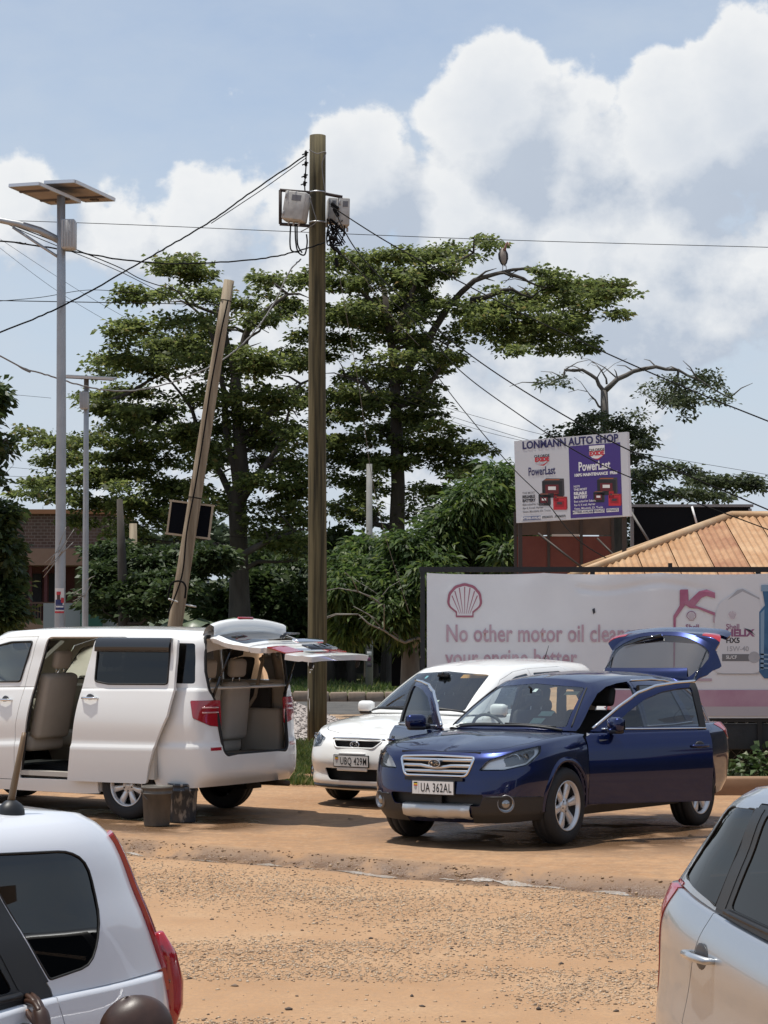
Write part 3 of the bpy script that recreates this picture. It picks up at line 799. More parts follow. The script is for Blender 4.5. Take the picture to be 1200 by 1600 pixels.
def grass(name, label, n, pts, hgt, seed, cols, w=.006):
    rng = np.random.default_rng(seed); x, y, z = pts(rng, n); n = len(x)
    a = rng.random(n) * 6.283; h = hgt * rng.uniform(.4, 1.2, n); l = rng.uniform(.1, .8, n) * h; b = rng.random(n) * 6.283; ww = w * rng.uniform(.6, 1.5, n)
    V = np.empty((n, 4, 3)); dx, dy = np.cos(a) * ww, np.sin(a) * ww
    V[:, 0] = np.stack([x - dx, y - dy, z], 1); V[:, 1] = np.stack([x + dx, y + dy, z], 1)
    V[:, 2] = np.stack([x + dx * .6 + np.cos(b) * l * .4, y + dy * .6 + np.sin(b) * l * .4, z + h * .6], 1); V[:, 3] = np.stack([x + np.cos(b) * l, y + np.sin(b) * l, z + h], 1)
    me = mesh_np(name, V.reshape(-1, 3), np.arange(n * 4).reshape(n, 4))
    return tag(link(name, me, leaf_mat(name + '_' + str(seed), cols, .35)), label, 'grass', None, 'stuff')
def leaf_mat(name, cols, tr=.35, rough=.5, spec=.4):
    if name in MATS: return MATS[name]
    m = bpy.data.materials.new(name); m.use_nodes = True; MATS[name] = m; N = m.node_tree.nodes; L = m.node_tree.links; b = N['Principled BSDF']
    ge = N.new('ShaderNodeNewGeometry'); cr = N.new('ShaderNodeValToRGB'); e = cr.color_ramp.elements
    for i, (p, c) in enumerate(cols): q = e[i] if i < 2 else e.new(p); q.position = p; q.color = (*c, 1)
    L.new(ge.outputs['Random Per Island'], cr.inputs[0])
    tc = N.new('ShaderNodeTexCoord'); nz = N.new('ShaderNodeTexNoise'); nz.inputs['Scale'].default_value = .55; nz.inputs['Detail'].default_value = 3; L.new(tc.outputs['Object'], nz.inputs['Vector'])
    hs = N.new('ShaderNodeHueSaturation'); mr = N.new('ShaderNodeMapRange'); L.new(nz.outputs[0], mr.inputs[0]); mr.inputs[1].default_value = .3; mr.inputs[2].default_value = .7; mr.inputs[3].default_value = .75; mr.inputs[4].default_value = 1.25
    L.new(mr.outputs[0], hs.inputs['Value']); L.new(cr.outputs[0], hs.inputs['Color'])
    L.new(hs.outputs[0], b.inputs['Base Color']); b.inputs['Roughness'].default_value = rough; b.inputs['Specular IOR Level'].default_value = spec
    tl = N.new('ShaderNodeBsdfTranslucent'); L.new(hs.outputs[0], tl.inputs[0]); mx = N.new('ShaderNodeMixShader'); mx.inputs[0].default_value = tr
    L.new(b.outputs[0], mx.inputs[1]); L.new(tl.outputs[0], mx.inputs[2]); L.new(mx.outputs[0], N['Material Output'].inputs[0]); return m
GR = [(0., (.04, .07, .014)), (.5, (.085, .135, .026)), (.85, (.14, .18, .045)), (1., (.26, .22, .09))]
def gp(rng, n):
    y = 26.6 + 10 * rng.random(n) ** 1.3; x = -4.5 + 6.0 * rng.random(n); k = (fbm(x * .8, y * .8, 44) > .36) & (y > 27.2 - (x + 1.5) * .25 + .5 * fbm(x * 2, y * 2, 45)); return x[k], y[k], np.full(k.sum(), .015)
grass('grass', 'green grass strip between the van and the utility pole', 64000, gp, .10, 5, GR, .009)
def gp2(rng, n):
    y = 55.5 + 22 * rng.random(n) ** 1.5; x = -14 + 26 * rng.random(n); k = fbm(x * .3, y * .3, 54) > .33; return x[k], y[k], np.full(k.sum(), .15)
grass('grass', 'grass on the verge across the road', 30000, gp2, .16, 6, GR, .02)
# heap of grey chippings behind the van
def heap():
    c = Vector((-1.75, 38.5)); n = 30; rows = []
    for i in range(n + 1):
        r_ = i / n; rows.append([(c.x + 1.9 * r_ * math.cos(a) * (1 + .12 * math.sin(3 * a)), c.y + 1.6 * r_ * math.sin(a), .02 + .62 * (1 - r_) ** 1.1 * (1 + .1 * math.sin(5 * a + r_ * 4)) - .03 * r_) for a in np.linspace(0, 6.2832, 49)])
    h = MB().grid(rows).build('gravel_heap', mat('chippings', (.30, .265, .245), .9, col2=(.46, .41, .38), scale=22., bump=1., bscale=30), None)
    tag(h, 'heap of grey chippings beside the utility pole', 'gravel heap')
    rng = np.random.default_rng(8); nn = 5200; r_ = rng.random(nn) ** .5; a = rng.random(nn) * 6.283
    x = c.x + 1.9 * r_ * np.cos(a) * (1 + .12 * np.sin(3 * a)); y = c.y + 1.6 * r_ * np.sin(a); z = .02 + .62 * (1 - r_) ** 1.1 * (1 + .1 * np.sin(5 * a + r_ * 4)) - .03 * r_
    global ground_z; keep = ground_z; ground_z = lambda *_: z
    o = stones('chipping', None, nn, lambda rg, k: (x, y), (.014, .035), [(0., (.22, .19, .175)), (.5, (.40, .36, .335)), (1., (.55, .50, .47))], 23, parent=h); ground_z = keep
    del o['category']
heap()
# ---------------------------------------------------------------- buildings, hoardings
def left_building():
    b = empty('brick_building', at(90, 970, 80)); b.location.z = .16; o = b.location
    tag(b, 'two storey brown brick building with a railed veranda at the far left', 'building')
    sc = 80 / F
    def P(px, py, dy=0.): q = at(px, py, 80); return Vector((q.x - o.x, dy, q.z - o.z))
    brick = bpy.data.materials.new('brown_brick'); brick.use_nodes = True; N = brick.node_tree.nodes; L = brick.node_tree.links
    tc = N.new('ShaderNodeTexCoord'); mp = N.new('ShaderNodeMapping'); mp.inputs['Rotation'].default_value = (R(90), 0, 0); L.new(tc.outputs['Object'], mp.inputs[0])
    bt = N.new('ShaderNodeTexBrick'); bt.inputs['Scale'].default_value = 2.2; bt.inputs['Color1'].default_value = (.085, .050, .038, 1); bt.inputs['Color2'].default_value = (.12, .072, .055, 1); bt.inputs['Mortar'].default_value = (.17, .13, .11, 1); bt.inputs['Mortar Size'].default_value = .03
    L.new(mp.outputs[0], bt.inputs['Vector']); L.new(bt.outputs['Color'], N['Principled BSDF'].inputs['Base Color']); N['Principled BSDF'].inputs['Roughness'].default_value = .9
    def slab(name, x0, y0, x1, y1, d0, d1, m, parent=b):
        a, c = P(x0, y1), P(x1, y0); return MB().box(((a.x + c.x) / 2, (d0 + d1) / 2, (a.z + c.z) / 2), (c.x - a.x, d1 - d0, c.z - a.z)).build(name, m, parent)
    slab('wall', -160, 803, 176, 858, -.4, 6, brick)
    slab('parapet', -165, 797, 180, 804, -.6, 6.2, mat('parapet_orange', (.34, .15, .07), .8))
    slab('floor_band', -160, 858, 178, 884, -.8, 6, mat('band_plaster', (.24, .135, .095), .85, col2=(.30, .18, .13), scale=1.))
    slab('back_wall', -160, 884, 170, 985, 1.6, 6, mat('veranda_wall', (.10, .035, .030), .9, col2=(.15, .055, .045), scale=1.))
    for x0, x1 in ((-120, -70), (20, 55), (66, 92), (150, 170)): slab('doorway', x0, 895, x1, 970, 1.5, 1.7, mat('dark_opening', (.012, .010, .010), .7))
    for x in (46, 70): slab('maroon_post', x, 884, x + 5, 972, -.2, .0, mat('maroon_paint', (.11, .022, .024), .6))
    slab('notice_panel', 108, 886, 138, 928, 1.4, 1.55, mat('khaki_panel', (.10, .095, .045), .8))
    slab('base', -160, 970, 178, 990, -1.0, 6, mat('band_plaster', (.24, .135, .095), .85))
    rl = slab('railing', -160, 941, 176, 944, -.95, -.88, mat('railing_brown', (.10, .05, .035), .7))
    k = 0
    rb = None
    for x in np.arange(-40, 176, 4.4):
        q = P(x, 942); q2 = P(x, 970)
        if rb is None: rb = MB().box((0, 0, 0), (.035, .035, q.z - q2.z)).build('baluster', mat('railing_brown', (.10, .05, .035), .7), rl); t = rb
        else: t = rb.copy(); C.objects.link(t)
        t.location = (q.x, -.915, (q.z + q2.z) / 2)
    s1 = MB().box((0, 0, 0), (2.2, .06, .75)).build('signboard', mat('grey_sign', (.32, .33, .34), .7), None, loc=at(125, 962, 66)); tag(s1, 'pale grey low signboard leaning by the street lamp', 'sign')
    s2 = MB().box((0, 0, 0), (.66, .06, .72)).build('signboard', mat('green_sign', (.025, .11, .075), .6), None, loc=at(143, 960, 65.6)); tag(s2, 'small green signboard with white writing', 'sign')
    text('lettering', 'CLINIC', mlookup((0, -.035, .05), (1, 0, 0), (0, 0, 1)), mat('white_print', (.75, .75, .74), .6), s2, size=.15, bold=.02) if False else None
    s3 = MB().box((0, 0, 0), (.92, .05, .36)).build('signboard', mat('dull_grey_sign', (.14, .14, .15), .7), None, loc=at(239, 966, 60)); tag(s3, 'grey roadside signboard with white capital letters', 'sign')
    text('lettering', 'EXTERNAL DESIGN', mlookup((0, -.032, .06), (1, 0, 0), (0, 0, 1)), mat('white_print', (.75, .75, .74), .6), s3, size=.11, bold=.01)
    text('lettering', 'DESIGN', mlookup((0, -.032, -.09), (1, 0, 0), (0, 0, 1)), mat('white_print', (.75, .75, .74), .6), s3, size=.10, bold=.01)
left_building()
def dark_walls():
    # low buildings across the road, in the shade of the trees
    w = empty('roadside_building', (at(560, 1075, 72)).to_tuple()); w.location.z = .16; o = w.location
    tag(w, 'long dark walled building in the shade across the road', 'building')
    def P(px, py): q = at(px, py, 72); return Vector((q.x - o.x, 0, q.z - o.z))
    def slab(name, x0, y0, x1, y1, d0, d1, m, parent=w):
        a, c = P(x0, y1), P(x1, y0); return MB().box(((a.x + c.x) / 2, (d0 + d1) / 2, (a.z + c.z) / 2), (c.x - a.x, d1 - d0, c.z - a.z)).build(name, m, parent)
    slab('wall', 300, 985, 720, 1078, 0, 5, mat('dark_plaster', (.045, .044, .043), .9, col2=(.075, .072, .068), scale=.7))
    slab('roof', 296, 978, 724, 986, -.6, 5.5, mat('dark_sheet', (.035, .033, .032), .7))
    slab('shutter', 590, 1000, 640, 1077, -.08, .02, mat('navy_shutter', (.016, .018, .034), .6))
    slab('plinth', 540, 1052, 600, 1078, -.3, .0, mat('pale_plaster', (.12, .115, .105), .9))
    slab('doorway', 480, 1010, 520, 1077, -.03, .03, mat('dark_opening', (.012, .010, .010), .7))
    s = MB().box((0, 0, 0), (1.05, .06, 1.75)).build('notice_board', mat('board_black', (.008, .009, .011), .95, spec=.1), None, loc=at(650, 1008, 47)); tag(s, 'tall black board with white lettering behind the banner frame', 'sign')
    for k, (t_, z_) in enumerate((('T l  JU', .42), ('er ec s', .12), ('C M J', -.2))):
        text('lettering', t_, mlookup((0, -.035, z_), (1, 0, 0), (0, 0, 1)), mat('white_print', (.75, .75, .74), .6), s, size=.24, bold=.02, xs=.8)
dark_walls()

def pecten(cx, cy, r, M, fill, line, parent, name='shell_emblem'):
    """scallop-shell emblem: outline band and ribs"""
    out = []
    for i in range(33):
        a = R(205) - R(230) * i / 32; rr = r * (1 + .035 * abs(math.sin((i / 32) * math.pi * 7)))
        out.append((cx + rr * math.cos(a), cy + rr * math.sin(a) * .98))
    out += [(cx + .52 * r, cy - .74 * r), (cx + .52 * r, cy - 1.0 * r), (cx - .52 * r, cy - 1.0 * r), (cx - .52 * r, cy - .74 * r)]
    o = flat(name, out, M, line, parent)
    inn = [(cx + (x - cx) * .86, cy - .03 * r + (y - cy) * .86 if True else y) for x, y in out]
    M2 = M @ Matrix.Translation((0, 0, .003))
    m = MB(); m.add([M2 @ Vector((*p, 0)) for p in inn], [tuple(range(len(inn)))])
    m.build(name + '_fill', fill, parent, fix=False)
    m = MB(); M3 = M @ Matrix.Translation((0, 0, .006))
    for k in range(7):
        a = R(160) - R(140) * k / 6; tip = (cx + .80 * r * math.cos(a), cy + .80 * r * math.sin(a)); bs = (cx + (k - 3) * .10 * r, cy - .78 * r)
        dx, dy = tip[0] - bs[0], tip[1] - bs[1]; l = math.hypot(dx, dy); nx, ny = -dy / l, dx / l; w0, w1 = .012 * r, .032 * r
        m.add([M3 @ Vector(p) for p in ((bs[0] + nx * w0, bs[1] + ny * w0, 0), (bs[0] - nx * w0, bs[1] - ny * w0, 0), (tip[0] - nx * w1, tip[1] - ny * w1, 0), (tip[0] + nx * w1, tip[1] + ny * w1, 0))], [(0, 1, 2, 3)])
    m.build(name + '_ribs', line, parent, fix=False); return o

def banner():
    D = 29.0; s = D / F
    org = at(667, 895, D); h = empty('advertising_banner', (org.x, D, gz(2, D)))
    tag(h, 'long faded white motor oil banner with pink lettering, stretched on a black frame', 'banner')
    zt = org.z - h.location.z
    def L_(px, py, dy=0.): q = at(px, py, D); return Vector((q.x - h.location.x, dy, q.z - h.location.z))
    x1 = L_(1420, 900).x; zb = L_(700, 1122).z
    fr = mat('black_iron', (.010, .010, .011), .55)
    for x in (-.055, 2.2, 4.4, x1 + .05): MB().box((x, .07, (zt + .06) / 2), (.06, .06, zt + .06)).build('post', fr, h)
    MB().box((x1 / 2, .07, zt + .045), (x1 + .2, .07, .07)).build('top_rail', fr, h)
    MB().box((x1 / 2, .07, zb - .03), (x1 + .2, .05, .05)).build('bottom_rail', fr, h)
    MB().box((L_(1048, 895).x, .05, zt + .07), (.05, .05, .12)).build('rail_stub', fr, h)
    nx, nz_ = 170, 56; xs = np.linspace(0, x1, nx); vv = np.linspace(0, 1, nz_)
    XX, VV = np.meshgrid(xs, vv); u = XX / x1
    ties = np.abs(np.sin(XX / 1.55 * math.pi)) ** .6; sag = .022 * ties * np.exp(-VV * 7)
    ZZ = zt - .0 + (zb - zt) * VV - sag * (1 - VV)
    def depf(XX, VV): return np.clip((4.0 - XX) / .8, 0, 1) * dep0(XX, VV)
    def dep0(XX, VV): return np.sin(XX * 7 + VV * 9) * .005 * np.exp(-VV * 4) + np.sin(XX * 2.1 + 1 - VV * 4) * .005 * (XX < 4) + .02 * np.exp(-((VV - .07 - .05 * np.sin(XX / 1.55 * math.pi) ** 2) / .02) ** 2) * (XX > 2.0) * (XX < 4.9) + np.sin(XX * 1.1 + VV * 22) * .004 * np.exp(-VV * 8)
    YY = depf(XX, VV)
    V = np.stack([XX, YY, ZZ], -1).reshape(-1, 3); ii = (np.arange(nz_ - 1)[:, None] * nx + np.arange(nx - 1)[None]).ravel()
    sh = link('sheet', mesh_np('sheet', V, np.stack([ii, ii + 1, ii + nx + 1, ii + nx], 1)), mat('faded_vinyl', (.70, .70, .71), .55, col2=(.76, .76, .765), scale=1.2, detail=5), h, smooth=True)
    pk = mat('faded_pink', (.42, .25, .30), .6, col2=(.56, .41, .46), scale=5.); pk2 = mat('faded_pink_strong', (.38, .10, .19), .6, col2=(.44, .19, .27), scale=4.); gy = mat('faded_grey', (.36, .36, .38), .6, col2=(.42, .42, .44), scale=4.); bk = mat('print_black', (.03, .03, .04), .6); plum = mat('faded_plum', (.28, .11, .21), .6)
    pkl = mat('faded_pale_pink', (.50, .38, .43), .6)
    off = -.008
    def Mp(px, py, k=0.): q = L_(px, py, off - k); return mlookup(q, (1, 0, 0), (0, 0, 1))
    I = mlookup((0, off, 0), (1, 0, 0), (0, 0, 1))
    def poly(name, pts, m, k=0.):
        return flat(name, [(L_(*p).x, L_(*p).z) for p in pts], I @ Matrix.Translation((0, 0, k)), m, sh)
    text('lettering', 'No other motor oil cleans', Mp(696, 991), pk, sh, size=31 * s * 1.22, bold=.016, align='LEFT', xs=.70, spacing=1.02)
    text('lettering', 'your engine better', Mp(696, 1029), pk, sh, size=31 * s * 1.22, bold=.016, align='LEFT', xs=.70, spacing=1.02)
    c = L_(726, 938); pecten(c.x, c.z, 26.5 * s, I, mat('vinyl_print_base', (.72, .70, .71), .6), mat('faded_red', (.36, .12, .17), .6), sh)
    # bottom band
    poly('pink_band', [(668 + 732 * i / 60, 1078) for i in range(61)] + [(1400 - 732 * i / 60, 1104) for i in range(61)], mat('pink_band', (.42, .23, .31), .6, col2=(.50, .33, .40), scale=1.6)); poly('pale_band', [(668 + 732 * i / 60, 1104) for i in range(61)] + [(1400 - 732 * i / 60, 1119) for i in range(61)], mat('pale_band', (.47, .43, .45), .6))
    # pink bottle
    poly('pink_bottle', [(1062, 922), (1074, 921), (1074, 935), (1070, 946), (1056, 966), (1054, 1040), (1052, 1046), (1052, 962), (1062, 946)], pk2, .001)
    poly('pink_bottle_neck', [(1063, 921), (1075, 921), (1076, 942), (1062, 946)], pk2, .003)
    poly('pink_bottle_handle', [(1070, 945), (1092, 924), (1104, 921), (1117, 926), (1117, 935), (1104, 931), (1096, 934), (1086, 946), (1117, 957), (1117, 962), (1090, 951), (1078, 950)], pk2, .003)
    poly('pink_bottle_base', [(1060, 1060), (1112, 1060), (1112, 1064), (1060, 1064)], pkl, .001); poly('pink_bottle_side', [(1114, 962), (1117, 962), (1117, 974), (1114, 972)], pkl)
    c = L_(1080, 962); pecten(c.x, c.z, 7.2 * s, I, mat('vinyl_print_base', (.72, .70, .71), .6), plum, sh)
    text('lettering', 'Shell', Mp(1071, 980), plum, sh, size=9.5 * s * 1.2, align='LEFT', bold=.015); text('lettering', 'HELIX', Mp(1071, 990), plum, sh, size=11.5 * s * 1.25, align='LEFT', bold=.05, xs=1.05)
    # grey bottle
    o_ = rpoly([(1124, 940, 0), (1160, 920, 0), (1188, 935, 0), (1190, 1052, 0), (1114, 1052, 0), (1117, 960, 0)], 14)
    poly('grey_bottle', [(p.x, p.y) for p in o_], mat('pale_grey_print', (.67, .67, .685), .6), .0005)
    poly('grey_bottle_edge', [(1120, 1052), (1186, 1052), (1186, 1053.5), (1120, 1053.5)], gy, .002); poly('grey_bottle_shade', [(1136, 938), (1152, 922), (1160, 920), (1186, 934), (1187, 937), (1160, 924), (1146, 932)], gy, .002)
    c = L_(1144, 961); pecten(c.x, c.z, 7.8 * s, I, mat('vinyl_print_base', (.72, .70, .71), .6), plum, sh)
    text('lettering', 'Shell', Mp(1134, 979.5, .003), plum, sh, size=9.5 * s * 1.2, align='LEFT', bold=.015); text('lettering', 'HELIX', Mp(1134, 989.5, .003), plum, sh, size=11.5 * s * 1.28, align='LEFT', bold=.05, xs=1.1)
    text('lettering', 'HX5', Mp(1134, 1001, .003), bk, sh, size=9 * s * 1.25, align='LEFT', bold=.03); text('lettering', '15W-40', Mp(1134, 1014, .003), gy, sh, size=8.5 * s * 1.25, align='LEFT', bold=.02)
    poly('grade_bar', [(1128, 1022), (1172, 1022), (1172, 1033), (1128, 1033)], mat('bar_grey', (.17, .17, .18), .6), .003); text('lettering', 'SL/CF', Mp(1134, 1027, .007), mat('white_print', (.75, .75, .74), .6), sh, size=5.5 * s * 1.3, align='LEFT', bold=.02)
    poly('swoosh', [(1161, 981), (1172, 984), (1180, 993), (1176, 990), (1168, 985)], bk, .008); poly('grade_disc', [(1178 + 9 * math.cos(a), 1027 + 9 * math.sin(a)) for a in np.linspace(0, 6.28, 20)[:-1]], gy, .004)
    # blue bottle, at the edge of the picture
    bl = mat('bottle_blue', (.02, .09, .20), .5, col2=(.05, .17, .32), scale=3.); bll = mat('bottle_blue_light', (.22, .34, .46), .5)
    poly('blue_bottle', [(1190, 916), (1212, 916), (1212, 940), (1240, 965), (1268, 930), (1290, 930), (1296, 980), (1296, 1040), (1288, 1060), (1194, 1060), (1186, 1050), (1186, 956), (1195, 946)], bl, .001)
    poly('blue_bottle_cap', [(1189, 914), (1213, 914), (1213, 924), (1189, 924)], bll, .004)
    for k in range(4): poly('bottle_rib', [(1188, 1021 + k * 7), (1230, 1024 + k * 7), (1230, 1026 + k * 7), (1188, 1023.5 + k * 7)], bll, .004)
    poly('bottle_shine', [(1188, 958), (1194, 952), (1193, 1046), (1188, 1046)], bll, .004)
    poly('tear', [(925, 952), (929, 950), (930, 957), (927, 960)], bk, .002)
    # lay the print on the rippled vinyl
    for ch in sh.children:
        for v in ch.data.vertices: v.co.y += float(depf(np.array(v.co.x), np.array((v.co.z - zt) / (zb - zt)))) - .004
    # rubber sheets and netting below
    f = empty('mesh_fence', (h.location.x, D + .2, h.location.z)); tag(f, 'chain link fence hung with black rubber sheets below the banner', 'fence')
    b2 = mat('rubber_sheet', (.022, .023, .025), .75, col2=(.035, .036, .038), scale=4., bump=.3, bscale=14)
    MB().box((x1 / 2, .25, zb / 2), (x1, .02, zb)).build('backing', mat('dark_backing', (.012, .013, .011), .9), f)
    for k in range(6):
        a, c = L_(700 + k * 101 + 24, 1131), L_(700 + k * 101 + 121, 1176 if k % 2 else 1172)
        MB().rbox(((a.x + c.x) / 2, -.1, (a.z + c.z) / 2), (c.x - a.x - .04, .03, a.z - c.z), .015, 2).build('rubber_sheet', b2, f)
    wm = MB(); wr = mat('fence_wire', (.13, .11, .09), .6, .6); zt2 = zb - .02
    for k in range(int(x1 / .14)):
        wm.tube([(k * .14, .1, .05), (k * .14 + zt2 - .05, .1, zt2)], .004, 4, cap=False); wm.tube([(k * .14, .1, zt2), (k * .14 + zt2 - .05, .1, .05)], .004, 4, cap=False)
    wm.build('wire_mesh', wr, f, fix=False)
    k = MB().rbox((0, 0, 0), (7.5, .22, .26), .03, 2).build('planter_edge', mat('planter_brown', (.20, .12, .07), .9, col2=(.28, .17, .10), scale=2.), None, loc=(5.6, 27.7, gz(4, 27.7) + .1)); tag(k, 'low brown concrete edging of the planting bed behind the blue car', 'edging')
banner()

def billboards():
    D = 38.0; s = D / F
    a, b_ = at(805, 750, 38.6), at(982, 745, 37.4); c = (a + b_) / 2; r_ = (b_ - a); w = Vector((r_.x, r_.y, 0)).length; r_ = Vector((r_.x, r_.y, 0)).normalized()
    top, bot = at(893, 682, D).z, at(893, 812, D).z; zc = (top + bot) / 2; hh = top - bot
    root = empty('billboard', (c.x, c.y, .0)); tag(root, 'white and purple car battery billboard on posts above the banner', 'billboard')
    roll = Matrix.Rotation(R(1.6), 4, 'Z')
    M = mlookup((0, 0, zc), r_, (0, 0, 1)) @ roll
    MB().box((0, 0, -.04), (w, hh, .08), 0, M).build('panel', mat('billboard_white', (.56, .57, .60), .5), root)
    steel = mat('post_steel', (.06, .05, .045), .6, .5)
    for x in (-.45 * w, .47 * w): MB().box((x * r_.x, x * r_.y + .16, zc / 2 - .1), (.07, .07, zc + .2)).build('post', steel, root)
    def p(px, py, k=0.): return ((px - 893.5) * s, (747 - py) * s, .0025 + k * .35)
    navy = mat('print_navy', (.020, .018, .10), .5); pur = mat('print_purple', (.055, .030, .20), .5); wh = mat('white_print', (.75, .75, .74), .6); red = mat('print_red', (.50, .02, .035), .5); bkm = mat('print_black', (.03, .03, .04), .6); gm = mat('print_grey', (.16, .16, .18), .6)
    pan = root.children[0]
    flat('purple_half', [p(891, 697), p(981, 697), p(981, 810), p(891, 810)], M, pur, pan)
    def T(px, py, t, size, m, bold=0., xs=1., k=.008, align='CENTER', sp=1.):
        q = p(px, py, k); text('lettering', t, M @ Matrix.Translation(q), m, pan, size=size * s * 1.35, bold=bold, xs=xs, align=align, spacing=sp)
    T(893, 690.5, 'LONMANN AUTO SHOP', 12.3, navy, .035, .93)
    for cx, dark in ((843, 0), (940, 1)):
        if dark: flat('brand_shield', [p(927, 699, .003), p(954, 699, .003), p(954, 713, .003), p(948, 718, .003), p(940, 720, .003), p(932, 718, .003), p(927, 713, .003)], M, wh, pan)
        T(cx, 706 + (0 if dark else 3), 'CHLORIDE', 4.2, bkm, .03); T(cx, 711.5 + (0 if dark else 3), 'EXIDE', 6.6, red, .06, 1.05)
        flat('brand_swoosh', [p(cx - 8, 719.5 + (0 if dark else 3), .006), p(cx + 2, 719.5 + (0 if dark else 3), .006), p(cx + 13, 714 + (0 if dark else 3), .006), p(cx + 3, 721.5 + (0 if dark else 3), .006)], M, red, pan)
    T(842, 733, 'PowerLast', 13.5, navy, .02, .62); T(935, 731, 'PowerLast', 14.5, wh, .025, .66)
    T(937, 743.5, '100% MAINTENANCE  FREE', 4.6, wh, .05)
    for ox, m1, m2 in ((806, gm, bkm), (898, wh, wh)):
        T(ox, 766 - (5 if ox > 850 else 0), 'THE MOST' if ox < 850 else 'NS70', 3.6, m1, .01, align='LEFT')
        if ox > 850: T(ox, 766, 'THE MOST', 3.6, m1, .03, align='LEFT')
        T(ox, 772, 'RELIABLE', 4.6, m2, .05, .9, align='LEFT'); T(ox, 778, 'BATTERY', 4.6, m2, .05, .9, align='LEFT')
        for k_, t_ in enumerate(('Best suited for Subaru,', 'Rav 4, X trail, Harrier', 'Vezzo, Mitsubishi, EX. Trucks')): T(ox, 784.5 + k_ * 5.6, t_, 3.6, m1, .01, .86, align='LEFT')
    for x0, x1_, t_, dk in ((806, 838, 'BATTERIES AVAILABLE', 1), (840, 860, '0752365272', 0), (862, 882, ', 0774365272', 0)):
        if dk: flat('strip', [p(x0, 803, .003), p(x1_, 803, .003), p(x1_, 809, .003), p(x0, 809, .003)], M, mat('strip_blue', (.10, .13, .26), .5), pan)
        T((x0 + x1_) / 2, 806, t_, 3.6, wh if dk else bkm, .03, .78)
    for x0, x1_, t_ in ((895, 931, 'BATTERIES AVAILABLE'), (932, 951, '0752365272'), (954, 975, '0774365272')):
        flat('strip', [p(x0, 798.5, .003), p(x1_, 798.5, .003), p(x1_, 804, .003), p(x0, 804, .003)], M, wh, pan); T((x0 + x1_) / 2, 801.2, t_, 3.6, navy, .03, .80)
    def batt(x, y, w_, h_, mm, tp):
        """a printed car battery: front, side, lid, terminals, label"""
        d = w_ * .22
        flat('battery_front', [p(x, y, .003), p(x + w_, y + d * .25, .003), p(x + w_, y + h_ + d * .25, .003), p(x, y + h_, .003)], M, mm, pan); flat('battery_lid', [p(x, y, .004), p(x + d, y - d * .55, .004), p(x + w_ + d * .4, y - d * .25, .004), p(x + w_, y + d * .25, .004)], M, tp, pan)
        flat('battery_side', [p(x + w_, y + d * .25, .003), p(x + w_ + d * .4, y - d * .25, .003), p(x + w_ + d * .4, y + h_ - d * .3, .003), p(x + w_, y + h_ + d * .25, .003)], M, tp, pan)
        flat('battery_panel', [p(x + w_ * .16, y + h_ * .22, .006), p(x + w_ * .82, y + h_ * .27, .006), p(x + w_ * .82, y + h_ * .80, .006), p(x + w_ * .16, y + h_ * .74, .006)], M, mat('panel_maroon', (.13, .012, .02), .5) if mm is not red else mat('panel_red', (.30, .012, .022), .5), pan); flat('battery_stripe', [p(x + d * .9, y - d * .36, .008), p(x + w_ * .9, y - d * .18, .008), p(x + w_ * .86, y - d * .02, .008), p(x + d * .5, y - d * .2, .008)], M, mat('stripe_orange', (.42, .12, .05), .5), pan)
        flat('battery_label', [p(x + w_ * .30, y + h_ * .34, .009), p(x + w_ * .68, y + h_ * .37, .009), p(x + w_ * .68, y + h_ * .58, .009), p(x + w_ * .30, y + h_ * .55, .009)], M, wh if mm is not red else mat('label_dark', (.05, .04, .05), .5), pan)
    # (label panels and stripes are printed flat)
    dkb = mat('battery_black', (.014, .014, .017), .4); dkt = mat('battery_lid', (.05, .045, .05), .4); rdt = mat('battery_red_side', (.28, .015, .025), .5)
    for dx, sc in ((0, 1.), (97, .9)):
        batt(842 + dx, 749 + (4 if dx else 0), 36 * sc, 26 * sc, dkb, dkt); batt(862 + dx * 1., 770 + (2 if dx else 0), 8, 12 * sc, red, rdt); batt(835 + dx, 770 + (2 if dx else 0), 20 * sc, 17 * sc, dkb, dkt); batt(861 + dx, 777 + (1 if dx else 0), 23 * sc, 18 * sc, red, rdt)
    # maroon sheet board below
    r2 = empty('sheet_board', (c.x, 39.2, 0)); tag(r2, 'rusty maroon sheet metal board under the battery billboard', 'board')
    s2 = 39.2 / F
    def q(px, py): v = at(px, py, 39.2); return v.x - c.x, v.z
    mar = mat('maroon_sheet', (.115, .030, .022), .75, col2=(.16, .048, .034), scale=2., lo=.3, hi=.7, bump=.15, bscale=5); brn = mat('brown_sheet', (.075, .052, .040), .8, col2=(.11, .075, .055), scale=2.)
    for x0, x1_ in ((806, 856), (858, 907), (909, 956)):
        (ax, az), (bx, bz) = q(x0, 900), q(x1_, 838); MB().box(((ax + bx) / 2, 0, (az + bz) / 2), (bx - ax, .04, bz - az)).build('maroon_panel', mar, r2)
        (ax, az), (bx, bz) = q(x0, 836), q(x1_, 800); MB().box(((ax + bx) / 2, .01, (az + bz) / 2), (bx - ax, .04, bz - az)).build('brown_panel', brn, r2)
    for x in (805, 857, 908, 957): (ax, az) = q(x, 800); MB().box((ax, -.01, az / 2), (.05, .06, az)).build('stud', steel, r2)
    (ax, az), (bx, bz) = q(840, 834), q(912, 894); MB().tube([(ax, -.15, az), (bx, -.6, bz)], .022, 6).build('brace', steel, r2)
    (ax, az), (bx, bz) = q(932, 842), q(965, 880); MB().tube([(ax, -.15, az), (bx, -.6, bz)], .022, 6).build('brace', steel, r2)
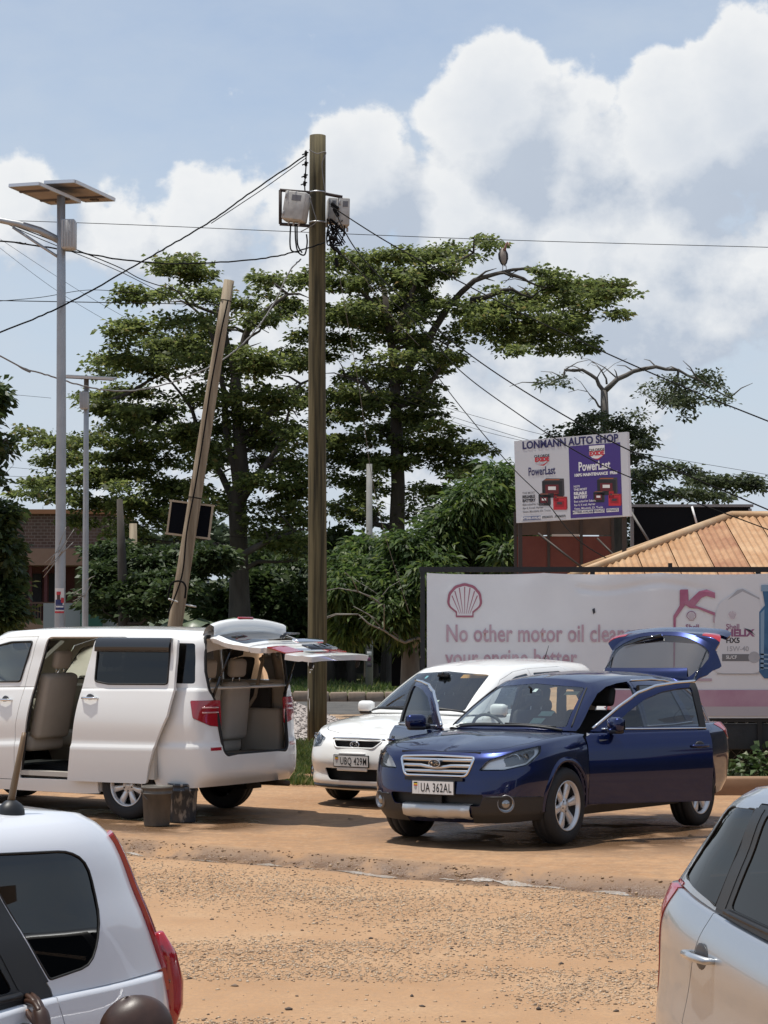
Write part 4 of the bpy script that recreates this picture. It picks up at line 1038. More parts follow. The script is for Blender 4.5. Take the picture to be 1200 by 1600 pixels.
    (ax, az), (bx, bz) = q(862, 835), q(905, 838); MB().box(((ax + bx) / 2, -.04, (az + bz) / 2), (bx - ax, .02, .04)).build('torn_strip', mat('pale_strip', (.5, .48, .45), .7), r2)
    # plain black board
    r3 = empty('black_board', (at(1078, 840, 41).x, 41, 0)); tag(r3, 'plain black hoarding behind the rusty roof', 'hoarding')
    def q3(px, py): v = at(px, py, 41); return v.x - r3.location.x, v.z
    (ax, az), (bx, bz) = q3(986, 905), q3(1172, 792); MB().box(((ax + bx) / 2, 0, (az + bz) / 2), (bx - ax, .08, bz - az)).build('panel', mat('board_black', (.008, .009, .011), .95, spec=.1), r3)
    MB().box(((ax + bx) / 2, -.02, bz + .02), (bx - ax + .1, .12, .05)).build('top_rail', mat('rail_grey', (.22, .22, .22), .5, .5), r3)
    for x in (987, 1171): (gx_, gz_) = q3(x, 795); MB().box((gx_, -.03, gz_ / 2), (.06, .1, gz_)).build('post', mat('rail_grey', (.22, .22, .22), .5, .5), r3)
    (ax, az), (bx, bz) = q3(1080, 792), q3(1086, 818); MB().tube([(ax, -.1, az), (bx, -.2, bz)], .02, 6).build('white_stay', wh, r3); (ax, az), (bx, bz) = q3(985, 800), q3(1015, 855); MB().tube([(ax, -.1, az), (bx, -.4, bz)], .025, 6).build('stay', mat('stay_grey', (.13, .12, .11), .6), r3)
billboards()

def roof_house():
    """low shop with a rusty corrugated hip roof behind the banner"""
    A, Bq = at(1143, 806, 36.5), at(1420, 803, 36.5); E0 = at(938, 896, 32.5)
    root = empty('tin_roof_house', (A.x, 36.0, 0)); tag(root, 'low house with a rusty orange corrugated iron hip roof', 'house'); o = root.location
    ez = E0.z - .03; xl, xr, yf, yb = E0.x - .35, Bq.x + 3, 33.2, 39.8
    wall = MB().box(((xl + xr) / 2 - o.x, (yf + yb) / 2 - o.y, (ez - .05) / 2), (xr - xl - .9, yb - yf - .9, ez - .05)).build('wall', mat('house_plaster', (.42, .36, .29), .9), root)
    rust = mat('rusty_iron', (.36, .185, .080), .62, .15, col2=(.50, .325, .180), scale=2.6, detail=8, stretch=(1, 1, 1), lo=.32, hi=.68); rust2 = mat('red_rust_iron', (.27, .115, .055), .7, .1, col2=(.42, .24, .125), scale=2.)
    rz = A.z
    def corr(P0, P1, Q0, Q1, nm, m, n):
        """corrugated sheet between eave P0-P1 and ridge Q0-Q1"""
        rows = [[], []]; nrm = (P1 - P0).cross(Q0 - P0).normalized()
        for i in range(n + 1):
            t = i / n; w = (.016 if i % 2 else -.016); rows[0].append(P0.lerp(P1, t) + nrm * w - o); rows[1].append(Q0.lerp(Q1, t) + nrm * w - o)
        return MB().grid(rows, 0, False).build(nm, m, root)
    FL, FR, BL = Vector((xl, yf, ez)), Vector((xr, yf, ez)), Vector((xl, yb, ez)); RA, RB = Vector((A.x, 36.5, rz)), Vector((xr - 3, 36.5, rz))
    ns = 16
    for k in range(ns):                                    # front slope, sheet by sheet (triangular at the hip)
        t0, t1 = k / ns, (k + 1) / ns; e0, e1 = FL.lerp(FR, t0), FL.lerp(FR, t1)
        def up(x):
            if x <= RA.x: f = (x - FL.x) / (RA.x - FL.x); return Vector((x, yf + (36.5 - yf) * f, ez + (rz - ez) * f))
            return Vector((x, 36.5, rz))
        g = .015
        corr(e0 + Vector((g, 0, 0)), e1, up(e0.x + g), up(e1.x), 'roof_sheet', rust2 if k in (4,) else rust, 10)
    for k in range(6):
        t0, t1 = k / 6, (k + 1) / 6; e0, e1 = FL.lerp(BL, t0), FL.lerp(BL, t1)
        def up2(y):
            f = (y - yf) / (36.5 - yf) if y < 36.5 else (yb - y) / (yb - 36.5); f = min(max(f, 0), 1); return Vector((FL.x + (RA.x - FL.x) * f, y, ez + (rz - ez) * f))
        corr(e1, e0, up2(e1.y), up2(e0.y), 'roof_sheet', rust, 8)
    for a_, b_ in ((FL, RA), (RA, RB), (BL, RA)):
        MB().tube([a_ - o + Vector((0, 0, .01)), b_ - o + Vector((0, 0, .01))], .07, 8).build('ridge_cap', mat('ridge_iron', (.46, .33, .20), .6, .15, col2=(.40, .24, .12), scale=3.), root)
    MB().add([FR - o, Vector((xr, yb, ez)) - o, RB - o], [(0, 1, 2)]).add([BL - o, Vector((xr, yb, ez)) - o, RB - o, RA - o], [(0, 1, 2, 3)]).build('rear_roof', rust2, root)
    for k in range(26):
        t = random.random(); x = random.uniform(RA.x - 1.2, RB.x); 
roof_house()
def reflection_extras():
    """unseen things added out of view to shape reflections in paint and glass"""
    w = empty('reflection_fence', (11.0, 16, 0)); tag(w, 'unseen dark fence added right of the yard to darken reflections', 'fence')  # out of view, added so the blue paint mirrors something dark
    MB().box((0, 0, 1.4), (.25, 34, 2.8)).build('fence_face', mat('dark_sheet_fence', (.035, .045, .04), .8, col2=(.06, .07, .06), scale=1.), w); MB().box((0, 0, 2.84), (.4, 34, .08)).build('coping', mat('kerb_concrete', (.20, .15, .115), .9), w)
    s = empty('reflection_shops', (0, -16, 0)); tag(s, 'unseen row of shops added behind the viewer for reflections only', 'building')  # added behind the camera to give paint and glass something to mirror
    MB().box((-4, -3, 2.2), (40, 6, 4.4)).build('wall', mat('shop_plaster', (.34, .30, .25), .9), s); MB().box((-4, .6, 3.2), (40, 1.4, .12)).build('awning', mat('awning_iron', (.25, .20, .17), .6, .3), s)
    for k in range(9): MB().box((-21 + k * 4.2, .05, 1.3), (2.6, .1, 2.6)).build('shopfront', mat('dark_opening', (.012, .010, .010), .7), s)
reflection_extras()
# ---------------------------------------------------------------- the blue estate car, three doors open
M_CHROME = mat('chrome', (.78, .79, .80), .08, 1.)
M_BLACK = mat('black_trim', (.012, .012, .013), .45)
M_GLOSSBLACK = mat('gloss_black', (.006, .006, .007), .12, coat=.5)
M_RUBBER = mat('rubber_seal', (.01, .01, .01), .7)
M_GLASS = glass_mat('car_glass', (.72, .80, .77), ior=2.1)
M_TINT = glass_mat('tinted_glass', (.10, .105, .11), ior=1.8)
M_DARKTINT = glass_mat('dark_tinted_glass', (.018, .019, .021), ior=1.55)
M_LENS = glass_mat('lamp_lens', (.93, .95, .96), ior=1.4)
M_REDLENS = mat('red_lens', (.36, .008, .016), .12, coat=1., spec=.6)
M_INTBLACK = mat('dark_interior', (.018, .018, .019), .7)
M_SILVERTRIM = mat('silver_trim', (.50, .50, .49), .38, .7)
def paint(name, col, metal=0., rough=.38, flake=None):
    m = mat(name, col, rough, metal, coat=1., col2=flake, scale=900., lo=.45, hi=.7, coat_rough=.025)
    return m
def headlamp(root, pb, depth_dir, proj, chrome, sg):
    """clear cover + bright reflector bowl set back behind it + projector lens"""
    l = pb.verts.layers.float_vector['nrm']; back = pb.copy(); l2 = back.verts.layers.float_vector['nrm']
    dd = Vector(depth_dir).normalized()
    cen = sum((v.co for v in back.verts), Vector()) / len(back.verts)
    for v in back.verts: v.co = cen + (v.co - cen) * .93 - dd * .05
    bz = back.copy(); c2 = cen + Vector((-.02, sg * .015, .0))
    for v in bz.verts: v.co = c2 + (v.co - cen) * .74 + dd * .012
    lamp = body_obj(back, 'headlamp', chrome, root, .004); body_obj(bz, 'lamp_bezel', mat('bezel_grey', (.20, .205, .21), .25, .8), lamp, .0)
    body_obj(pb, 'lens_cover', M_LENS, lamp, .0)
    p = Vector(proj); M = p.to_track_quat('Z', 'Y')
    T = Matrix.Translation(p) @ dd.to_track_quat('Z', 'Y').to_matrix().to_4x4()
    MB().lathe([(.062, -.05), (.064, .0), (.055, .004), (.046, -.012)], 24, 0, T).lathe([(.046, -.012), (.04, .004), (.022, .014), (.001, .018)], 24, 1, T).build('projector', [M_CHROME, mat('projector_glass', (.05, .06, .08), .03, spec=1., coat=1.)], lamp, fix=False)
    for a, b_, r_ in ((.055, -.022, .040), (.10, -.05, .030)):
        q = p - Vector((.55, -.8 * sg, -.25)).normalized() * -a if False else p + Vector((-.45 * a * 1.6, sg * a * .9, a * .35)); T2 = Matrix.Translation(q) @ dd.to_track_quat('Z', 'Y').to_matrix().to_4x4()
        MB().lathe([(r_, .004), (r_ * .8, -.02), (r_ * .3, -.035), (.001, -.036)], 20, 0, T2).sphere((0, 0, -.016), r_ * .28, 1, 10, 6, T2).build('bulb_bowl', [M_CHROME, mat('bulb', (.8, .75, .6), .2)], lamp, fix=False)
    return lamp

def warp_front(root, x0, amt, xf):
    """shorten the nose a little (all parts fixed to the body)"""
    def go(o, off):
        if o.type == 'MESH':
            for v in o.data.vertices:
                t = max(0., (v.co.x + off - x0) / (xf - x0)); v.co.x -= amt * min(t, 1.05)
        for ch in o.children: go(ch, off + ch.location.x)
    for ch in root.children:
        if ch.name.startswith('wheel') and 'arch' not in ch.name or ch.rotation_mode == 'AXIS_ANGLE': continue
        go(ch, ch.location.x)
def blue_car():
    root = car_root('estate_car', (1.70, 21.7), -124.2, 'dark blue estate car with its front doors and tailgate open')
    P_ = paint('blue_paint', (.0010, .0070, .054), .75, .26, (.0028, .0165, .115))
    base = [(2.36, 0), (2.345, .30), (2.275, .56), (2.11, .77), (1.80, .88), (1.3725, .905), (.9, .90), (.2, .905), (-.6, .905), (-1.3725, .91), (-1.85, .885), (-2.2, .83), (-2.38, .66), (-2.43, .35), (-2.44, 0)]
    rings = [([(-2.44, .36), (-1.9, .30), (-1, .25), (1, .25), (1.9, .24), (2.36, .21)], .15, .08, .14),
             ([(-2.44, .46), (-1, .33), (1, .33), (2.36, .30)], .045, .03, .04),
             ([(-2.44, .60), (0, .48), (2.36, .44)], .0, .014, .0),
             ([(-2.44, .74), (0, .64), (2.36, .57)], .012, .0, .01),
             ([(-2.44, .90), (0, .80), (1.4, .77), (2.36, .68)], .03, .012, .04),
             ([(-2.44, .97), (0, .91), (1.4, .87), (2.0, .81), (2.36, .77)], .05, .032, .045),
             ([(-2.44, 1.03), (-1, 1.02), (.9, .985), (1.5, .945), (2.0, .88), (2.36, .83)], .11, .085, .07)]
    gh0 = [(1.12, 0, 1.03), (1.08, .35, 1.03), (.92, .66, 1.015), (.55, .745, 1.0), (0, .775, 1.0), (-.7, .78, 1.01), (-1.4, .76, 1.03), (-1.95, .715, 1.05), (-2.27, .57, 1.03), (-2.39, .28, 1.02), (-2.41, 0, 1.02)]
    gh1 = [(.34, 0, 1.475), (.32, .3, 1.46), (.22, .52, 1.43), (.02, .565, 1.455), (-.4, .58, 1.485), (-.9, .578, 1.49), (-1.4, .56, 1.475), (-1.68, .54, 1.455), (-1.85, .48, 1.45), (-1.92, .25, 1.46), (-1.93, 0, 1.46)]
    cb = CarBody(base, rings, [(2.25, .835), (2.0, .905), (1.6, .98), (1.0, 1.045)], .92, gh0, gh1, [(.3, 1.50), (0, 1.545), (-.6, 1.575), (-1.3, 1.565), (-1.8, 1.52), (-1.93, 1.49)], sharp=(1,))
    X, Zd = (1, 0, 0), (0, 0, 1)
    low, top = cb.low, cb.top
    cb.arches((1.3725, -1.3725), .36, .388)
    # glass and openings
    ws = panel(top, rpoly([(1, .625, 1.045), (.3, .49, 1.415), (.3, 0, 1.45), (.3, -.49, 1.415), (1, -.625, 1.045), (1, 0, 1.05)], [.04, .04, 0, .04, .04, 0]), X, lambda c: c.x > .1, .003)
    body_obj(ws, 'windscreen', M_GLASS, root, .0)
    def side(P, sg): return [(p[0], sg, p[1]) for p in P]
    FD = [(.945, .335), (.945, .60), (.945, .965), (.77, 1.045), (.50, 1.225), (.27, 1.355), (.07, 1.42), (-.15, 1.452), (-.36, 1.467), (-.385, 1.0), (-.375, .335)]
    FG = [(.60, 1.045), (.42, 1.185), (.22, 1.305), (.03, 1.375), (-.14, 1.405), (-.29, 1.417), (-.315, 1.045)]
    RD = [(-.43, .335), (-.44, 1.0), (-.41, 1.47), (-.8, 1.48), (-1.15, 1.47), (-1.36, 1.38), (-1.49, 1.12), (-1.51, .95), (-1.44, .80), (-1.16, .74), (-1.0, .60), (-.95, .335)]
    RG = [(-.48, 1.045), (-.49, 1.43), (-1.05, 1.428), (-1.19, 1.40), (-1.36, 1.065)]
    QG = [(-1.49, 1.085), (-1.31, 1.385), (-1.50, 1.375), (-1.78, 1.20), (-1.84, 1.11)]
    trim_pts = {}
    for sg in (1, -1):
        d = (0, sg, 0); ok = lambda c, sg=sg: c.y * sg > .2
        fg = panel(top, rpoly(side(FG, sg), .02), d, ok, .0)
        ft = panel(top, side(FD, sg), d, ok, .006); fl = panel(low, side(FD, sg), d, ok, .006)
        blk = [f for f in ft.faces if f.calc_center_median().x < -.295]
        fb = take(ft, blk)
        door = body_obj(merge([ft, fl]), 'front_door', [P_, M_INTBLACK], root, .03)
        body_obj(fb, 'door_pillar', M_BLACK, door, .03)
        body_obj(fg, 'door_glass', M_DARKTINT if sg < 0 else glass_mat('grey_glass', (.34, .36, .37), ior=1.8), door, .0, -.012)
        ch = MB(); ch.tube(cb.line(side([(.80, 1.035), (.50, 1.235), (.27, 1.365), (.07, 1.43), (-.15, 1.46), (-.36, 1.474)], sg), d, 'top', .006), .015, 6)
        ch.tube(cb.line(side([(.72, 1.03), (.3, 1.028), (-.37, 1.028)], sg), d, 'top', .006), .010, 6)
        ch.build('chrome_strip', M_CHROME, door)
        handle(door, cb.snap((-.24, sg, .865), d), .20, d, P_)
        MB().rbox((.28, sg * .83, .66), (1.1, .05, .56), .03, 2).rbox((.2, sg * .80, .80), (.6, .07, .07), .03, 2).build('door_card', M_INTBLACK, door)
        mirror_obj(door, (.66, sg * .80, 1.055), sg, P_)
        swing(door, (.95, sg * .875, .7), (0, 0, 1), R(-34) if sg > 0 else R(51))
        rg = panel(top, rpoly(side(RG, sg), .02), d, ok, .0); qg = panel(top, rpoly(side(QG, sg), .015), d, ok, .0)
        rt = panel(top, side(RD, sg), d, ok, .007); rl = panel(low, side(RD, sg), d, ok, .007)
        rdoor = body_obj(merge([rt, rl]), 'rear_door', [P_, M_INTBLACK], root, .03)
        body_obj(rg, 'door_glass', M_TINT, rdoor, .0, -.006); body_obj(qg, 'quarter_glass', M_TINT, root, .0, -.003)
        MB().tube(cb.line(side([(-.45, 1.03), (-1.0, 1.033), (-1.5, 1.05)], sg), d, 'top', .006), .010, 6).tube(cb.line(side([(-.45, 1.478), (-.9, 1.487), (-1.2, 1.474), (-1.5, 1.43), (-1.9, 1.22)], sg), d, 'top', .007), .009, 6).build('chrome_strip', M_CHROME, rdoor)
        MB().box((-.465, sg * .668, 1.235), (.05, .012, .38), 0, Matrix.Identity(4)).build('pillar_trim', M_BLACK, rdoor)
        handle(rdoor, cb.snap((-1.27, sg, .885), d), .20, d, P_)
        # tail lamp wrapping the rear corner
        tl = panel(low, [(-1.95, .86 * sg, 1.03), (-2.30, .70 * sg, 1.05), (-2.42, .66 * sg, .90), (-2.30, .8 * sg, .84), (-2.16, .86 * sg, .88)], (-.75, sg * .66, .1), lambda c, sg=sg: c.y * sg > .3 and c.x < -1.7, .003)
        body_obj(tl, 'tail_lamp', M_REDLENS, root, .01, .004)
        # headlamp
        hl = panel(low, rpoly([(2.29, .44 * sg, .685), (2.215, .49 * sg, .775), (2.03, .72 * sg, .865), (1.80, .86 * sg, .915), (1.84, .88 * sg, .85), (2.02, .83 * sg, .74), (2.20, .66 * sg, .69)], [.02, .04, .03, .015, .04, .04, .03]), (.8, sg * .6, .12), lambda c, sg=sg: c.y * sg > .2 and c.x > 1.4, .003)
        headlamp(root, hl, (.85, sg * .5, .05), (2.055, sg * .69, .775), mat('reflector', (.86, .87, .88), .25, .35), sg)
    # bonnet
    HB = [(2.215, 0), (2.185, .36), (2.06, .60), (1.75, .715), (1.3, .755), (.93, .775)]
    hp = rpoly([(x, y, 1) for x, y in HB] + [(x, -y, 1) for x, y in reversed(HB[1:])], [0, 0, .1, 0, 0, .0, .0, 0, 0, .1, 0][:11])
    bn = panel(low, hp, Zd, lambda c: c.z > .7, .007); body_obj(bn, 'bonnet', P_, root, .012)
    # front: grille, intake, cladding
    GR = rpoly([(3, .395, .80), (3, .33, .632), (3, -.33, .632), (3, -.395, .80), (3, 0, .812)], [.03, .04, .04, .03, 0])
    bmesh.ops.delete(low, geom=cut(low, to2(GR, X), X, lambda c: c.x > 1.9), context='FACES')
    gr = MB().tube([cb.snap(p, X, 'low', .006) for p in GR], .013, 6, closed=True).build('grille', M_CHROME, root)
    MB().box((2.21, 0, .735), (.02, .84, .23)).build('grille_back', M_BLACK, gr)
    for k, z in enumerate((.772, .722, .672)):
        hw = .335 + (z - .632) * .36; pts = []
        rows = []
        for y in np.linspace(-hw, hw, 15):
            q = cb.snap((3, y, z), X); dz = -.016 * max(0, 1 - (y / .16) ** 2) if k == 1 else 0
            rows.append([(q.x - .012, y, z + dz + .016), (q.x + .002, y, z + dz + .009), (q.x + .002, y, z + dz - .009), (q.x - .012, y, z + dz - .016)])
        MB().grid(rows).build('grille_slat', mat('slat_silver', (.62, .63, .64), .2, .95), gr)
    q = cb.snap((3, 0, .74), X)
    Mb = mlookup((q.x + .012, 0, .742), (0, 1, 0), (0, 0, 1))
    bd = MB().lathe([(.001, .012), (.9, .010), (1.0, 0), (1.0, -.02)], 28, 0, Mb @ Matrix.Diagonal((.062, .038, 1, 1))).build('emblem', M_GLOSSBLACK, gr, fix=False)
    em = MB().tube([Mb @ Vector((.058 * math.cos(a), .035 * math.sin(a), .011)) for a in np.linspace(0, 6.283, 25)[:-1]], .004, 5, closed=True)
    for sx, sy, s_ in ((-.028, .006, .013), (.008, .018, .007), (.03, .012, .007), (.004, -.012, .007), (.03, -.008, .007), (.018, .002, .006)):
        em.add([Mb @ Vector((sx + (s_ if i % 2 == 0 else s_ * .4) * math.cos(i * math.pi / 4), sy + (s_ if i % 2 == 0 else s_ * .4) * math.sin(i * math.pi / 4), .0135)) for i in range(8)], [tuple(range(8))])
    em.build('emblem_stars', M_CHROME, gr, fix=False)
    IN = rpoly([(3, .50, .475), (3, .46, .37), (3, -.46, .37), (3, -.50, .475)], .03)
    bmesh.ops.delete(low, geom=cut(low, to2(IN, X), X, lambda c: c.x > 1.9), context='FACES')
    MB().box((2.2, 0, .42), (.02, 1.1, .2)).box((2.26, 0, .42), (.03, .08, .12)).build('intake', M_BLACK, root)
    for sg in (1, -1):
        CL = [(3, .34 * sg, .19), (3, .38 * sg, .37), (3, .455 * sg, .365), (3, .50 * sg, .455), (3, 1.0 * sg, .445), (3, 1.0 * sg, .30), (3, 1.0 * sg, .19)]
        fc = take(low, cut(low, to2(CL, X), X, lambda c, sg=sg: c.x > 1.75 and c.y * sg > .2, -.4))
        cl = body_obj(fc, 'bumper_cladding', mat('cladding', (.022, .022, .023), .55), root, .01, .004)
        fp = cb.snap((3, .675 * sg, .395), X, 'low', .006); n_ = Vector((.85, .5 * sg, 0)).normalized()
        T = Matrix.Translation(fp) @ n_.to_track_quat('Z', 'Y').to_matrix().to_4x4()
        MB().lathe([(.078, -.02), (.080, .010), (.074, .013), (.066, -.01)], 28, 0, T).lathe([(.068, -.005), (.045, -.02), (.04, .006), (.02, .014), (.001, .016)], 24, 1, T).build('fog_lamp', [mat('fog_ring', (.22, .22, .23), .35, .6), mat('fog_glass', (.28, .28, .28), .08, .7, coat=1.)], cl, fix=False)
        MB().tube(cb.line([(3, .52 * sg, .452), (3, .7 * sg, .455), (3, .86 * sg, .45)], X, 'low', .006), .007, 6).build('cladding_edge', M_BLACK, cl)
        sill = take(low, cut(low, to2(side([(1.0, .15), (1.0, .328), (-1.0, .328), (-1.0, .15)], sg), (0, sg, 0)), (0, sg, 0), lambda c, sg=sg: c.y * sg > .5, -.3))
        body_obj(sill, 'sill', mat('cladding', (.022, .022, .023), .55), root, .01, .003)
        for ax in (1.3725, -1.3725):
            cb.arch_lip(ax, .36, .388, sg, root, P_, .045, .014)
            wheel(root, ax, sg * .80, .35, .225, .228, 6, 'six')
    sp = MB()
    rows = []
    for y in np.linspace(-.36, .36, 13):
        q = cb.snap((3, y, .31), X); bmp = .012 if abs(y) > .3 or (abs(abs(y) - .1) > .05 and abs(y) < .28) else 0
        rows.append([(q.x - .05, y, .385), (q.x + .022, y, .372), (q.x + .035, y, .32 + bmp), (q.x + .012, y, .262 + bmp), (q.x - .12, y, .235)])
    sp.grid(rows).build('skid_plate', M_SILVERTRIM, root)
    q = cb.snap((3, 0, .53), X)
    plate(root, (q.x + .012, 0, .525), (0, 1, 0), (0, 0, 1), 'UA 362AL', .44, .115)
    MB().box((q.x + .004, 0, .605), (.01, .62, .03)).build('plate_bracket', M_BLACK, root)
    # tailgate
    TG = [(-3, .505, 1.455), (-3, .62, 1.25), (-3, .70, 1.04), (-3, .685, .74), (-3, .62, .68)]
    TGl = rpoly([Vector(p) for p in TG] + [Vector((p[0], -p[1], p[2])) for p in reversed(TG)], [.03, 0, .05, .04, .04, .04, .04, .05, 0, .03])
    okr = lambda c: c.x < -1.7
    TL = [(-3, .47, 1.405), (-3, .56, 1.25), (-3, .605, 1.10), (-3, .3, 1.06)]
    gl = panel(top, rpoly([Vector(p) for p in TL] + [Vector((p[0], -p[1], p[2])) for p in reversed(TL)], [.04, 0, .06, 0, 0, .06, 0, .04]), (-1, 0, 0), okr, .0)
    tt = panel(top, TGl, (-1, 0, 0), okr, .004); tl_ = panel(low, TGl, (-1, 0, 0), okr, .004)
    lamp = []
    for sg in (1, -1): lamp.append(take(tl_, cut(tl_, to2([(-3, .44 * sg, .90), (-3, .46 * sg, 1.01), (-3, .75 * sg, 1.03), (-3, .75 * sg, .89)], (-1, 0, 0)), (-1, 0, 0))))
    tg = body_obj(merge([tt, tl_]), 'tailgate', [P_, M_INTBLACK], root, .035)
    body_obj(gl, 'tailgate_glass', glass_mat('grey_glass', (.34, .36, .37), ior=1.8), tg, .0, -.004)
    for lb in lamp: body_obj(lb, 'tailgate_lamp', M_REDLENS, tg, .01, .004)
    rows = [[cb.snap((-3, y, 1.10 + .035 * t), (-1, 0, 0), 'top', .01) for y in np.linspace(-.5, .5, 9)] for t in (-1, 1)]
    MB().rbox((-2.02, 0, 1.41), (.03, .42, .028), .012, 2).build('brake_light', M_REDLENS, tg)
    MB().tube([cb.snap((-3, .02, 1.09), (-1, 0, 0), 'top', .03), cb.snap((-3, -.15, 1.12), (-1, 0, 0), 'top', .035), cb.snap((-3, -.42, 1.13), (-1, 0, 0), 'top', .02)], [.022, .016, .008], 8).build('rear_wiper', M_GLOSSBLACK, tg)
    sp_r = [[(-1.83, y, 1.505 - .03 * (y / .5) ** 2), (-1.95, y * .98, 1.502 - .03 * (y / .5) ** 2), (-2.05, y * .97, 1.482 - .03 * (y / .5) ** 2), (-2.045, y * .96, 1.465 - .03 * (y / .5) ** 2), (-1.95, y * .96, 1.45 - .03 * (y / .5) ** 2)] for y in np.linspace(-.5, .5, 11)]
    MB().grid(sp_r).build('roof_spoiler', P_, tg)
    stk = MB()
    stk.rbox((-2.03, -.15, 1.378), (.004, .16, .035), .004, 1).build('yellow_sticker', mat('yellow_sticker', (.72, .42, .05), .6), tg)
    swing(tg, (-1.92, 0, 1.47), (0, 1, 0), R(94))
    for sg in (1, -1): MB().tube([(-1.80, sg * .575, 1.36), (-2.30, sg * .54, 1.80)], .009, 6).tube([(-1.80, sg * .575, 1.36), (-2.0, sg * .56, 1.535)], .014, 8).build('gas_strut', M_GLOSSBLACK, root)
    # panels left over
    body_obj(low, 'body', [P_, M_INTBLACK], root, .012); body_obj(top, 'roof', [P_, mat('headliner', (.30, .29, .27), .9)], root, .02)
    for sg in (1, -1):
        MB().tube(cb.line([(.86, sg * .66, 1.055), (.3, sg * .515, 1.425)], (.6, sg * .35, .7), 'top', .0015), .008, 6).build('windscreen_seal', M_RUBBER, root)
    MB().tube(cb.line([(1.0, -.66, 1.04), (1.05, 0, 1.043), (1.0, .66, 1.04)], (1, 0, .6), 'top', .004), .014, 6).build('cowl_seal', M_BLACK, root)
    for y0, y1 in ((.62, .05), (.0, -.55)):
        MB().tube(cb.line([(1, y0 * .9, 1.055), (1, y1, 1.062)], (1, 0, .3), 'top', .012), .008, 6).build('wiper', M_BLACK, root)
    for (y, z, w, h, c) in ((.43, 1.36, .11, .035, (.75, .72, .55)), (.37, 1.17, .12, .045, (.6, .75, .7)), (.34, 1.105, .11, .05, (.62, .78, .72)), (.06, 1.385, .04, .03, (.7, .72, .75))):
        pts = [cb.snap((3, y + a * w / 2, z + b * h / 2), X, 'top', -.004) for a, b in ((-1, -1), (1, -1), (1, 1), (-1, 1))]
        MB().add(pts, [(0, 1, 2, 3)]).build('windscreen_sticker', mat('sticker_%d' % int(c[0] * 100 + z * 10), c, .6), root)
    common(root, cb, (1.3725, -1.3725), .35, .36, .9, .24, -2.25, 2.15)
    # cabin
    MB().rbox((1.0, 0, .78), (.42, 1.36, .40), .10, 3).rbox((1.02, -.37, .95), (.22, .42, .13), .05, 3).box((1.3, 0, .66), (.3, 1.5, .5)).build('dashboard', M_INTBLACK, root)
    MB().box((-.2, 0, .42), (2.6, 1.5, .04)).box((-1.95, 0, .58), (.75, 1.25, .05)).box((.0, 0, .55), (1.0, .22, .28)).build('cabin_floor', M_INTBLACK, root)
    sw = MB(); T = Matrix.Translation((.66, -.37, .98)) @ Matrix.Rotation(R(-68), 4, 'Y')
    sw.tube([T @ Vector((.185 * math.cos(a), .185 * math.sin(a), 0)) for a in np.linspace(0, 6.283, 25)[:-1]], .016, 8, closed=True); sw.rbox((0, 0, 0), (.12, .14, .05), .03, 2, 0, T); sw.box((0, 0, 0), (.04, .36, .02), 0, T)
    sw.build('steering_wheel', mat('wheel_grey', (.10, .10, .10), .6), root)
    for sg in (1, -1): seat(root, .12, sg * .37, .55, M_INTBLACK, .5, .28, .60)
    MB().rbox((-.95, 0, .56), (.5, 1.25, .16), .05, 3).rbox((-1.25, 0, .86), (.16, 1.25, .62), .06, 3, 0, Matrix.Translation((-1.25, 0, .86)) @ Matrix.Rotation(-.3, 4, 'Y') @ Matrix.Translation((1.25, 0, -.86))).build('rear_bench', M_INTBLACK, root)
    cl = mat('white_cloth', (.72, .74, .72), .9)
    # rags left on the dashboard
    for (x, y, z, s_) in ((.98, -.02, 1.02, .9), (.96, -.48, 1.03, .8)):
        rows = []
        for i in range(9):
            rows.append([(x + (i - 4) * .02 * s_ + random.uniform(-.01, .01), y + (j - 5) * .035 * s_, z + .06 * s_ * math.exp(-((i - 4) ** 2 + (j - 5) ** 2 * .6) / 7) + random.uniform(-.012, .012)) for j in range(11)])
        o = MB().grid(rows).build('cloth', cl, None); M = root.matrix_world
        tag(o, 'crumpled white cloth on the blue car dashboard %s' % ('in the middle' if y > -.2 else 'behind its steering wheel'), 'cloth', 'cloths on the blue car dashboard')
        LATE_PARENT.append((o, root))
    m_ = MB().rbox((.46, 0, 1.36), (.03, .22, .07), .02, 2).tube([(.46, 0, 1.39), (.52, 0, 1.42)], .012, 6).build('rear_view_mirror', M_GLOSSBLACK, root)
    warp_front(root, 1.47, .13, 2.36)
    return root
LATE_PARENT = []
BLUE = blue_car()
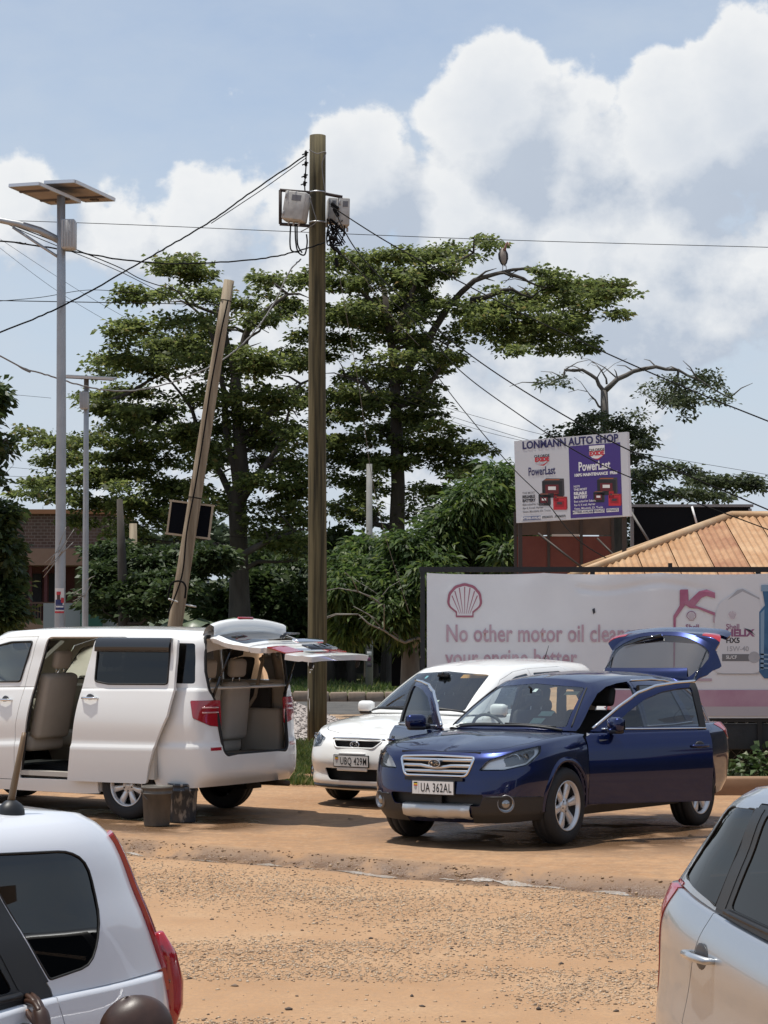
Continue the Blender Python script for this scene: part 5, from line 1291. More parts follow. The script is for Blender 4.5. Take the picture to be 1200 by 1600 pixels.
# ---------------------------------------------------------------- white people carrier, sliding door and tailgate open
M_WHITE = paint('white_paint', (.80, .80, .775), .0, .45)
M_BEIGE = mat('beige_cloth', (.50, .45, .385), .9, col2=(.56, .505, .43), scale=3., bump=.15, bscale=120)
M_BEIGE2 = mat('beige_plastic', (.48, .43, .36), .6)
def van():
    root = car_root('people_carrier', (-3.43, 24.3), 147, 'white people carrier with its sliding door and tailgate open', 'van')
    P_ = M_WHITE
    base = [(2.35, 0), (2.33, .4), (2.2, .7), (1.95, .86), (1.5, .91), (.8, .92), (0, .925), (-.8, .925), (-1.5, .925), (-2.1, .915), (-2.38, .87), (-2.48, .74), (-2.525, .4), (-2.53, 0)]
    rings = [([(-2.53, .43), (-2, .41), (-1, .31), (1, .31), (2.35, .25)], .12, .055, .10),
             ([(-2.53, .52), (-1, .42), (2.35, .35)], .03, .035, .02),
             ([(-2.53, .68), (0, .62), (2.35, .5)], .0, .012, .0),
             ([(-2.53, .84), (0, .80), (2.35, .66)], .0, .0, .012),
             ([(-2.53, .88), (0, .84), (2.35, .72)], .01, .014, .03),
             ([(-2.53, 1.05), (0, 1.05), (2.35, .82)], .03, .004, .06),
             ([(-2.53, 1.24), (0, 1.24), (1.5, 1.05), (2.35, .92)], .06, .02, .07),
             ([(-2.53, 1.43), (-1, 1.43), (1.1, 1.38), (1.6, 1.2), (2.35, .99)], .12, .055, .09)]
    gh0 = [(1.85, 0, 1.25), (1.8, .4, 1.25), (1.6, .72, 1.27), (1.2, .83, 1.37), (.3, .865, 1.41), (-.6, .87, 1.42), (-1.5, .87, 1.42), (-2.15, .855, 1.42), (-2.38, .75, 1.42), (-2.45, .4, 1.42), (-2.46, 0, 1.42)]
    gh1 = [(.75, 0, 1.97), (.72, .35, 1.965), (.58, .62, 1.93), (.3, .72, 1.965), (-.3, .75, 1.985), (-.9, .755, 1.99), (-1.5, .75, 1.985), (-2.05, .735, 1.975), (-2.3, .66, 1.965), (-2.37, .35, 1.975), (-2.38, 0, 1.98)]
    cb = CarBody(base, rings, [(2.2, 1.0), (1.9, 1.15), (1.5, 1.28)], 1.5, gh0, gh1, [(.7, 2.0), (0, 2.055), (-1, 2.065), (-2, 2.045), (-2.38, 2.0)], bulge=.02, sharp=(3, 4), edge=(.07, .04), ledge=.045)
    low, top = cb.low, cb.top; X = (1, 0, 0)
    cb.arches((1.5, -1.5), .36, .39)
    def side(P, sg): return [(p[0], sg, p[1]) for p in P]
    ws = panel(top, rpoly([(1, .68, 1.30), (.3, .59, 1.92), (.3, -.59, 1.92), (1, -.68, 1.30)], .05), X, lambda c: c.x > .5, .0); body_obj(ws, 'windscreen', M_GLASS, root)
    SD = [(-.02, .44), (-.10, .90), (-.18, 1.35), (-.32, 1.95), (-1.42, 1.955), (-1.425, 1.42), (-1.37, 1.15), (-1.22, .87), (-1.13, .62), (-1.09, .45)]
    SG = [(-.37, 1.49), (-.37, 1.90), (-1.33, 1.90), (-1.335, 1.475), (-.55, 1.465)]
    FD = [(1.15, .42), (1.15, 1.33), (.62, 1.86), (.3, 1.945), (-.18, 1.955), (.02, 1.0), (.05, .42)]
    FG = [(.95, 1.44), (.55, 1.82), (.2, 1.89), (-.11, 1.90), (.01, 1.47)]
    QG = [(-1.30, 1.48), (-1.30, 1.90), (-2.27, 1.89), (-2.31, 1.48)]
    for sg in (1, -1):
        d = (0, sg, 0); ok = lambda c, sg=sg: c.y * sg > .3
        fg = panel(top, rpoly(side(FG, sg), .03), d, ok, 0.)
        ft = panel(top, side(FD, sg), d, ok, .007); fl = panel(low, side(FD, sg), d, ok, .007)
        door = body_obj(merge([ft, fl]), 'front_door', [P_, M_BEIGE2], root, .03)
        body_obj(fg, 'door_glass', M_GLASS, door, 0., -.006)
        MB().tube([cb.snap((p[0], sg, p[1]), d, 'top', .002) for p in rpoly(side(FG, sg), .03) for p in [(p.x, p.z)]], .012, 5, closed=True).build('window_seal', M_RUBBER, door)
        handle(door, cb.snap((.19, sg, 1.27), d), .20, d, M_CHROME)
        mirror_obj(door, (1.0, sg * .86, 1.40), sg, P_)
        # sliding door
        sgp = panel(top, rpoly(side(SG, sg), .03), d, ok, 0.)
        st = panel(top, rpoly(side(SD, sg), [.03, 0, 0, .05, .05, 0, 0, 0, 0, .03]), d, ok, .005); sl = panel(low, rpoly(side(SD, sg), [.03, 0, 0, .05, .05, 0, 0, 0, 0, .03]), d, ok, .005)
        sdoor = body_obj(merge([st, sl]), 'sliding_door', [P_, M_BEIGE2], root, .035)
        body_obj(sgp, 'door_glass', M_DARKTINT, sdoor, 0., -.004)
        MB().tube([cb.snap((p.x, sg, p.z), d, 'top', .003) for p in rpoly(side(SG, sg), .03)], .010, 5, closed=True).build('window_seal', M_RUBBER, sdoor)
        handle(sdoor, cb.snap((-.33, sg, 1.315), d), .22, d, M_CHROME)
        rows = [[cb.snap((x, sg, z), d, 'top', o_) for x in np.linspace(-.36, -1.35, 8)] for z, o_ in ((1.945, .006), (1.93, .045), (1.86, .05), (1.805, .045), (1.80, .02))]
        vz = MB().grid(rows)
        vz.build('rain_visor', mat('smoked_visor', (.022, .024, .027), .15, coat=.4), sdoor)
        MB().box((-.71, sg * .86, .90), (.95, .05, .8)).build('door_card', M_BEIGE2, sdoor)
        if sg > 0: sdoor.location = (-.74, .085, 0)
        qg = panel(top, rpoly(side(QG, sg), .03), d, ok, 0.); body_obj(qg, 'quarter_glass', M_DARKTINT, root, 0., -.003)
        # tail lamp
        tl = panel(low, rpoly([(-2.34, .9 * sg, 1.31), (-2.50, .60 * sg, 1.31), (-2.50, .585 * sg, 1.03), (-2.47, .74 * sg, 1.05), (-2.37, .9 * sg, 1.13)], .02), (-.75, sg * .66, 0), lambda c, sg=sg: c.x < -1.9 and c.y * sg > .3, .003)
        tlo = body_obj(tl, 'tail_lamp', M_REDLENS, root, .01, .008)
        for z in (1.235, 1.185):
            a = [cb.snap(p, (-.75, sg * .66, 0), 'low', .011) for p in ((-2.43, .82 * sg, z), (-2.465, .76 * sg, z), (-2.495, .69 * sg, z), (-2.505, .64 * sg, z))]
            MB().tube(a, .009, 6).build('lamp_bar', mat('pink_lens', (.55, .30, .31), .15, coat=1.), tlo)
        rf = panel(low, [(-3, .60 * sg, .80), (-3, .60 * sg, .832), (-3, .74 * sg, .832), (-3, .74 * sg, .80)], (-1, 0, 0), lambda c: c.x < -1.9, 0.); body_obj(rf, 'reflector_strip', M_REDLENS, root, .01, .003)
        for ax in (1.5, -1.5):
            cb.arch_lip(ax, .36, .39, sg, root, P_, .03, .008); wheel(root, ax, sg * .80, .345, .22, .21, 7, 'seven')
        hl = panel(low, rpoly([(2.3, .45 * sg, .78), (2.25, .48 * sg, .92), (1.9, .84 * sg, 1.02), (1.95, .86 * sg, .86)], .03), (.8, sg * .6, 0), lambda c, sg=sg: c.y * sg > .2 and c.x > 1.4, .003)
        headlamp(root, hl, (.85, sg * .5, .05), (2.1, sg * .66, .87), mat('reflector', (.86, .87, .88), .25, .35), sg)
    GR = rpoly([(3, .36, .90), (3, .36, .74), (3, -.36, .74), (3, -.36, .90)], .03)
    g = panel(low, GR, X, lambda c: c.x > 1.9, .0); body_obj(g, 'grille', mat('slat_silver', (.62, .63, .64), .2, .95), root, .01, .004)
    # tailgate: side-to-side opening
    TG = [(-3, .66, 1.955), (-3, .70, 1.6), (-3, .685, 1.42), (-3, .60, 1.27), (-3, .565, .80), (-3, .52, .745)]
    TP = rpoly([Vector(p) for p in TG] + [Vector((p[0], -p[1], p[2])) for p in reversed(TG)], [.05, 0, .03, .03, .03, .03, .03, .03, .03, .03, 0, .05])
    okr = lambda c: c.x < -1.8; BK = (-1, 0, 0)
    TL = [(-3, .58, 1.90), (-3, .63, 1.5)]
    gl = panel(top, rpoly([Vector(p) for p in TL] + [Vector((p[0], -p[1], p[2])) for p in reversed(TL)], .05), BK, okr, 0.)
    tt = panel(top, TP, BK, okr, .005); tw = panel(low, TP, BK, okr, .005, .3)
    lamps = [take(tw, cut(tw, to2([(-3, .24 * sg, 1.05), (-3, .27 * sg, 1.27), (-3, .58 * sg, 1.29), (-3, .58 * sg, 1.05)], BK), BK)) for sg in (1, -1)]
    tg = body_obj(merge([tt, tw]), 'tailgate', [P_, mat('tailgate_lining', (.55, .53, .48), .6)], root, .055)
    body_obj(gl, 'tailgate_glass', M_DARKTINT, tg, 0., -.004)
    for lb in lamps: body_obj(lb, 'tailgate_lamp', M_REDLENS, tg, .012, .012)
    MB().rbox((-2.545, 0, 1.19), (.03, .46, .09), .012, 2).build('plate_garnish', M_CHROME, tg)
    MB().rbox((-2.53, 0, 1.03), (.02, .48, .14), .01, 1).box((-2.546, -.16, 1.03), (.006, .03, .08)).box((-2.546, -.05, 1.03), (.006, .03, .08)).box((-2.546, .06, 1.03), (.006, .03, .08)).build('plate_recess', M_GLOSSBLACK, tg)
    MB().tube([(-2.50, .1, 1.45), (-2.53, .0, 1.48), (-2.52, -.3, 1.52)], [.022, .016, .01], 8).build('rear_wiper', M_GLOSSBLACK, tg)
    ys = np.linspace(-.66, .66, 13)
    rows = [[(x + .05 * (abs(y) / .66) ** 2, y * s_, z - .05 * (abs(y) / .66) ** 3) for y in ys] for x, s_, z in ((-2.20, 1, 2.035), (-2.34, 1, 2.085), (-2.47, .98, 2.075), (-2.53, .97, 2.03), (-2.52, .96, 1.98), (-2.41, .96, 1.95), (-2.36, 1, 1.955))]
    MB().grid(rows).build('roof_spoiler', P_, tg)
    MB().rbox((-2.525, 0, 2.025), (.04, .26, .03), .01, 2).build('brake_light', M_REDLENS, tg)
    for y in (.42, -.42): MB().sphere((-2.42, y, .80), (.05, .03, .02), 0).build('rubber_stop', M_RUBBER, tg)
    swing(tg, (-2.36, 0, 1.965), (0, 1, 0), R(73))
    for sg in (1, -1): MB().tube([(-2.40, sg * .63, 1.34), (-2.66, sg * .60, 1.90)], .009, 6).tube([(-2.40, sg * .63, 1.30), (-2.50, sg * .622, 1.55)], .014, 8).build('gas_strut', M_GLOSSBLACK, root)
    # rubber round the rear and side openings
    e = MB().tube([cb.snap(p, BK, 'top' if p.z > 1.42 else 'low', -.012) for p in [Vector(q) for q in TP]], .02, 6, closed=True).build('tailgate_seal', M_RUBBER, root)
    MB().tube([cb.snap((p.x, 1, p.z), (0, 1, 0), 'top' if p.z > 1.42 else 'low', -.03) for p in rpoly(side(SD, 1), .04)], .016, 6, closed=True).build('door_seal', M_RUBBER, root)
    MB().rbox((-.78, .93, 1.21), (1.2, .02, .025), .005, 1).build('door_rail', M_GLOSSBLACK, root) if False else None
    MB().box((-.86, .735, 1.972), (1.1, .03, .03)).build('upper_rail', mat('rail_steel', (.35, .35, .36), .4, .8), root)
    body_obj(low, 'body', [P_, M_BEIGE2], root, .02); body_obj(top, 'roof', [P_, mat('headliner_beige', (.45, .40, .33), .9)], root, .03)
    MB().tube([(-2.2, -.5, .40), (-2.5, -.5, .40), (-2.56, -.5, .40)], .03, 10).build('exhaust_pipe', mat('rusty_steel', (.10, .065, .045), .7, .5), root)
    common(root, cb, (1.5, -1.5), .345, .36, .9, .30, -2.3, 2.15, .17)
    # cabin
    MB().box((-.35, 0, .47), (3.9, 1.66, .06)).box((-2.2, 0, .62), (.5, 1.4, .22)).build('cabin_floor', mat('carpet', (.20, .175, .14), .95), root)
    MB().box((-.55, .84, .50), (1.1, .10, .05)).build('door_step', mat('step_plate', (.45, .42, .37), .5), root)
    MB().rbox((1.25, 0, 1.05), (.55, 1.6, .45), .12, 3).build('dashboard', M_BEIGE2, root)
    T = Matrix.Translation((.86, -.42, 1.18)) @ Matrix.Rotation(R(-60), 4, 'Y')
    MB().tube([T @ Vector((.19 * math.cos(a), .19 * math.sin(a), 0)) for a in np.linspace(0, 6.283, 25)[:-1]], .017, 8, closed=True).rbox((0, 0, 0), (.12, .3, .04), .02, 2, 0, T).build('steering_wheel', M_BEIGE2, root)
    for y in (.42, -.42): seat(root, .20, y, .80, M_BEIGE, .56, .22, .72)
    for y in (.44, -.42): seat(root, -.95, y, .80, M_BEIGE, .54, .18, .70)
    for y in (.16, -.36): seat(root, -1.70, y, .80, M_BEIGE, .44, .10, .62)
    for sg in (1, -1):
        MB().rbox((-1.92, sg * .78, .90), (.70, .12, .55), .04, 2).build('side_trim', M_BEIGE2, root)
        MB().rbox((-1.72, sg * .79, 1.25), (.8, .06, .34), .03, 2).build('trim_panel', mat('dark_trim', (.03, .028, .026), .8), root)
        MB().tube([(-2.05, sg * .74, 1.75), (-1.95, sg * .72, 1.3), (-1.75, sg * .62, .95)], .022, 5).build('seat_belt', mat('belt_beige', (.34, .29, .23), .8), root)
    for ch in root.children:
        if not (ch.name.startswith('wheel') and 'arch' not in ch.name): ch.location.z -= .07
    return root
VAN = van()
# ---------------------------------------------------------------- white seven-seat estate behind the blue car
def white_car():
    root = car_root('estate_car', (.95, 26.0), -124, 'white estate car with black mesh grille, half hidden behind the blue car')
    P_ = M_WHITE
    base = [(2.33, 0), (2.31, .28), (2.23, .54), (2.06, .74), (1.78, .855), (1.375, .885), (.9, .885), (.2, .888), (-.6, .888), (-1.375, .89), (-1.85, .87), (-2.2, .82), (-2.38, .66), (-2.43, .35), (-2.44, 0)]
    rings = [([(-2.44, .30), (-1, .20), (1, .20), (2.33, .19)], .10, .08, .10),
             ([(-2.44, .36), (-1, .28), (1, .28), (2.33, .25)], .02, .03, .04),
             ([(-2.44, .50), (0, .42), (2.33, .38)], .025, .014, .0),
             ([(-2.44, .68), (0, .58), (2.33, .50)], .0, .0, .01),
             ([(-2.44, .85), (0, .74), (1.4, .70), (2.33, .62)], .03, .01, .04),
             ([(-2.44, .98), (0, .88), (1.4, .83), (2.0, .75), (2.33, .70)], .075, .032, .05),
             ([(-2.44, 1.04), (-1, 1.0), (.9, .96), (1.5, .905), (2.0, .83), (2.33, .775)], .15, .085, .09)]
    gh0 = [(1.2, 0, 1.01), (1.16, .35, 1.01), (1.0, .65, .995), (.6, .735, .985), (0, .76, .985), (-.7, .765, 1.0), (-1.4, .75, 1.01), (-1.95, .71, 1.03), (-2.25, .56, 1.04), (-2.36, .28, 1.04), (-2.38, 0, 1.04)]
    gh1 = [(.28, 0, 1.490), (.26, .3, 1.475), (.16, .53, 1.445), (-.05, .575, 1.470), (-.45, .59, 1.500), (-.95, .59, 1.510), (-1.5, .58, 1.500), (-1.85, .56, 1.490), (-2.08, .49, 1.485), (-2.15, .25, 1.490), (-2.16, 0, 1.490)]
    cb = CarBody(base, rings, [(2.17, .78), (2.0, .845), (1.6, .935), (1.0, 1.02)], .98, gh0, gh1, [(.25, 1.51), (0, 1.55), (-.6, 1.585), (-1.4, 1.585), (-2.16, 1.53)])
    low, top = cb.low, cb.top; X = (1, 0, 0)
    cb.arches((1.375, -1.375), .34, .375)
    def side(P, sg): return [(p[0], sg, p[1]) for p in P]
    ws = panel(top, rpoly([(1, .61, 1.03), (.3, .50, 1.425), (.3, 0, 1.46), (.3, -.50, 1.425), (1, -.61, 1.03), (1, 0, 1.03)], [.04, .04, 0, .04, .04, 0]), X, lambda c: c.x > .1, .003)
    body_obj(ws, 'windscreen', M_GLASS, root)
    body_G = [('front_door', [(.92, .30), (.92, .94), (.72, 1.02), (.22, 1.365), (-.1, 1.455), (-.42, 1.485), (-.46, .95), (-.45, .30)], [(.60, 1.03), (.2, 1.31), (-.1, 1.40), (-.36, 1.43), (-.39, 1.03)], M_GLASS),
              ('rear_door', [(-.46, .30), (-.47, .95), (-.43, 1.485), (-1.2, 1.50), (-1.4, 1.43), (-1.50, .98), (-1.35, .75), (-1.02, .55), (-.97, .30)], [(-.50, 1.03), (-.50, 1.435), (-1.15, 1.445), (-1.38, 1.06)], M_TINT)]
    for sg in (1, -1):
        d = (0, sg, 0); ok = lambda c, sg=sg: c.y * sg > .2
        for nm, D, G, gm in body_G:
            g = panel(top, rpoly(side(G, sg), .025), d, ok, 0.); a = panel(top, side(D, sg), d, ok, .004); b = panel(low, side(D, sg), d, ok, .004)
            o = body_obj(merge([a, b]), nm, [P_, M_INTBLACK], root, .025); body_obj(g, 'door_glass', gm, o, 0., -.004)
            handle(o, cb.snap((min(p[0] for p in D) + .2 + (.12 if nm == 'rear_door' else 0), sg, .86), d), .2, d, P_)
            if nm == 'front_door': mirror_obj(o, (.70, sg * .78, 1.02), sg, P_)
        q = panel(top, rpoly(side([(-1.52, 1.07), (-1.48, 1.44), (-1.9, 1.43), (-2.08, 1.10)], sg), .03), d, ok, 0.); body_obj(q, 'quarter_glass', M_TINT, root, 0., -.003)
        tl = panel(low, [(-2.0, .86 * sg, .99), (-2.33, .70 * sg, 1.0), (-2.42, .66 * sg, .80), (-2.25, .85 * sg, .80)], (-.75, sg * .66, .1), lambda c, sg=sg: c.y * sg > .3 and c.x < -1.7, .003); body_obj(tl, 'tail_lamp', M_REDLENS, root, .01, .004)
        hl = panel(low, rpoly([(2.22, .50 * sg, .66), (2.17, .47 * sg, .75), (1.98, .66 * sg, .80), (1.72, .81 * sg, .855), (1.80, .86 * sg, .74), (2.0, .80 * sg, .655), (2.12, .68 * sg, .64)], [.03, .03, .02, .02, .04, .04, .03]), (.8, sg * .6, .12), lambda c, sg=sg: c.y * sg > .2 and c.x > 1.4, .003)
        headlamp(root, hl, (.85, sg * .5, .05), (2.02, sg * .67, .73), mat('reflector', (.86, .87, .88), .25, .35), sg)
        fp = cb.snap((3, .72 * sg, .385), X, 'low', .004); n_ = Vector((.75, .6 * sg, 0)).normalized(); T = Matrix.Translation(fp) @ n_.to_track_quat('Z', 'Y').to_matrix().to_4x4()
        MB().lathe([(.062, -.02), (.062, .008), (.052, .01), (.045, -.012)], 24, 1, T).lathe([(.045, -.008), (.03, .006), (.001, .012)], 20, 0, T).build('fog_lamp', [mat('fog_glass', (.28, .28, .28), .08, .7, coat=1.), M_BLACK], root, fix=False)
        for ax in (1.375, -1.375):
            cb.arch_lip(ax, .34, .375, sg, root, P_, .03, .008); wheel(root, ax, sg * .775, .325, .21, .215, 5, 'five')
    HB = [(2.15, 0), (2.12, .32), (2.0, .58), (1.72, .70), (1.3, .735), (1.0, .75)]
    bn = panel(low, rpoly([(x, y, 1) for x, y in HB] + [(x, -y, 1) for x, y in reversed(HB[1:])], [0, 0, .1, 0, 0, 0, 0, 0, 0, .1, 0]), (0, 0, 1), lambda c: c.z > .65, .007); body_obj(bn, 'bonnet', P_, root, .012)
    GR = rpoly([(3, .33, .735), (3, .25, .655), (3, -.25, .655), (3, -.33, .735)], .03)
    bmesh.ops.delete(low, geom=cut(low, to2(GR, X), X, lambda c: c.x > 1.8), context='FACES')
    gr = MB().box((2.185, 0, .69), (.02, .7, .12)).build('grille', mat('mesh_black', (.010, .010, .011), .5, bump=.6, bscale=90), root)
    MB().tube([cb.snap(p, X, 'low', .004) for p in GR], .010, 6, closed=True).build('grille_frame', P_, gr)
    MB().tube(cb.line([(3, .34, .752), (3, 0, .758), (3, -.34, .752)], X, 'low', .006), .011, 6).build('chrome_strip', M_CHROME, gr)
    q = cb.snap((3, 0, .69), X); Mb = mlookup((q.x + .004, 0, .692), (0, 1, 0), (0, 0, 1))
    em = MB().tube([Mb @ Vector((.058 * math.cos(a), .034 * math.sin(a), .006)) for a in np.linspace(0, 6.283, 25)[:-1]], .006, 5, closed=True)
    for sx, sy, s_ in ((-.028, .006, .014), (.008, .016, .008), (.03, .010, .008), (.004, -.012, .008), (.03, -.010, .008), (.018, .0, .007)):
        em.add([Mb @ Vector((sx + (s_ if i % 2 == 0 else s_ * .4) * math.cos(i * math.pi / 4), sy + (s_ if i % 2 == 0 else s_ * .4) * math.sin(i * math.pi / 4), .008)) for i in range(8)], [tuple(range(8))])
    em.build('emblem', M_CHROME, gr, fix=False)
    IN = rpoly([(3, .42, .43), (3, .34, .30), (3, -.34, .30), (3, -.42, .43)], .04)
    bmesh.ops.delete(low, geom=cut(low, to2(IN, X), X, lambda c: c.x > 1.8), context='FACES')
    MB().box((2.17, 0, .36), (.02, 1.0, .22)).build('intake', M_BLACK, root)
    ys = np.linspace(-.74, .74, 17)
    lip = [[Vector(cb.snap((3, y, .235), X)) + Vector(o_) for y in ys] for o_ in ((.0, 0, .02), (.03, 0, .005), (.03, 0, -.02), (-.1, 0, -.035))]
    MB().grid(lip).build('front_lip', M_BLACK, root)
    q = cb.snap((3, 0, .52), X)
    plate(root, (q.x + .012, 0, .515), (0, 1, 0), (0, 0, 1), 'UBQ 429M', .45, .115)
    MB().rbox((q.x - .005, 0, .43), (.03, .40, .05), .012, 2).rbox((q.x - .004, 0, .595), (.02, .36, .03), .008, 1).build('plate_bracket', P_, root)
    body_obj(low, 'body', [P_, M_INTBLACK], root, .012); body_obj(top, 'roof', [P_, mat('headliner', (.30, .29, .27), .9)], root, .02)
    for sg in (1, -1): MB().tube(cb.line([(-.02, sg, 1.478), (-.45, sg, 1.512), (-.95, sg, 1.52), (-1.5, sg, 1.51), (-1.9, sg, 1.495)], (0, sg * .7, .7), 'top', .002), .009, 6).build('drip_rail', M_BLACK, root)
    MB().tube([(-1.9, 0, 1.55), (-2.02, 0, 1.74)], [.008, .003], 6).build('aerial', M_BLACK, root)
    MB().tube(cb.line([(1.0, -.64, 1.02), (1.1, 0, 1.022), (1.0, .64, 1.02)], (1, 0, .6), 'top', .004), .014, 6).build('cowl_seal', M_BLACK, root)
    for y0, y1 in ((.6, .05), (.0, -.55)): MB().tube(cb.line([(1, y0 * .9, 1.03), (1, y1, 1.04)], (1, 0, .3), 'top', .012), .008, 6).build('wiper', M_BLACK, root)
    for (y, z, w, h, c) in ((.36, 1.405, .26, .04, (.62, .33, .06)), (.20, 1.12, .10, .05, (.75, .77, .72)), (-.24, 1.39, .03, .03, (.3, .6, .7))):
        pts = [cb.snap((3, y + a * w / 2, z + b * h / 2), X, 'top', -.004) for a, b in ((-1, -1), (1, -1), (1, 1), (-1, 1))]
        MB().add(pts, [(0, 1, 2, 3)]).build('windscreen_sticker', mat('wsticker_%d' % int(z * 100 + c[2] * 10), c, .6), root)
    common(root, cb, (1.375, -1.375), .325, .34, .88, .20, -2.25, 2.1)
    MB().rbox((1.05, 0, .78), (.42, 1.34, .36), .10, 3).box((1.35, 0, .62), (.3, 1.45, .45)).build('dashboard', M_INTBLACK, root)
    MB().box((-.4, 0, .38), (3.4, 1.5, .04)).build('cabin_floor', M_INTBLACK, root)
    for x in (.1, -.8, -1.55):
        for sg in (1, -1): seat(root, x, sg * .37, .52, M_INTBLACK, .5, .25, .60)
    T = Matrix.Translation((.70, -.37, .95)) @ Matrix.Rotation(R(-68), 4, 'Y')
    MB().tube([T @ Vector((.185 * math.cos(a), .185 * math.sin(a), 0)) for a in np.linspace(0, 6.283, 25)[:-1]], .016, 8, closed=True).rbox((0, 0, 0), (.12, .3, .05), .02, 2, 0, T).build('steering_wheel', M_INTBLACK, root)
    MB().rbox((.40, -.02, 1.38), (.03, .24, .08), .02, 2).rbox((.48, .02, 1.42), (.06, .16, .06), .02, 2).rbox((.52, -.1, 1.33), (.05, .16, .03), .01, 2).tube([(.46, 0, 1.39), (.52, .03, 1.45)], .014, 6).build('rear_view_mirror', M_GLOSSBLACK, root)
    return root
WHITE = white_car()
# ---------------------------------------------------------------- two small cars close to the viewer
def hatch(name, pos, yaw, label, P_, belt, gh0, gh1, roof_c, spec):
    root = car_root(name, pos, yaw, label)
    base = [(1.95, 0), (1.93, .3), (1.82, .6), (1.6, .76), (1.25, .84), (.6, .85), (0, .855), (-.7, .855), (-1.25, .85)] + spec.get('tail', [(-1.6, .83), (-1.80, .76), (-1.90, .5), (-1.935, .25), (-1.94, 0)])
    b = lambda dz: [(x, z + dz) for x, z in belt]
    rings = [([(-1.94, .30), (-1, .22), (1, .22), (1.95, .2)], .10, .08, .10), ([(-1.94, .38), (0, .30), (1.95, .28)], .03, .03, .02), ([(-1.94, .55), (0, .46), (1.95, .42)], .0, .012, -.02),
             ([(-1.94, .70), (0, .62), (1.95, .56)], .02, .0, .0), ([(-1.94, .86), (0, .80), (1.3, .76), (1.95, .68)], .05, .012, .03), (b(-.09), .09, .02, .05), (b(0), .15, spec.get('bds', .075), .08)]
    cb = CarBody(base, rings, [(1.8, .80), (1.5, .90), (1.0, 1.0)], 1.05, gh0, gh1, roof_c, bulge=spec.get('bulge', .03), n=6, m=6)
    low, top = cb.low, cb.top; X = (1, 0, 0)
    cb.arches((1.25, -1.25), .31, .345)
    def side(P, sg): return [(p[0], sg, p[1]) for p in P]
    ws = panel(top, rpoly([(1, .60, 1.04), (.3, .48, spec['wz']), (.3, -.48, spec['wz']), (1, -.60, 1.04)], .05), X, lambda c: c.x > .1, .0); body_obj(ws, 'windscreen', M_GLASS, root)
    for sg in (1, -1):
        d = (0, sg, 0); ok = lambda c, sg=sg: c.y * sg > .2
        lp = spec['lamp']; LD = (-.7, sg * .7, 0)
        P3 = rpoly([(p[0], p[1] * sg, p[2]) for p in lp], .008, 2)
        okl = lambda c, sg=sg: c.x < -1.3 and c.y * sg > .3
        t1 = panel(top, P3, LD, okl, .002); t2 = panel(low, P3, LD, okl, .002)
        lo = body_obj(merge([t1, t2]), 'tail_lamp', [M_REDLENS], root, .02, spec.get('lo', .014))
        if spec.get('lamp_rib'):
            a = [cb.snap((p[0], p[1] * sg, p[2]), LD, 'low', .016) for p in spec['lamp_rib']]; MB().tube(a, .006, 6).build('lamp_rib', mat('dark_red', (.12, .004, .006), .2, coat=1.), lo)
        q = panel(top, rpoly(side(spec['quarter'], sg), spec.get('qr', .05)), d, ok, 0.); body_obj(q, 'quarter_glass', M_DARKTINT, root, 0., -.002)
        MB().tube([cb.snap((p.x, sg, p.z), d, 'top', .0) for p in rpoly(side(spec['quarter'], sg), spec.get('qr', .05))], .0035, 5, closed=True).build('window_seal', M_RUBBER, root)
        for nm, D, G, tint in (('rear_door', spec['rdoor'], spec['rglass'], M_DARKTINT), ('front_door', spec['fdoor'], spec['fglass'], M_TINT)):
            g = panel(top, rpoly(side(G, sg), .025), d, ok, 0.); pl_ = panel(top, rpoly(side(spec['pillar'], sg), .005), d, ok, 0.) if nm == 'rear_door' else None
            a = panel(top, side(D, sg), d, ok, .004); b_ = panel(low, side(D, sg), d, ok, .004)
            o = body_obj(b_, nm, [P_, M_INTBLACK], root, .025); body_obj(g, 'door_glass', tint, o, 0., -.004); body_obj(a, 'window_frame', mat('satin_black', (.02, .021, .023), .35), o, .02)
            if pl_: body_obj(pl_, 'pillar_trim', mat('satin_black', (.02, .021, .023), .35), o, .004, .002)
            MB().tube(cb.line(side([(G[0][0] + .02, G[0][1] - .012), (G[-1][0] - .02, G[-1][1] - .012)], sg), d, 'top', .006), .010, 6).build('window_strip', M_BLACK, o)
            handle(o, cb.snap((*[spec['hx' if nm == 'rear_door' else 'fhx'][0]], sg, spec['hx' if nm == 'rear_door' else 'fhx'][1]), d), .21, d, spec.get('hm', P_), (1, 0, .0))
            if nm == 'front_door': mirror_obj(o, (.72, sg * .80, 1.02), sg, P_)
        hl = panel(low, rpoly([(1.86, .45 * sg, .66), (1.8, .48 * sg, .77), (1.45, .80 * sg, .86), (1.5, .82 * sg, .72)], .03), (.8, sg * .6, 0), lambda c, sg=sg: c.y * sg > .2 and c.x > 1.1, .003)
        headlamp(root, hl, (.85, sg * .5, .05), (1.68, sg * .66, .74), mat('reflector', (.86, .87, .88), .25, .35), sg)
        for ax in (1.25, -1.25):
            cb.arch_lip(ax, .31, .345, sg, root, P_, .03, .008); wheel(root, ax, sg * .745, .30, .19, .19, 5, 'five')
    BK = (-1, 0, 0); okr = lambda c: c.x < -1.4
    RW = [(-3, .50, spec['wz'] - .01), (-3, .60, 1.16)]
    g = panel(top, rpoly([Vector(p) for p in RW] + [Vector((p[0], -p[1], p[2])) for p in reversed(RW)], .05), BK, okr, 0.)
    HT = [(-3, .56, spec['wz'] + .02), (-3, .68, 1.10), (-3, .62, .62)]
    HP = rpoly([Vector(p) for p in HT] + [Vector((p[0], -p[1], p[2])) for p in reversed(HT)], .04)
    a = panel(top, HP, BK, okr, .004); b_ = panel(low, HP, BK, okr, .004)
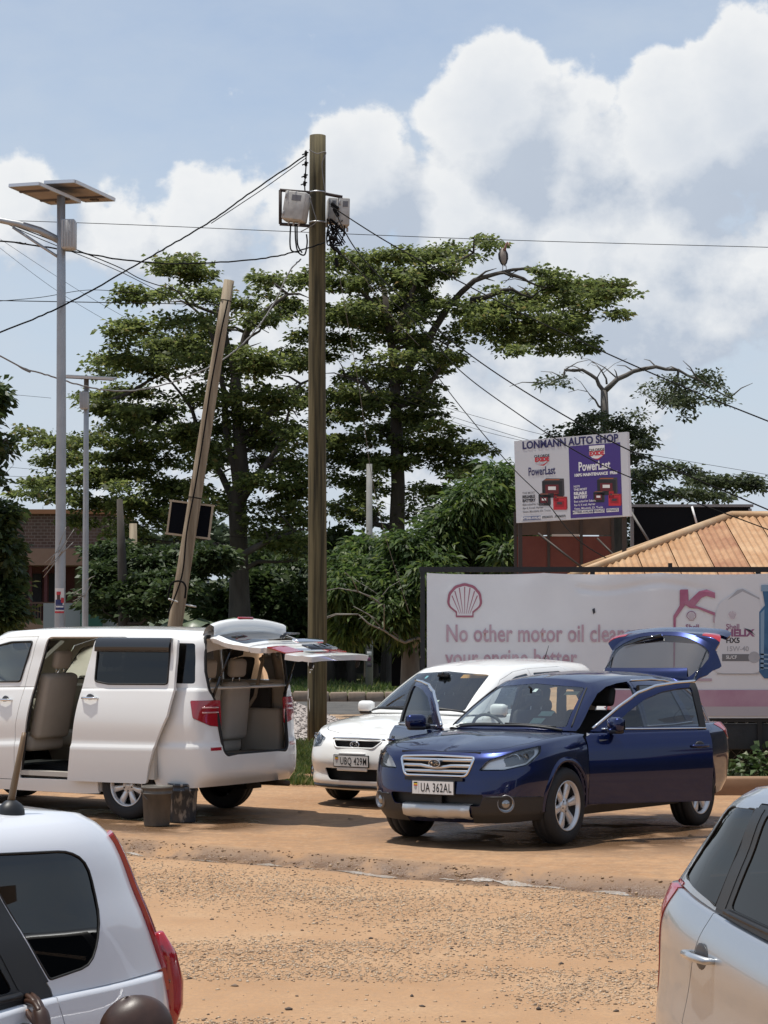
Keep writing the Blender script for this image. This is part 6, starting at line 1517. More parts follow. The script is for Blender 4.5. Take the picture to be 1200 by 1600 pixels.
    tg = body_obj(merge([a, b_]), 'tailgate', [P_, M_INTBLACK], root, .02); body_obj(g, 'tailgate_glass', M_DARKTINT, tg, 0., -.003)
    bp = panel(low, [(-1.70, 1, .15), (-1.70, 1, .40), (-1.62, 1, .52), (-1.72, 1, .62), (-1.84, 1, .655), (-2.2, 1, .66), (-2.2, 1, .15)], (0, 1, 0), lambda c: c.x < -1.2, .003, -2) if spec.get('bumper') else None
    if bp: body_obj(bp, 'rear_bumper', P_, root, .015, .006)
    bn = panel(low, rpoly([(1.78, 0, 1), (1.72, .4, 1), (1.5, .62, 1), (1.06, .70, 1), (1.06, -.70, 1), (1.5, -.62, 1), (1.72, -.4, 1)], 0), (0, 0, 1), lambda c: c.z > .65, .004); body_obj(bn, 'bonnet', P_, root, .012)
    gr = panel(low, rpoly([(3, .42, .40), (3, .36, .28), (3, -.36, .28), (3, -.42, .40)], .03), X, lambda c: c.x > 1.4, 0.); body_obj(gr, 'grille', M_BLACK, root, .01, .002)
    body_obj(low, 'body', [P_, M_INTBLACK], root, .012); body_obj(top, 'roof', [P_, mat('headliner', (.30, .29, .27), .9)], root, .02)
    common(root, cb, (1.25, -1.25), .30, .31, .85, .20, -1.75, 1.75)
    MB().rbox((1.05, 0, .80), (.4, 1.3, .36), .10, 3).box((-.2, 0, .36), (2.9, 1.4, .04)).build('dashboard', M_INTBLACK, root)
    for x in (.15, -.75):
        for sg in (1, -1): seat(root, x, sg * .36, .52, M_INTBLACK, .48, .25, .58)
    MB().rbox((-1.45, 0, .85), (.5, 1.15, .05), .02, 1).build('parcel_shelf', M_INTBLACK, root)
    return root, cb
def near_cars():
    P1 = paint('pearl_white_paint', (.71, .73, .77), .05, .42)
    r1, cb = hatch('small_car', (-2.185, 5.22), -118, 'white small car with tall narrow red tail lamp, bottom left corner', P1,
        [(-1.94, 1.03), (-1.2, 1.04), (.9, .98), (1.5, .92), (1.95, .80)],
        [(1.3, 0, 1.0), (1.25, .35, 1.0), (1.05, .67, .99), (.6, .75, 1.0), (0, .785, 1.02), (-.7, .795, 1.03), (-1.2, .80, 1.04), (-1.6, .815, 1.04), (-1.85, .755, 1.04), (-1.93, .3, 1.04), (-1.94, 0, 1.04)],
        [(.35, 0, 1.46), (.33, .32, 1.45), (.2, .58, 1.43), (0, .64, 1.46), (-.4, .67, 1.49), (-.8, .675, 1.49), (-1.2, .675, 1.485), (-1.56, .67, 1.475), (-1.71, .61, 1.46), (-1.78, .3, 1.47), (-1.79, 0, 1.47)],
        [(.3, 1.48), (0, 1.52), (-.6, 1.55), (-1.2, 1.54), (-1.79, 1.50)],
        dict(wz=1.41, bds=.035, bulge=.02, tail=[(-1.6, .86), (-1.83, .82), (-1.94, .58), (-1.975, .28), (-1.98, 0)], quarter=[(-1.245, 1.085), (-1.43, 1.10), (-1.50, 1.22), (-1.49, 1.37), (-1.42, 1.41), (-1.02, 1.435)], qr=[.01, .05, .06, .05, .05, .01],
             pillar=[(-1.11, 1.075), (-1.238, 1.08), (-1.01, 1.44), (-.90, 1.44)],
             rdoor=[(-.22, .32), (-.22, 1.0), (-.20, 1.46), (-.60, 1.47), (-.98, 1.455), (-1.245, 1.06), (-1.30, .85), (-1.20, .68), (-.92, .5), (-.88, .32)], rglass=[(-.27, 1.07), (-.26, 1.43), (-.6, 1.44), (-.86, 1.43), (-1.09, 1.075)],
             fdoor=[(.95, .32), (.95, .95), (.75, 1.04), (.28, 1.38), (0, 1.44), (-.19, 1.455), (-.21, 1.0), (-.21, .32)], fglass=[(.6, 1.07), (.22, 1.33), (0, 1.40), (-.15, 1.42), (-.16, 1.07)],
             hx=(-1.08, .955), fhx=(-.06, .93), lamp_rib=[(-1.80, .80, 1.0), (-1.86, .78, 1.02), (-1.90, .74, 1.035)],
             lamp=[(-1.70, .69, 1.43), (-1.755, .63, 1.43), (-1.88, .73, 1.15), (-1.98, .71, 1.06), (-2.0, .73, .97), (-1.92, .82, .88), (-1.84, .85, 1.0), (-1.815, .825, 1.10), (-1.76, .77, 1.27)]))
    T = Matrix.Translation((-1.335, .59, 1.512))
    MB().lathe([(.036, -.02), (.034, .012), (.028, .026), (.015, .038), (.001, .042)], 16, 0, T @ Matrix.Diagonal((1.25, 1, 1, 1))).build('aerial_base', M_BLACK, r1)
    MB().tube([(-1.335, .59, 1.55), (-1.40, .58, 1.72), (-1.405, .58, 1.735)], [.011, .007, .006], 8).build('aerial', mat('aerial_brown', (.16, .10, .05), .5), r1)
    for sg in (1, -1): MB().tube([(-1.80, sg * .775, 1.14), (-1.835, sg * .77, 1.07), (-1.855, sg * .765, .99), (-1.85, sg * .775, .92), (-1.825, sg * .80, .86)], [.012, .036, .050, .044, .012], 14).build('lamp_bulge', M_REDLENS, r1)
    P2 = paint('silver_paint', (.46, .48, .50), .75, .36, (.52, .54, .56))
    hatch('small_car', (2.148, 6.08), -75, 'silver small car with black tinted side windows, bottom right corner', P2,
        [(-1.94, 1.16), (-1.6, 1.155), (-1.2, 1.105), (-.8, 1.065), (.9, .99), (1.5, .92), (1.95, .80)],
        [(1.3, 0, 1.0), (1.25, .35, 1.0), (1.05, .66, .99), (.6, .75, 1.01), (0, .78, 1.04), (-.7, .79, 1.07), (-1.2, .79, 1.115), (-1.52, .775, 1.16), (-1.74, .69, 1.17), (-1.83, .3, 1.17), (-1.84, 0, 1.17)],
        [(.35, 0, 1.46), (.33, .3, 1.45), (.2, .56, 1.43), (0, .64, 1.47), (-.4, .675, 1.50), (-.75, .68, 1.505), (-1.08, .68, 1.495), (-1.27, .67, 1.48), (-1.42, .60, 1.475), (-1.51, .3, 1.485), (-1.52, 0, 1.485)],
        [(.3, 1.48), (0, 1.53), (-.5, 1.565), (-1.0, 1.555), (-1.52, 1.51)],
        dict(wz=1.41, bulge=.012, lo=.004, bumper=True, bds=.055, quarter=[(-1.25, 1.135), (-1.57, 1.195), (-1.34, 1.445), (-1.10, 1.455)], qr=[.005, .03, .04, .01],
             pillar=[(-1.18, 1.125), (-1.247, 1.133), (-1.097, 1.46), (-1.03, 1.46)],
             rdoor=[(-.18, .32), (-.18, 1.0), (-.16, 1.46), (-.60, 1.49), (-1.08, 1.475), (-1.25, 1.115), (-1.33, .95), (-1.40, .74), (-1.2, .66), (-.92, .5), (-.88, .32)], rglass=[(-.23, 1.075), (-.22, 1.43), (-.6, 1.455), (-1.0, 1.45), (-1.14, 1.14)],
             fdoor=[(.95, .32), (.95, .95), (.75, 1.04), (.28, 1.38), (0, 1.44), (-.15, 1.455), (-.17, 1.0), (-.17, .32)], fglass=[(.6, 1.07), (.22, 1.33), (0, 1.40), (-.11, 1.42), (-.12, 1.07)],
             hx=(-1.25, .975), fhx=(-.06, .93),
             lamp=[(-1.60, .81, 1.175), (-1.66, .76, 1.18), (-1.80, .72, 1.05), (-1.86, .71, .9), (-1.86, .71, .79), (-1.79, .81, .775), (-1.765, .82, .87), (-1.71, .82, 1.02)]))
near_cars()
# ---------------------------------------------------------------- trees and plants
BARK = mat('grey_bark', (.040, .034, .028), .95, col2=(.075, .064, .053), scale=4., bump=.8, bscale=9, stretch=(1, 1, .25))
BARK2 = mat('pale_bark', (.13, .12, .105), .9, col2=(.21, .195, .17), scale=3., bump=.5, bscale=8, stretch=(1, 1, .3))
def leaf_cloud(pads, n, size, rng, clump=.45, flat_=.75, shape='oval', droop=0., per=26):
    """pads: (centre, rx, ry, rz, weight). Leaves grow in rosettes (clumps) through each pad's volume"""
    w = np.array([p[4] * p[1] * p[2] * (.35 + p[3]) ** .7 for p in pads]); w = w / w.sum(); cnt = rng.multinomial(max(1, n // per), w)
    Cs = []; 
    for (c, rx, ry, rz, _), k in zip(pads, cnt):
        if k == 0: continue
        d = rng.normal(size=(k, 3)); d /= np.linalg.norm(d, axis=1)[:, None]; r_ = rng.random(k) ** .42
        q = d * r_[:, None]; q[:, 2] = q[:, 2] + .25 * rng.normal(size=k)
        Cs.append(np.array(c)[None] + q * np.array([rx, ry, rz])[None])
    Cc = np.concatenate(Cs); m = len(Cc)
    cs = clump * rng.uniform(.5, 1.2, m)
    ax = np.repeat(Cc, per, 0); s_ = np.repeat(cs, per)
    N_ = len(ax); a = rng.random(N_) * 6.283; el = rng.normal(.15, .55, N_)
    if droop: el = rng.normal(-droop, .45, N_)
    dirv = np.stack([np.cos(a) * np.cos(el), np.sin(a) * np.cos(el), np.sin(el) * flat_], 1)
    rad = s_ * rng.random(N_) ** .6
    base = ax + dirv * rad[:, None] * np.array([1, 1, flat_])[None]
    L_ = size * rng.uniform(.6, 1.35, N_); W_ = L_ * (.30 if shape == 'oval' else .13) * rng.uniform(.8, 1.3, N_)
    up = np.tile(np.array([[0, 0, 1.]]), (N_, 1)) + rng.normal(0, .55, (N_, 3))
    side = np.cross(dirv, up); side /= np.linalg.norm(side, axis=1)[:, None] + 1e-9; nn = np.cross(side, dirv)
    tip = base + dirv * L_[:, None] - np.array([0, 0, 1.])[None] * (L_ * .18)[:, None]; mid = base + dirv * (L_ * .5)[:, None] + nn * (L_ * .06)[:, None]
    V = np.stack([base, mid + side * W_[:, None], tip, mid - side * W_[:, None]], 1)
    return V
def tree(name, label, trunk, pads, n, size, cols, bark, seed, clump=.45, flat_=.75, shape='oval', droop=0., group=None, limbs=True, bare=(), tr=.35, per=26, twigs=2):
    """trunk: list of nodes [(point, radius)...]; pads become leafy shelves joined to the trunk by limbs; bare: extra leafless limbs"""
    rng = np.random.default_rng(seed); rnd = random.Random(seed)
    base = trunk[0][0]; root = empty(name, base); tag(root, label, 'tree', group)
    mb = MB(); T = [p - base for p, _ in trunk]
    mb.tube([Vector((0, 0, -.3))] + T, [trunk[0][1] * 1.25] + [r_ for _, r_ in trunk], 10, M=None)
    nodes = []
    for k in range(len(T) - 1):
        for t in np.linspace(0, 1, 6): nodes.append((T[k].lerp(T[k + 1], t), trunk[k][1] * (1 - t) + trunk[k + 1][1] * t))
    if limbs:
        for c, rx, ry, rz, w in sorted(pads, key=lambda p: p[0].z):
            q = Vector(c) - base
            best = min(nodes, key=lambda nd: (nd[0] - q).length + (max(0, nd[0].z - q.z + .3) * 3) + (max(0, q.z - nd[0].z) * .15))
            p0, r0 = best; d = q - p0
            if d.length < .3: continue
            r0 = min(r0 * .6, .05 + d.length * .022)
            m1 = p0 + d * .35 + Vector((rnd.uniform(-.3, .3), rnd.uniform(-.3, .3), d.length * rnd.uniform(.02, .14))); m2 = p0 + d * .7 + Vector((rnd.uniform(-.3, .3), rnd.uniform(-.3, .3), d.length * rnd.uniform(-.02, .1)))
            pts = [p0, p0.lerp(m1, .5) + Vector((0, 0, d.length * .02)), m1, m1.lerp(m2, .5) + Vector((rnd.uniform(-.12, .12), 0, rnd.uniform(-.1, .1))), m2, q]
            mb.tube(pts, [r0, r0 * .85, r0 * .7, r0 * .55, r0 * .42, r0 * .22], 6)
            nodes += [(m1, r0 * .7), (m2, r0 * .45), (q, r0 * .25)]
            for _ in range(twigs):
                e_ = q + Vector((rnd.uniform(-1, 1) * rx * .9, rnd.uniform(-1, 1) * ry * .9, rnd.uniform(-.2, .6) * rz)); mb.tube([m2.lerp(q, rnd.random()), q.lerp(e_, .5) + Vector((0, 0, .1)), e_], [r0 * .3, r0 * .2, r0 * .08], 5)
    for pts, r0 in bare:
        k = len(pts); P = [p - base for p in pts]; P2 = []
        for i in range(k - 1):
            for t in (0, .5): P2.append(P[i].lerp(P[i + 1], t) + (Vector((rnd.uniform(-.06, .06), rnd.uniform(-.1, .1), rnd.uniform(-.06, .06))) if t else Vector()))
        P2.append(P[-1]); mb.tube(P2, [r0 * (1 - .75 * i / (len(P2) - 1)) for i in range(len(P2))], 7)
        for i in range(1, k):
            for _ in range(2):
                e_ = P[i] + Vector((rnd.uniform(-.9, .9), rnd.uniform(-.6, .6), rnd.uniform(-.2, .7))); mb.tube([P[i], P[i].lerp(e_, .5) + Vector((0, 0, .08)), e_], [r0 * .3, r0 * .2, .008], 5)
    mb.build('trunk', bark, root, fix=False)
    if n:
        V = leaf_cloud(pads, n, size, rng, clump, flat_, shape, droop, per) - np.array(base)[None, None]
        k = len(V); cr = link('crown', mesh_np('crown', V.reshape(-1, 3), np.arange(k * 4).reshape(k, 4)), leaf_mat('leaf_' + name + str(seed), cols, tr), root)
    return root
def pads_px(lst, D, dd=2.5, seed=0, depth=1.0):
    rnd = random.Random(seed); out = []
    for p in lst:
        w = p[4] if len(p) > 4 else 1.; d = D + rnd.uniform(-dd, dd) if len(p) < 6 else D + p[5]; s = d / F
        for q in range(3):
            fx = rnd.uniform(.45, .8); out.append((at(p[0] + rnd.uniform(-.6, .6) * p[2], p[1] + rnd.uniform(-1., .9) * p[3], d + rnd.uniform(-.9, .9)), p[2] * s * fx, max(.5, p[2] * s * depth * fx), p[3] * s * rnd.uniform(.5, 1.2), w))
    return out
GREEN_A = [(0., (.062, .082, .028)), (.35, (.108, .138, .042)), (.7, (.16, .198, .058)), (.93, (.24, .275, .085)), (1., (.20, .145, .06))]
GREEN_B = [(0., (.028, .052, .016)), (.4, (.055, .098, .024)), (.8, (.10, .155, .036)), (1., (.17, .21, .055))]
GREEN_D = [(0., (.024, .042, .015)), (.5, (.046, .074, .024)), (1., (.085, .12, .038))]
GREEN_G = [(0., (.036, .048, .024)), (.5, (.062, .082, .036)), (1., (.11, .13, .06))]
def trees():
    D = 64.
    def tk(l, d=D): return [(at(x, y, d), r_) for x, y, r_ in l]
    A = [(258, 428, 70, 13), (300, 440, 30, 10), (215, 463, 38, 8), (262, 462, 35, 8), (325, 470, 26, 8), (370, 480, 40, 11, .8), (345, 460, 25, 7),
         (235, 515, 55, 11), (190, 520, 22, 6), (295, 505, 45, 11), (330, 520, 40, 10), (250, 540, 60, 13), (180, 565, 42, 10), (225, 575, 55, 12), (160, 585, 25, 8), (290, 555, 50, 11),
         (425, 450, 35, 11), (400, 440, 25, 7), (455, 440, 30, 12), (450, 480, 45, 14), (420, 505, 50, 12), (470, 520, 30, 12),
         (150, 615, 35, 8), (215, 615, 60, 10), (170, 640, 50, 10), (240, 640, 50, 10), (300, 620, 45, 9, .6), (365, 545, 50, 12), (380, 570, 45, 9), (420, 575, 55, 12), (460, 560, 40, 11),
         (420, 625, 65, 14), (370, 640, 55, 12), (470, 625, 35, 12), (310, 665, 50, 12), (200, 660, 70, 14), (250, 680, 60, 14), (140, 690, 55, 12), (80, 690, 45, 9), (45, 680, 18, 6), (100, 715, 60, 12), (190, 705, 70, 14),
         (280, 715, 60, 16), (330, 690, 45, 12), (395, 680, 60, 14), (450, 675, 45, 13), (420, 715, 60, 14), (465, 740, 40, 18), (350, 720, 40, 12), (60, 750, 38, 8), (35, 768, 15, 5), (120, 750, 60, 13), (180, 745, 60, 14), (240, 755, 55, 16), (300, 765, 50, 14),
         (150, 785, 55, 12), (200, 790, 45, 12), (100, 775, 40, 8), (270, 800, 45, 14, .7), (130, 815, 30, 7, .7), (330, 790, 35, 12, .6), (420, 780, 45, 18), (455, 800, 45, 20), (400, 750, 45, 14), (245, 810, 40, 12, .7), (440, 850, 45, 16), (470, 870, 25, 14)]
    fr_ = random.Random(77)
    A += [(fr_.uniform(175, 470), fr_.uniform(540, 835), fr_.uniform(16, 34), fr_.uniform(10, 22), .55) for _ in range(46)]
    ta = tk([(376, 1060, .42), (374, 930, .30), (373, 850, .26), (371, 790, .27), (378, 740, .22), (372, 660, .17), (366, 600, .14), (380, 540, .11)])
    extra = [([at(373, 800, D), at(345, 740, D + 1), at(318, 700, D + 1), at(300, 640, D + 1), at(270, 600, D + 1)], .13), ([at(373, 790, D), at(410, 735, D - 1), at(440, 690, D - 1), at(452, 640, D - 1)], .13), ([at(371, 770, D), at(355, 690, D), at(352, 620, D), at(340, 560, D), at(325, 505, D), at(300, 480, D)], .13),
             ([at(372, 640, D), at(362, 560, D), at(350, 515, D), at(340, 490, D), at(305, 478, D)], .15), ([at(372, 560, D), at(385, 520, D), at(410, 490, D), at(450, 460, D)], .15), ([at(375, 690, D), at(430, 640, D), at(470, 600, D)], .14), ([at(374, 880, D - 2), at(330, 850, D - 2), at(300, 862, D - 2), at(270, 885, D - 2)], .12), ([at(374, 870, D - 2), at(420, 845, D - 2), at(460, 830, D - 2)], .12), ([at(150, 640, D), at(200, 615, D), at(260, 580, D), at(330, 560, D)], .07)]
    tree('shade_tree', 'broad dark green tree with flat leafy tiers behind the leaning pole', ta, pads_px(A, D, 2.6, 1, .8), 64000, .165, GREEN_A, BARK, 11, .36, .6, tr=.6, per=16, group='tall tiered shade trees', bare=extra)
    low = [(195, 880, 45, 16), (235, 890, 40, 18), (290, 880, 45, 16), (325, 870, 35, 12), (165, 905, 30, 14), (215, 925, 40, 18), (270, 915, 40, 18), (250, 950, 45, 18), (190, 960, 30, 15), (150, 940, 25, 12, .5), (300, 930, 35, 18)]
    D2 = 52.
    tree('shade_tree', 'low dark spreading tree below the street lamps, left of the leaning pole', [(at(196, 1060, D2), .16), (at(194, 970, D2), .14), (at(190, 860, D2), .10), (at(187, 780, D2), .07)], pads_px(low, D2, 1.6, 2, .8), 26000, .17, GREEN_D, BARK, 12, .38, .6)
    B = [(600, 402, 62, 10), (560, 415, 45, 12), (530, 405, 35, 10), (650, 400, 45, 8), (690, 405, 45, 9), (730, 392, 40, 10), (762, 378, 28, 8), (705, 425, 25, 7), (500, 440, 40, 12), (545, 450, 50, 13), (610, 440, 60, 12), (660, 460, 55, 13), (620, 475, 60, 13), (560, 485, 55, 14), (510, 490, 40, 13), (680, 485, 40, 10), (590, 510, 60, 14), (640, 525, 55, 13), (540, 530, 50, 12), (690, 530, 40, 12), (520, 555, 40, 10), (700, 560, 30, 10), (665, 555, 30, 10),
         (860, 425, 28, 6, .8), (870, 445, 55, 11), (915, 450, 60, 10), (955, 462, 32, 8), (972, 487, 18, 7), (930, 470, 40, 9), (820, 470, 60, 14), (770, 490, 50, 14), (840, 495, 65, 18), (790, 520, 60, 17), (850, 525, 55, 16), (900, 545, 35, 12), (735, 480, 40, 12), (745, 510, 40, 12), (815, 550, 18, 13, .8), (880, 520, 40, 12), (925, 540, 18, 8),
         (610, 570, 50, 11), (560, 580, 45, 10), (640, 590, 30, 8), (690, 575, 25, 8), (540, 620, 50, 11), (600, 630, 55, 10), (660, 625, 30, 8), (550, 655, 55, 11), (620, 660, 50, 11), (660, 655, 45, 8), (690, 668, 30, 7), (540, 695, 50, 11), (600, 690, 55, 11), (660, 695, 55, 10), (710, 700, 40, 8), (745, 700, 28, 7), (560, 725, 55, 11), (630, 730, 60, 11), (690, 730, 50, 9), (730, 738, 30, 7), (590, 760, 50, 10), (680, 765, 45, 9), (540, 760, 40, 11), (530, 800, 40, 14), (570, 805, 35, 10), (680, 790, 25, 7), (520, 730, 30, 20)]
    B += [(fr_.uniform(515, 690), fr_.uniform(420, 800), fr_.uniform(16, 32), fr_.uniform(10, 20), .5) for _ in range(44)] + [(fr_.uniform(740, 920), fr_.uniform(450, 550), fr_.uniform(12, 24), fr_.uniform(8, 16), .5) for _ in range(14)]
    tb = tk([(622, 1060, .36), (620, 900, .25), (620, 830, .24), (622, 760, .21), (620, 690, .19), (618, 620, .16), (615, 560, .14), (606, 500, .11), (600, 450, .08)], 66.)
    D3 = 66.
    eb = [([at(618, 600, D3), at(650, 560, D3), at(700, 480, D3), at(742, 438, D3 - 1), at(775, 428, D3 - 1), at(830, 419, D3 - 1)], .15), ([at(790, 426, D3 - 1), at(808, 432, D3 - 1), at(825, 440, D3 - 1), at(860, 450, D3 - 1)], .07), ([at(735, 470, D3), at(775, 458, D3), at(800, 452, D3), at(830, 465, D3)], .10), ([at(612, 540, D3), at(635, 480, D3), at(650, 440, D3), at(690, 420, D3), at(740, 395, D3)], .12), ([at(605, 500, D3), at(570, 460, D3), at(540, 430, D3)], .12), ([at(618, 640, D3), at(660, 610, D3), at(690, 570, D3), at(700, 540, D3)], .12), ([at(600, 640, D3), at(570, 600, D3), at(540, 590, D3)], .1)]
    tree('shade_tree', 'tall tiered tree with a long bare limb reaching right, behind the utility pole', tb, pads_px(B, D3, 2.4, 3, .8), 62000, .165, GREEN_A, BARK, 13, .36, .6, tr=.6, per=16, group='tall tiered shade trees', bare=eb)
    D4 = 74.
    Cp = [(1060, 605, 30, 10, .25), (1095, 600, 30, 10, .3), (1050, 630, 35, 18, .3), (1080, 628, 30, 14, .3), (1020, 620, 20, 10, .25), (1125, 622, 18, 6, .3), (870, 597, 14, 4, .2), (850, 602, 10, 4, .2), (1075, 650, 14, 10, .2), (1000, 640, 16, 8, .15)]
    tree('dead_topped_tree', 'half bare tree with a forked pale trunk and sparse leaves above the billboard', [(at(946, 960, D4), .26), (at(946, 760, D4), .20), (at(945, 660, D4), .15), (at(944, 610, D4), .12)], pads_px(Cp, D4, 1.2, 4, .6), 3000, .14, GREEN_G, mat('grey_dead_wood', (.085, .076, .066), .9, col2=(.14, .125, .11), scale=3., bump=.5, bscale=8), 14, .42, .8, limbs=False,
         bare=[([at(944, 612, D4), at(932, 592, D4), at(910, 578, D4), at(882, 578, D4), at(880, 590, D4), at(858, 602, D4), at(836, 598, D4)], .075), ([at(944, 612, D4), at(965, 592, D4), at(990, 580, D4), at(1025, 573, D4), at(1060, 578, D4), at(1090, 592, D4), at(1140, 622, D4)], .10), ([at(948, 600, D4), at(942, 583, D4), at(930, 568, D4)], .04), ([at(944, 640, D4), at(930, 625, D4), at(918, 612, D4)], .05), ([at(1060, 578, D4), at(1055, 610, D4), at(1035, 640, D4)], .05), ([at(1055, 600, D4), at(1080, 625, D4), at(1085, 650, D4)], .04)])
    Ep = [(905, 672, 40, 8), (940, 655, 35, 8), (975, 668, 40, 9), (1000, 690, 25, 8, .7), (880, 690, 25, 8), (1040, 735, 40, 9), (1010, 755, 35, 12), (1080, 745, 45, 8), (1120, 755, 45, 8), (1160, 750, 35, 6), (1060, 770, 45, 9), (1110, 775, 45, 7), (1005, 785, 30, 14), (990, 720, 25, 8), (1180, 765, 20, 5), (980, 810, 25, 20), (975, 850, 25, 20)]
    D5 = 68.
    tree('shade_tree', 'spreading tiered tree behind the billboard at the right', [(at(968, 960, D5), .3), (at(968, 830, D5), .24), (at(970, 740, D5), .18), (at(955, 690, D5), .12)], pads_px(Ep, D5, 2., 5, .8), 11000, .155, GREEN_G, BARK, 15, .36, .6, tr=.5, per=16, group='tall tiered shade trees')
    Mg = [(785, 765, 40, 35), (760, 800, 45, 35), (805, 800, 20, 40), (720, 815, 45, 30), (680, 845, 45, 30), (740, 850, 50, 35), (640, 870, 45, 28), (590, 880, 45, 28), (550, 905, 35, 28), (610, 915, 50, 30), (670, 890, 45, 30), (560, 940, 40, 26), (610, 960, 45, 22), (650, 935, 35, 30), (780, 860, 25, 35), (700, 880, 40, 30), (540, 975, 25, 14, .6), (645, 985, 25, 12, .6), (700, 920, 60, 30), (760, 910, 50, 30)]
    D6 = 46.
    mg = [(p[0], p[1], p[2], p[3], 1. if len(p) < 5 else p[4]) for p in Mg]
    tree('mango_tree', 'bushy bright green tree with long drooping leaves left of the billboard', [(at(640, 1100, D6), .22), (at(642, 1000, D6), .18), (at(660, 930, D6), .15), (at(700, 860, D6), .10), (at(760, 800, D6), .06)], pads_px(mg, D6, 1.6, 6, .9), 74000, .21, GREEN_B, BARK2, 16, .40, 1., 'long', .55, tr=.5,
         bare=[([at(645, 1010, D6 - 2), at(660, 995, D6 - 2.3), at(632, 1004, D6 - 2.6), at(600, 985, D6 - 2.8), at(560, 960, D6 - 3)], .05), ([at(640, 1000, D6 - 2), at(620, 960, D6 - 2.3), at(590, 940, D6 - 2.6), at(560, 925, D6 - 2.8)], .04)])
    Lf = [(-10, 640, 28, 20), (5, 620, 16, 14, .7), (-20, 690, 38, 20), (8, 700, 14, 10, .7), (-15, 740, 24, 10, .7), (-25, 830, 50, 30), (8, 815, 24, 20), (-10, 870, 50, 30), (12, 860, 26, 26), (-10, 920, 50, 30), (14, 915, 28, 26), (-10, 960, 48, 24), (10, 955, 24, 20)]
    D7 = 40.
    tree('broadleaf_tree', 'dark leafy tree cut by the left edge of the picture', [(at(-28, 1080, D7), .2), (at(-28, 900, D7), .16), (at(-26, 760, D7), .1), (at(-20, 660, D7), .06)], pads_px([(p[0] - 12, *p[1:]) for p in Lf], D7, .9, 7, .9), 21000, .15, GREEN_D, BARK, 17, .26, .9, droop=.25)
    # trees and scrub in the shade beyond the road
    Bk = [[(430, 900, 45, 28), (400, 940, 45, 30), (460, 940, 40, 35), (420, 985, 60, 25), (480, 985, 40, 28), (350, 960, 35, 22)], [(520, 880, 35, 30), (540, 940, 40, 35), (510, 960, 35, 35), (560, 985, 45, 25), (600, 1000, 40, 22), (640, 990, 35, 25), (680, 960, 40, 40)]]
    for k, (b, lb) in enumerate(zip(Bk, ('dense dark tree across the road, just left of the utility pole', 'dense dark tree across the road, between utility pole and banner'))):
        cx = (430, 580)[k]
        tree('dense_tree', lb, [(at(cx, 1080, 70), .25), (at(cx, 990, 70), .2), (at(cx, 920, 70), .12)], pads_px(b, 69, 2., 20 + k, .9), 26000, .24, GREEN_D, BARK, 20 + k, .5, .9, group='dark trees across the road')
    for k, (x, r_) in enumerate(((505, .3), (528, .2), (548, .14), (625, .34), (600, .12))):
        z = at(x, 1078, 67 + k % 2); o = MB().tube([(0, 0, -.2), (.05, 0, 1.2), (.0, .05, 2.6), (.1, 0, 4.2)], [r_ * 1.2, r_, r_ * .85, r_ * .7], 8).build('tree_trunk', BARK, None, loc=(z.x, z.y, .15)); tag(o, 'dark trunk across the road, %s' % ('thickest, beside the utility pole', 'second to the right of the utility pole', 'thin one, third to the right of the utility pole', 'thick one left of the banner', 'thin one near the white concrete pole')[k], 'tree trunk', 'tree trunks in the shade across the road')
    hl = [(x, y, 40, 12) for x, y in ((330, 852), (380, 856), (300, 858), (430, 858), (700, 862), (250, 862), (210, 862), (640, 870), (560, 868), (760, 862), (820, 866))]
    V = leaf_cloud(pads_px(hl, 190, 6, 30, .5), 26000, .9, np.random.default_rng(31), 1.5, .8); k = len(V)
    tag(link('treeline', mesh_np('treeline', V.reshape(-1, 3), np.arange(k * 4).reshape(k, 4)), leaf_mat('far_leaf', [(0., (.05, .07, .04)), (1., (.09, .115, .065))], .2)), 'distant line of green trees on the low hill', None, None, 'stuff')
    hy = [(-160 + 32 * i, 4 + 3 * math.sin(i * .9)) for i in range(12)]
    MBh = MB(); rows = [[(x, 210 + dy, z) for x in np.linspace(-150, 150, 40)] for dy, z in ((0, 0), (20, 3.5), (50, 6), (120, 7))]
    rows = [[(x, y, z * (1 + .15 * math.sin(x * .05 + y))) for x, y, z in r_] for r_ in rows]
    o = MBh.grid(rows).build('hill', mat('hill_green', (.06, .075, .035), .95, col2=(.10, .10, .05), scale=.05), None); tag(o, 'low green hill far behind the trees', None, None, 'structure')
    # banana plants by the leaning pole
    for k, (x, y, n, d, lb) in enumerate(((318, 985, 7, 50, 'banana plant with ragged silvery leaves right of the leaning pole'), (236, 985, 6, 56, 'banana plant with dark ragged leaves left of the leaning pole'))):
        b0 = at(x, y, d); b0.z = .1; r_ = empty('banana_plant', b0); tag(r_, lb, 'plant'); rr = random.Random(40 + k)
        MB().tube([(0, 0, 0), (.03, 0, .8), (0, .02, 1.7)], [.13, .11, .07], 8).build('stem', mat('banana_stem', (.10, .11, .05), .7), r_)
        for j in range(n):
            a = 6.283 * j / n + rr.uniform(-.3, .3); L_ = rr.uniform(1.3, 2.0); rows = [[], [], []]
            for i in range(9):
                t = i / 8; h_ = 1.6 + 1.25 * t * L_ * .7 - 1.15 * t * t * L_ * .75; r2 = .1 + t * L_ * .62; w = .30 * math.sin(math.pi * min(1, .08 + t * .95)) + .015
                px, py = r2 * math.cos(a), r2 * math.sin(a); sx, sy = -math.sin(a), math.cos(a)
                j_ = rr.uniform(.75, 1.1)
                rows[0].append((px - sx * w * j_, py - sy * w * j_, h_ - .08)); rows[1].append((px, py, h_)); rows[2].append((px + sx * w, py + sy * w, h_ - .08))
            MB().grid(rows).build('leaf', mat('banana_leaf', (.075, .10, .055), .4, col2=(.13, .16, .10), scale=4.), r_)
    # small leafy plants in the bed behind the blue car
    rng = np.random.default_rng(50); pts = []
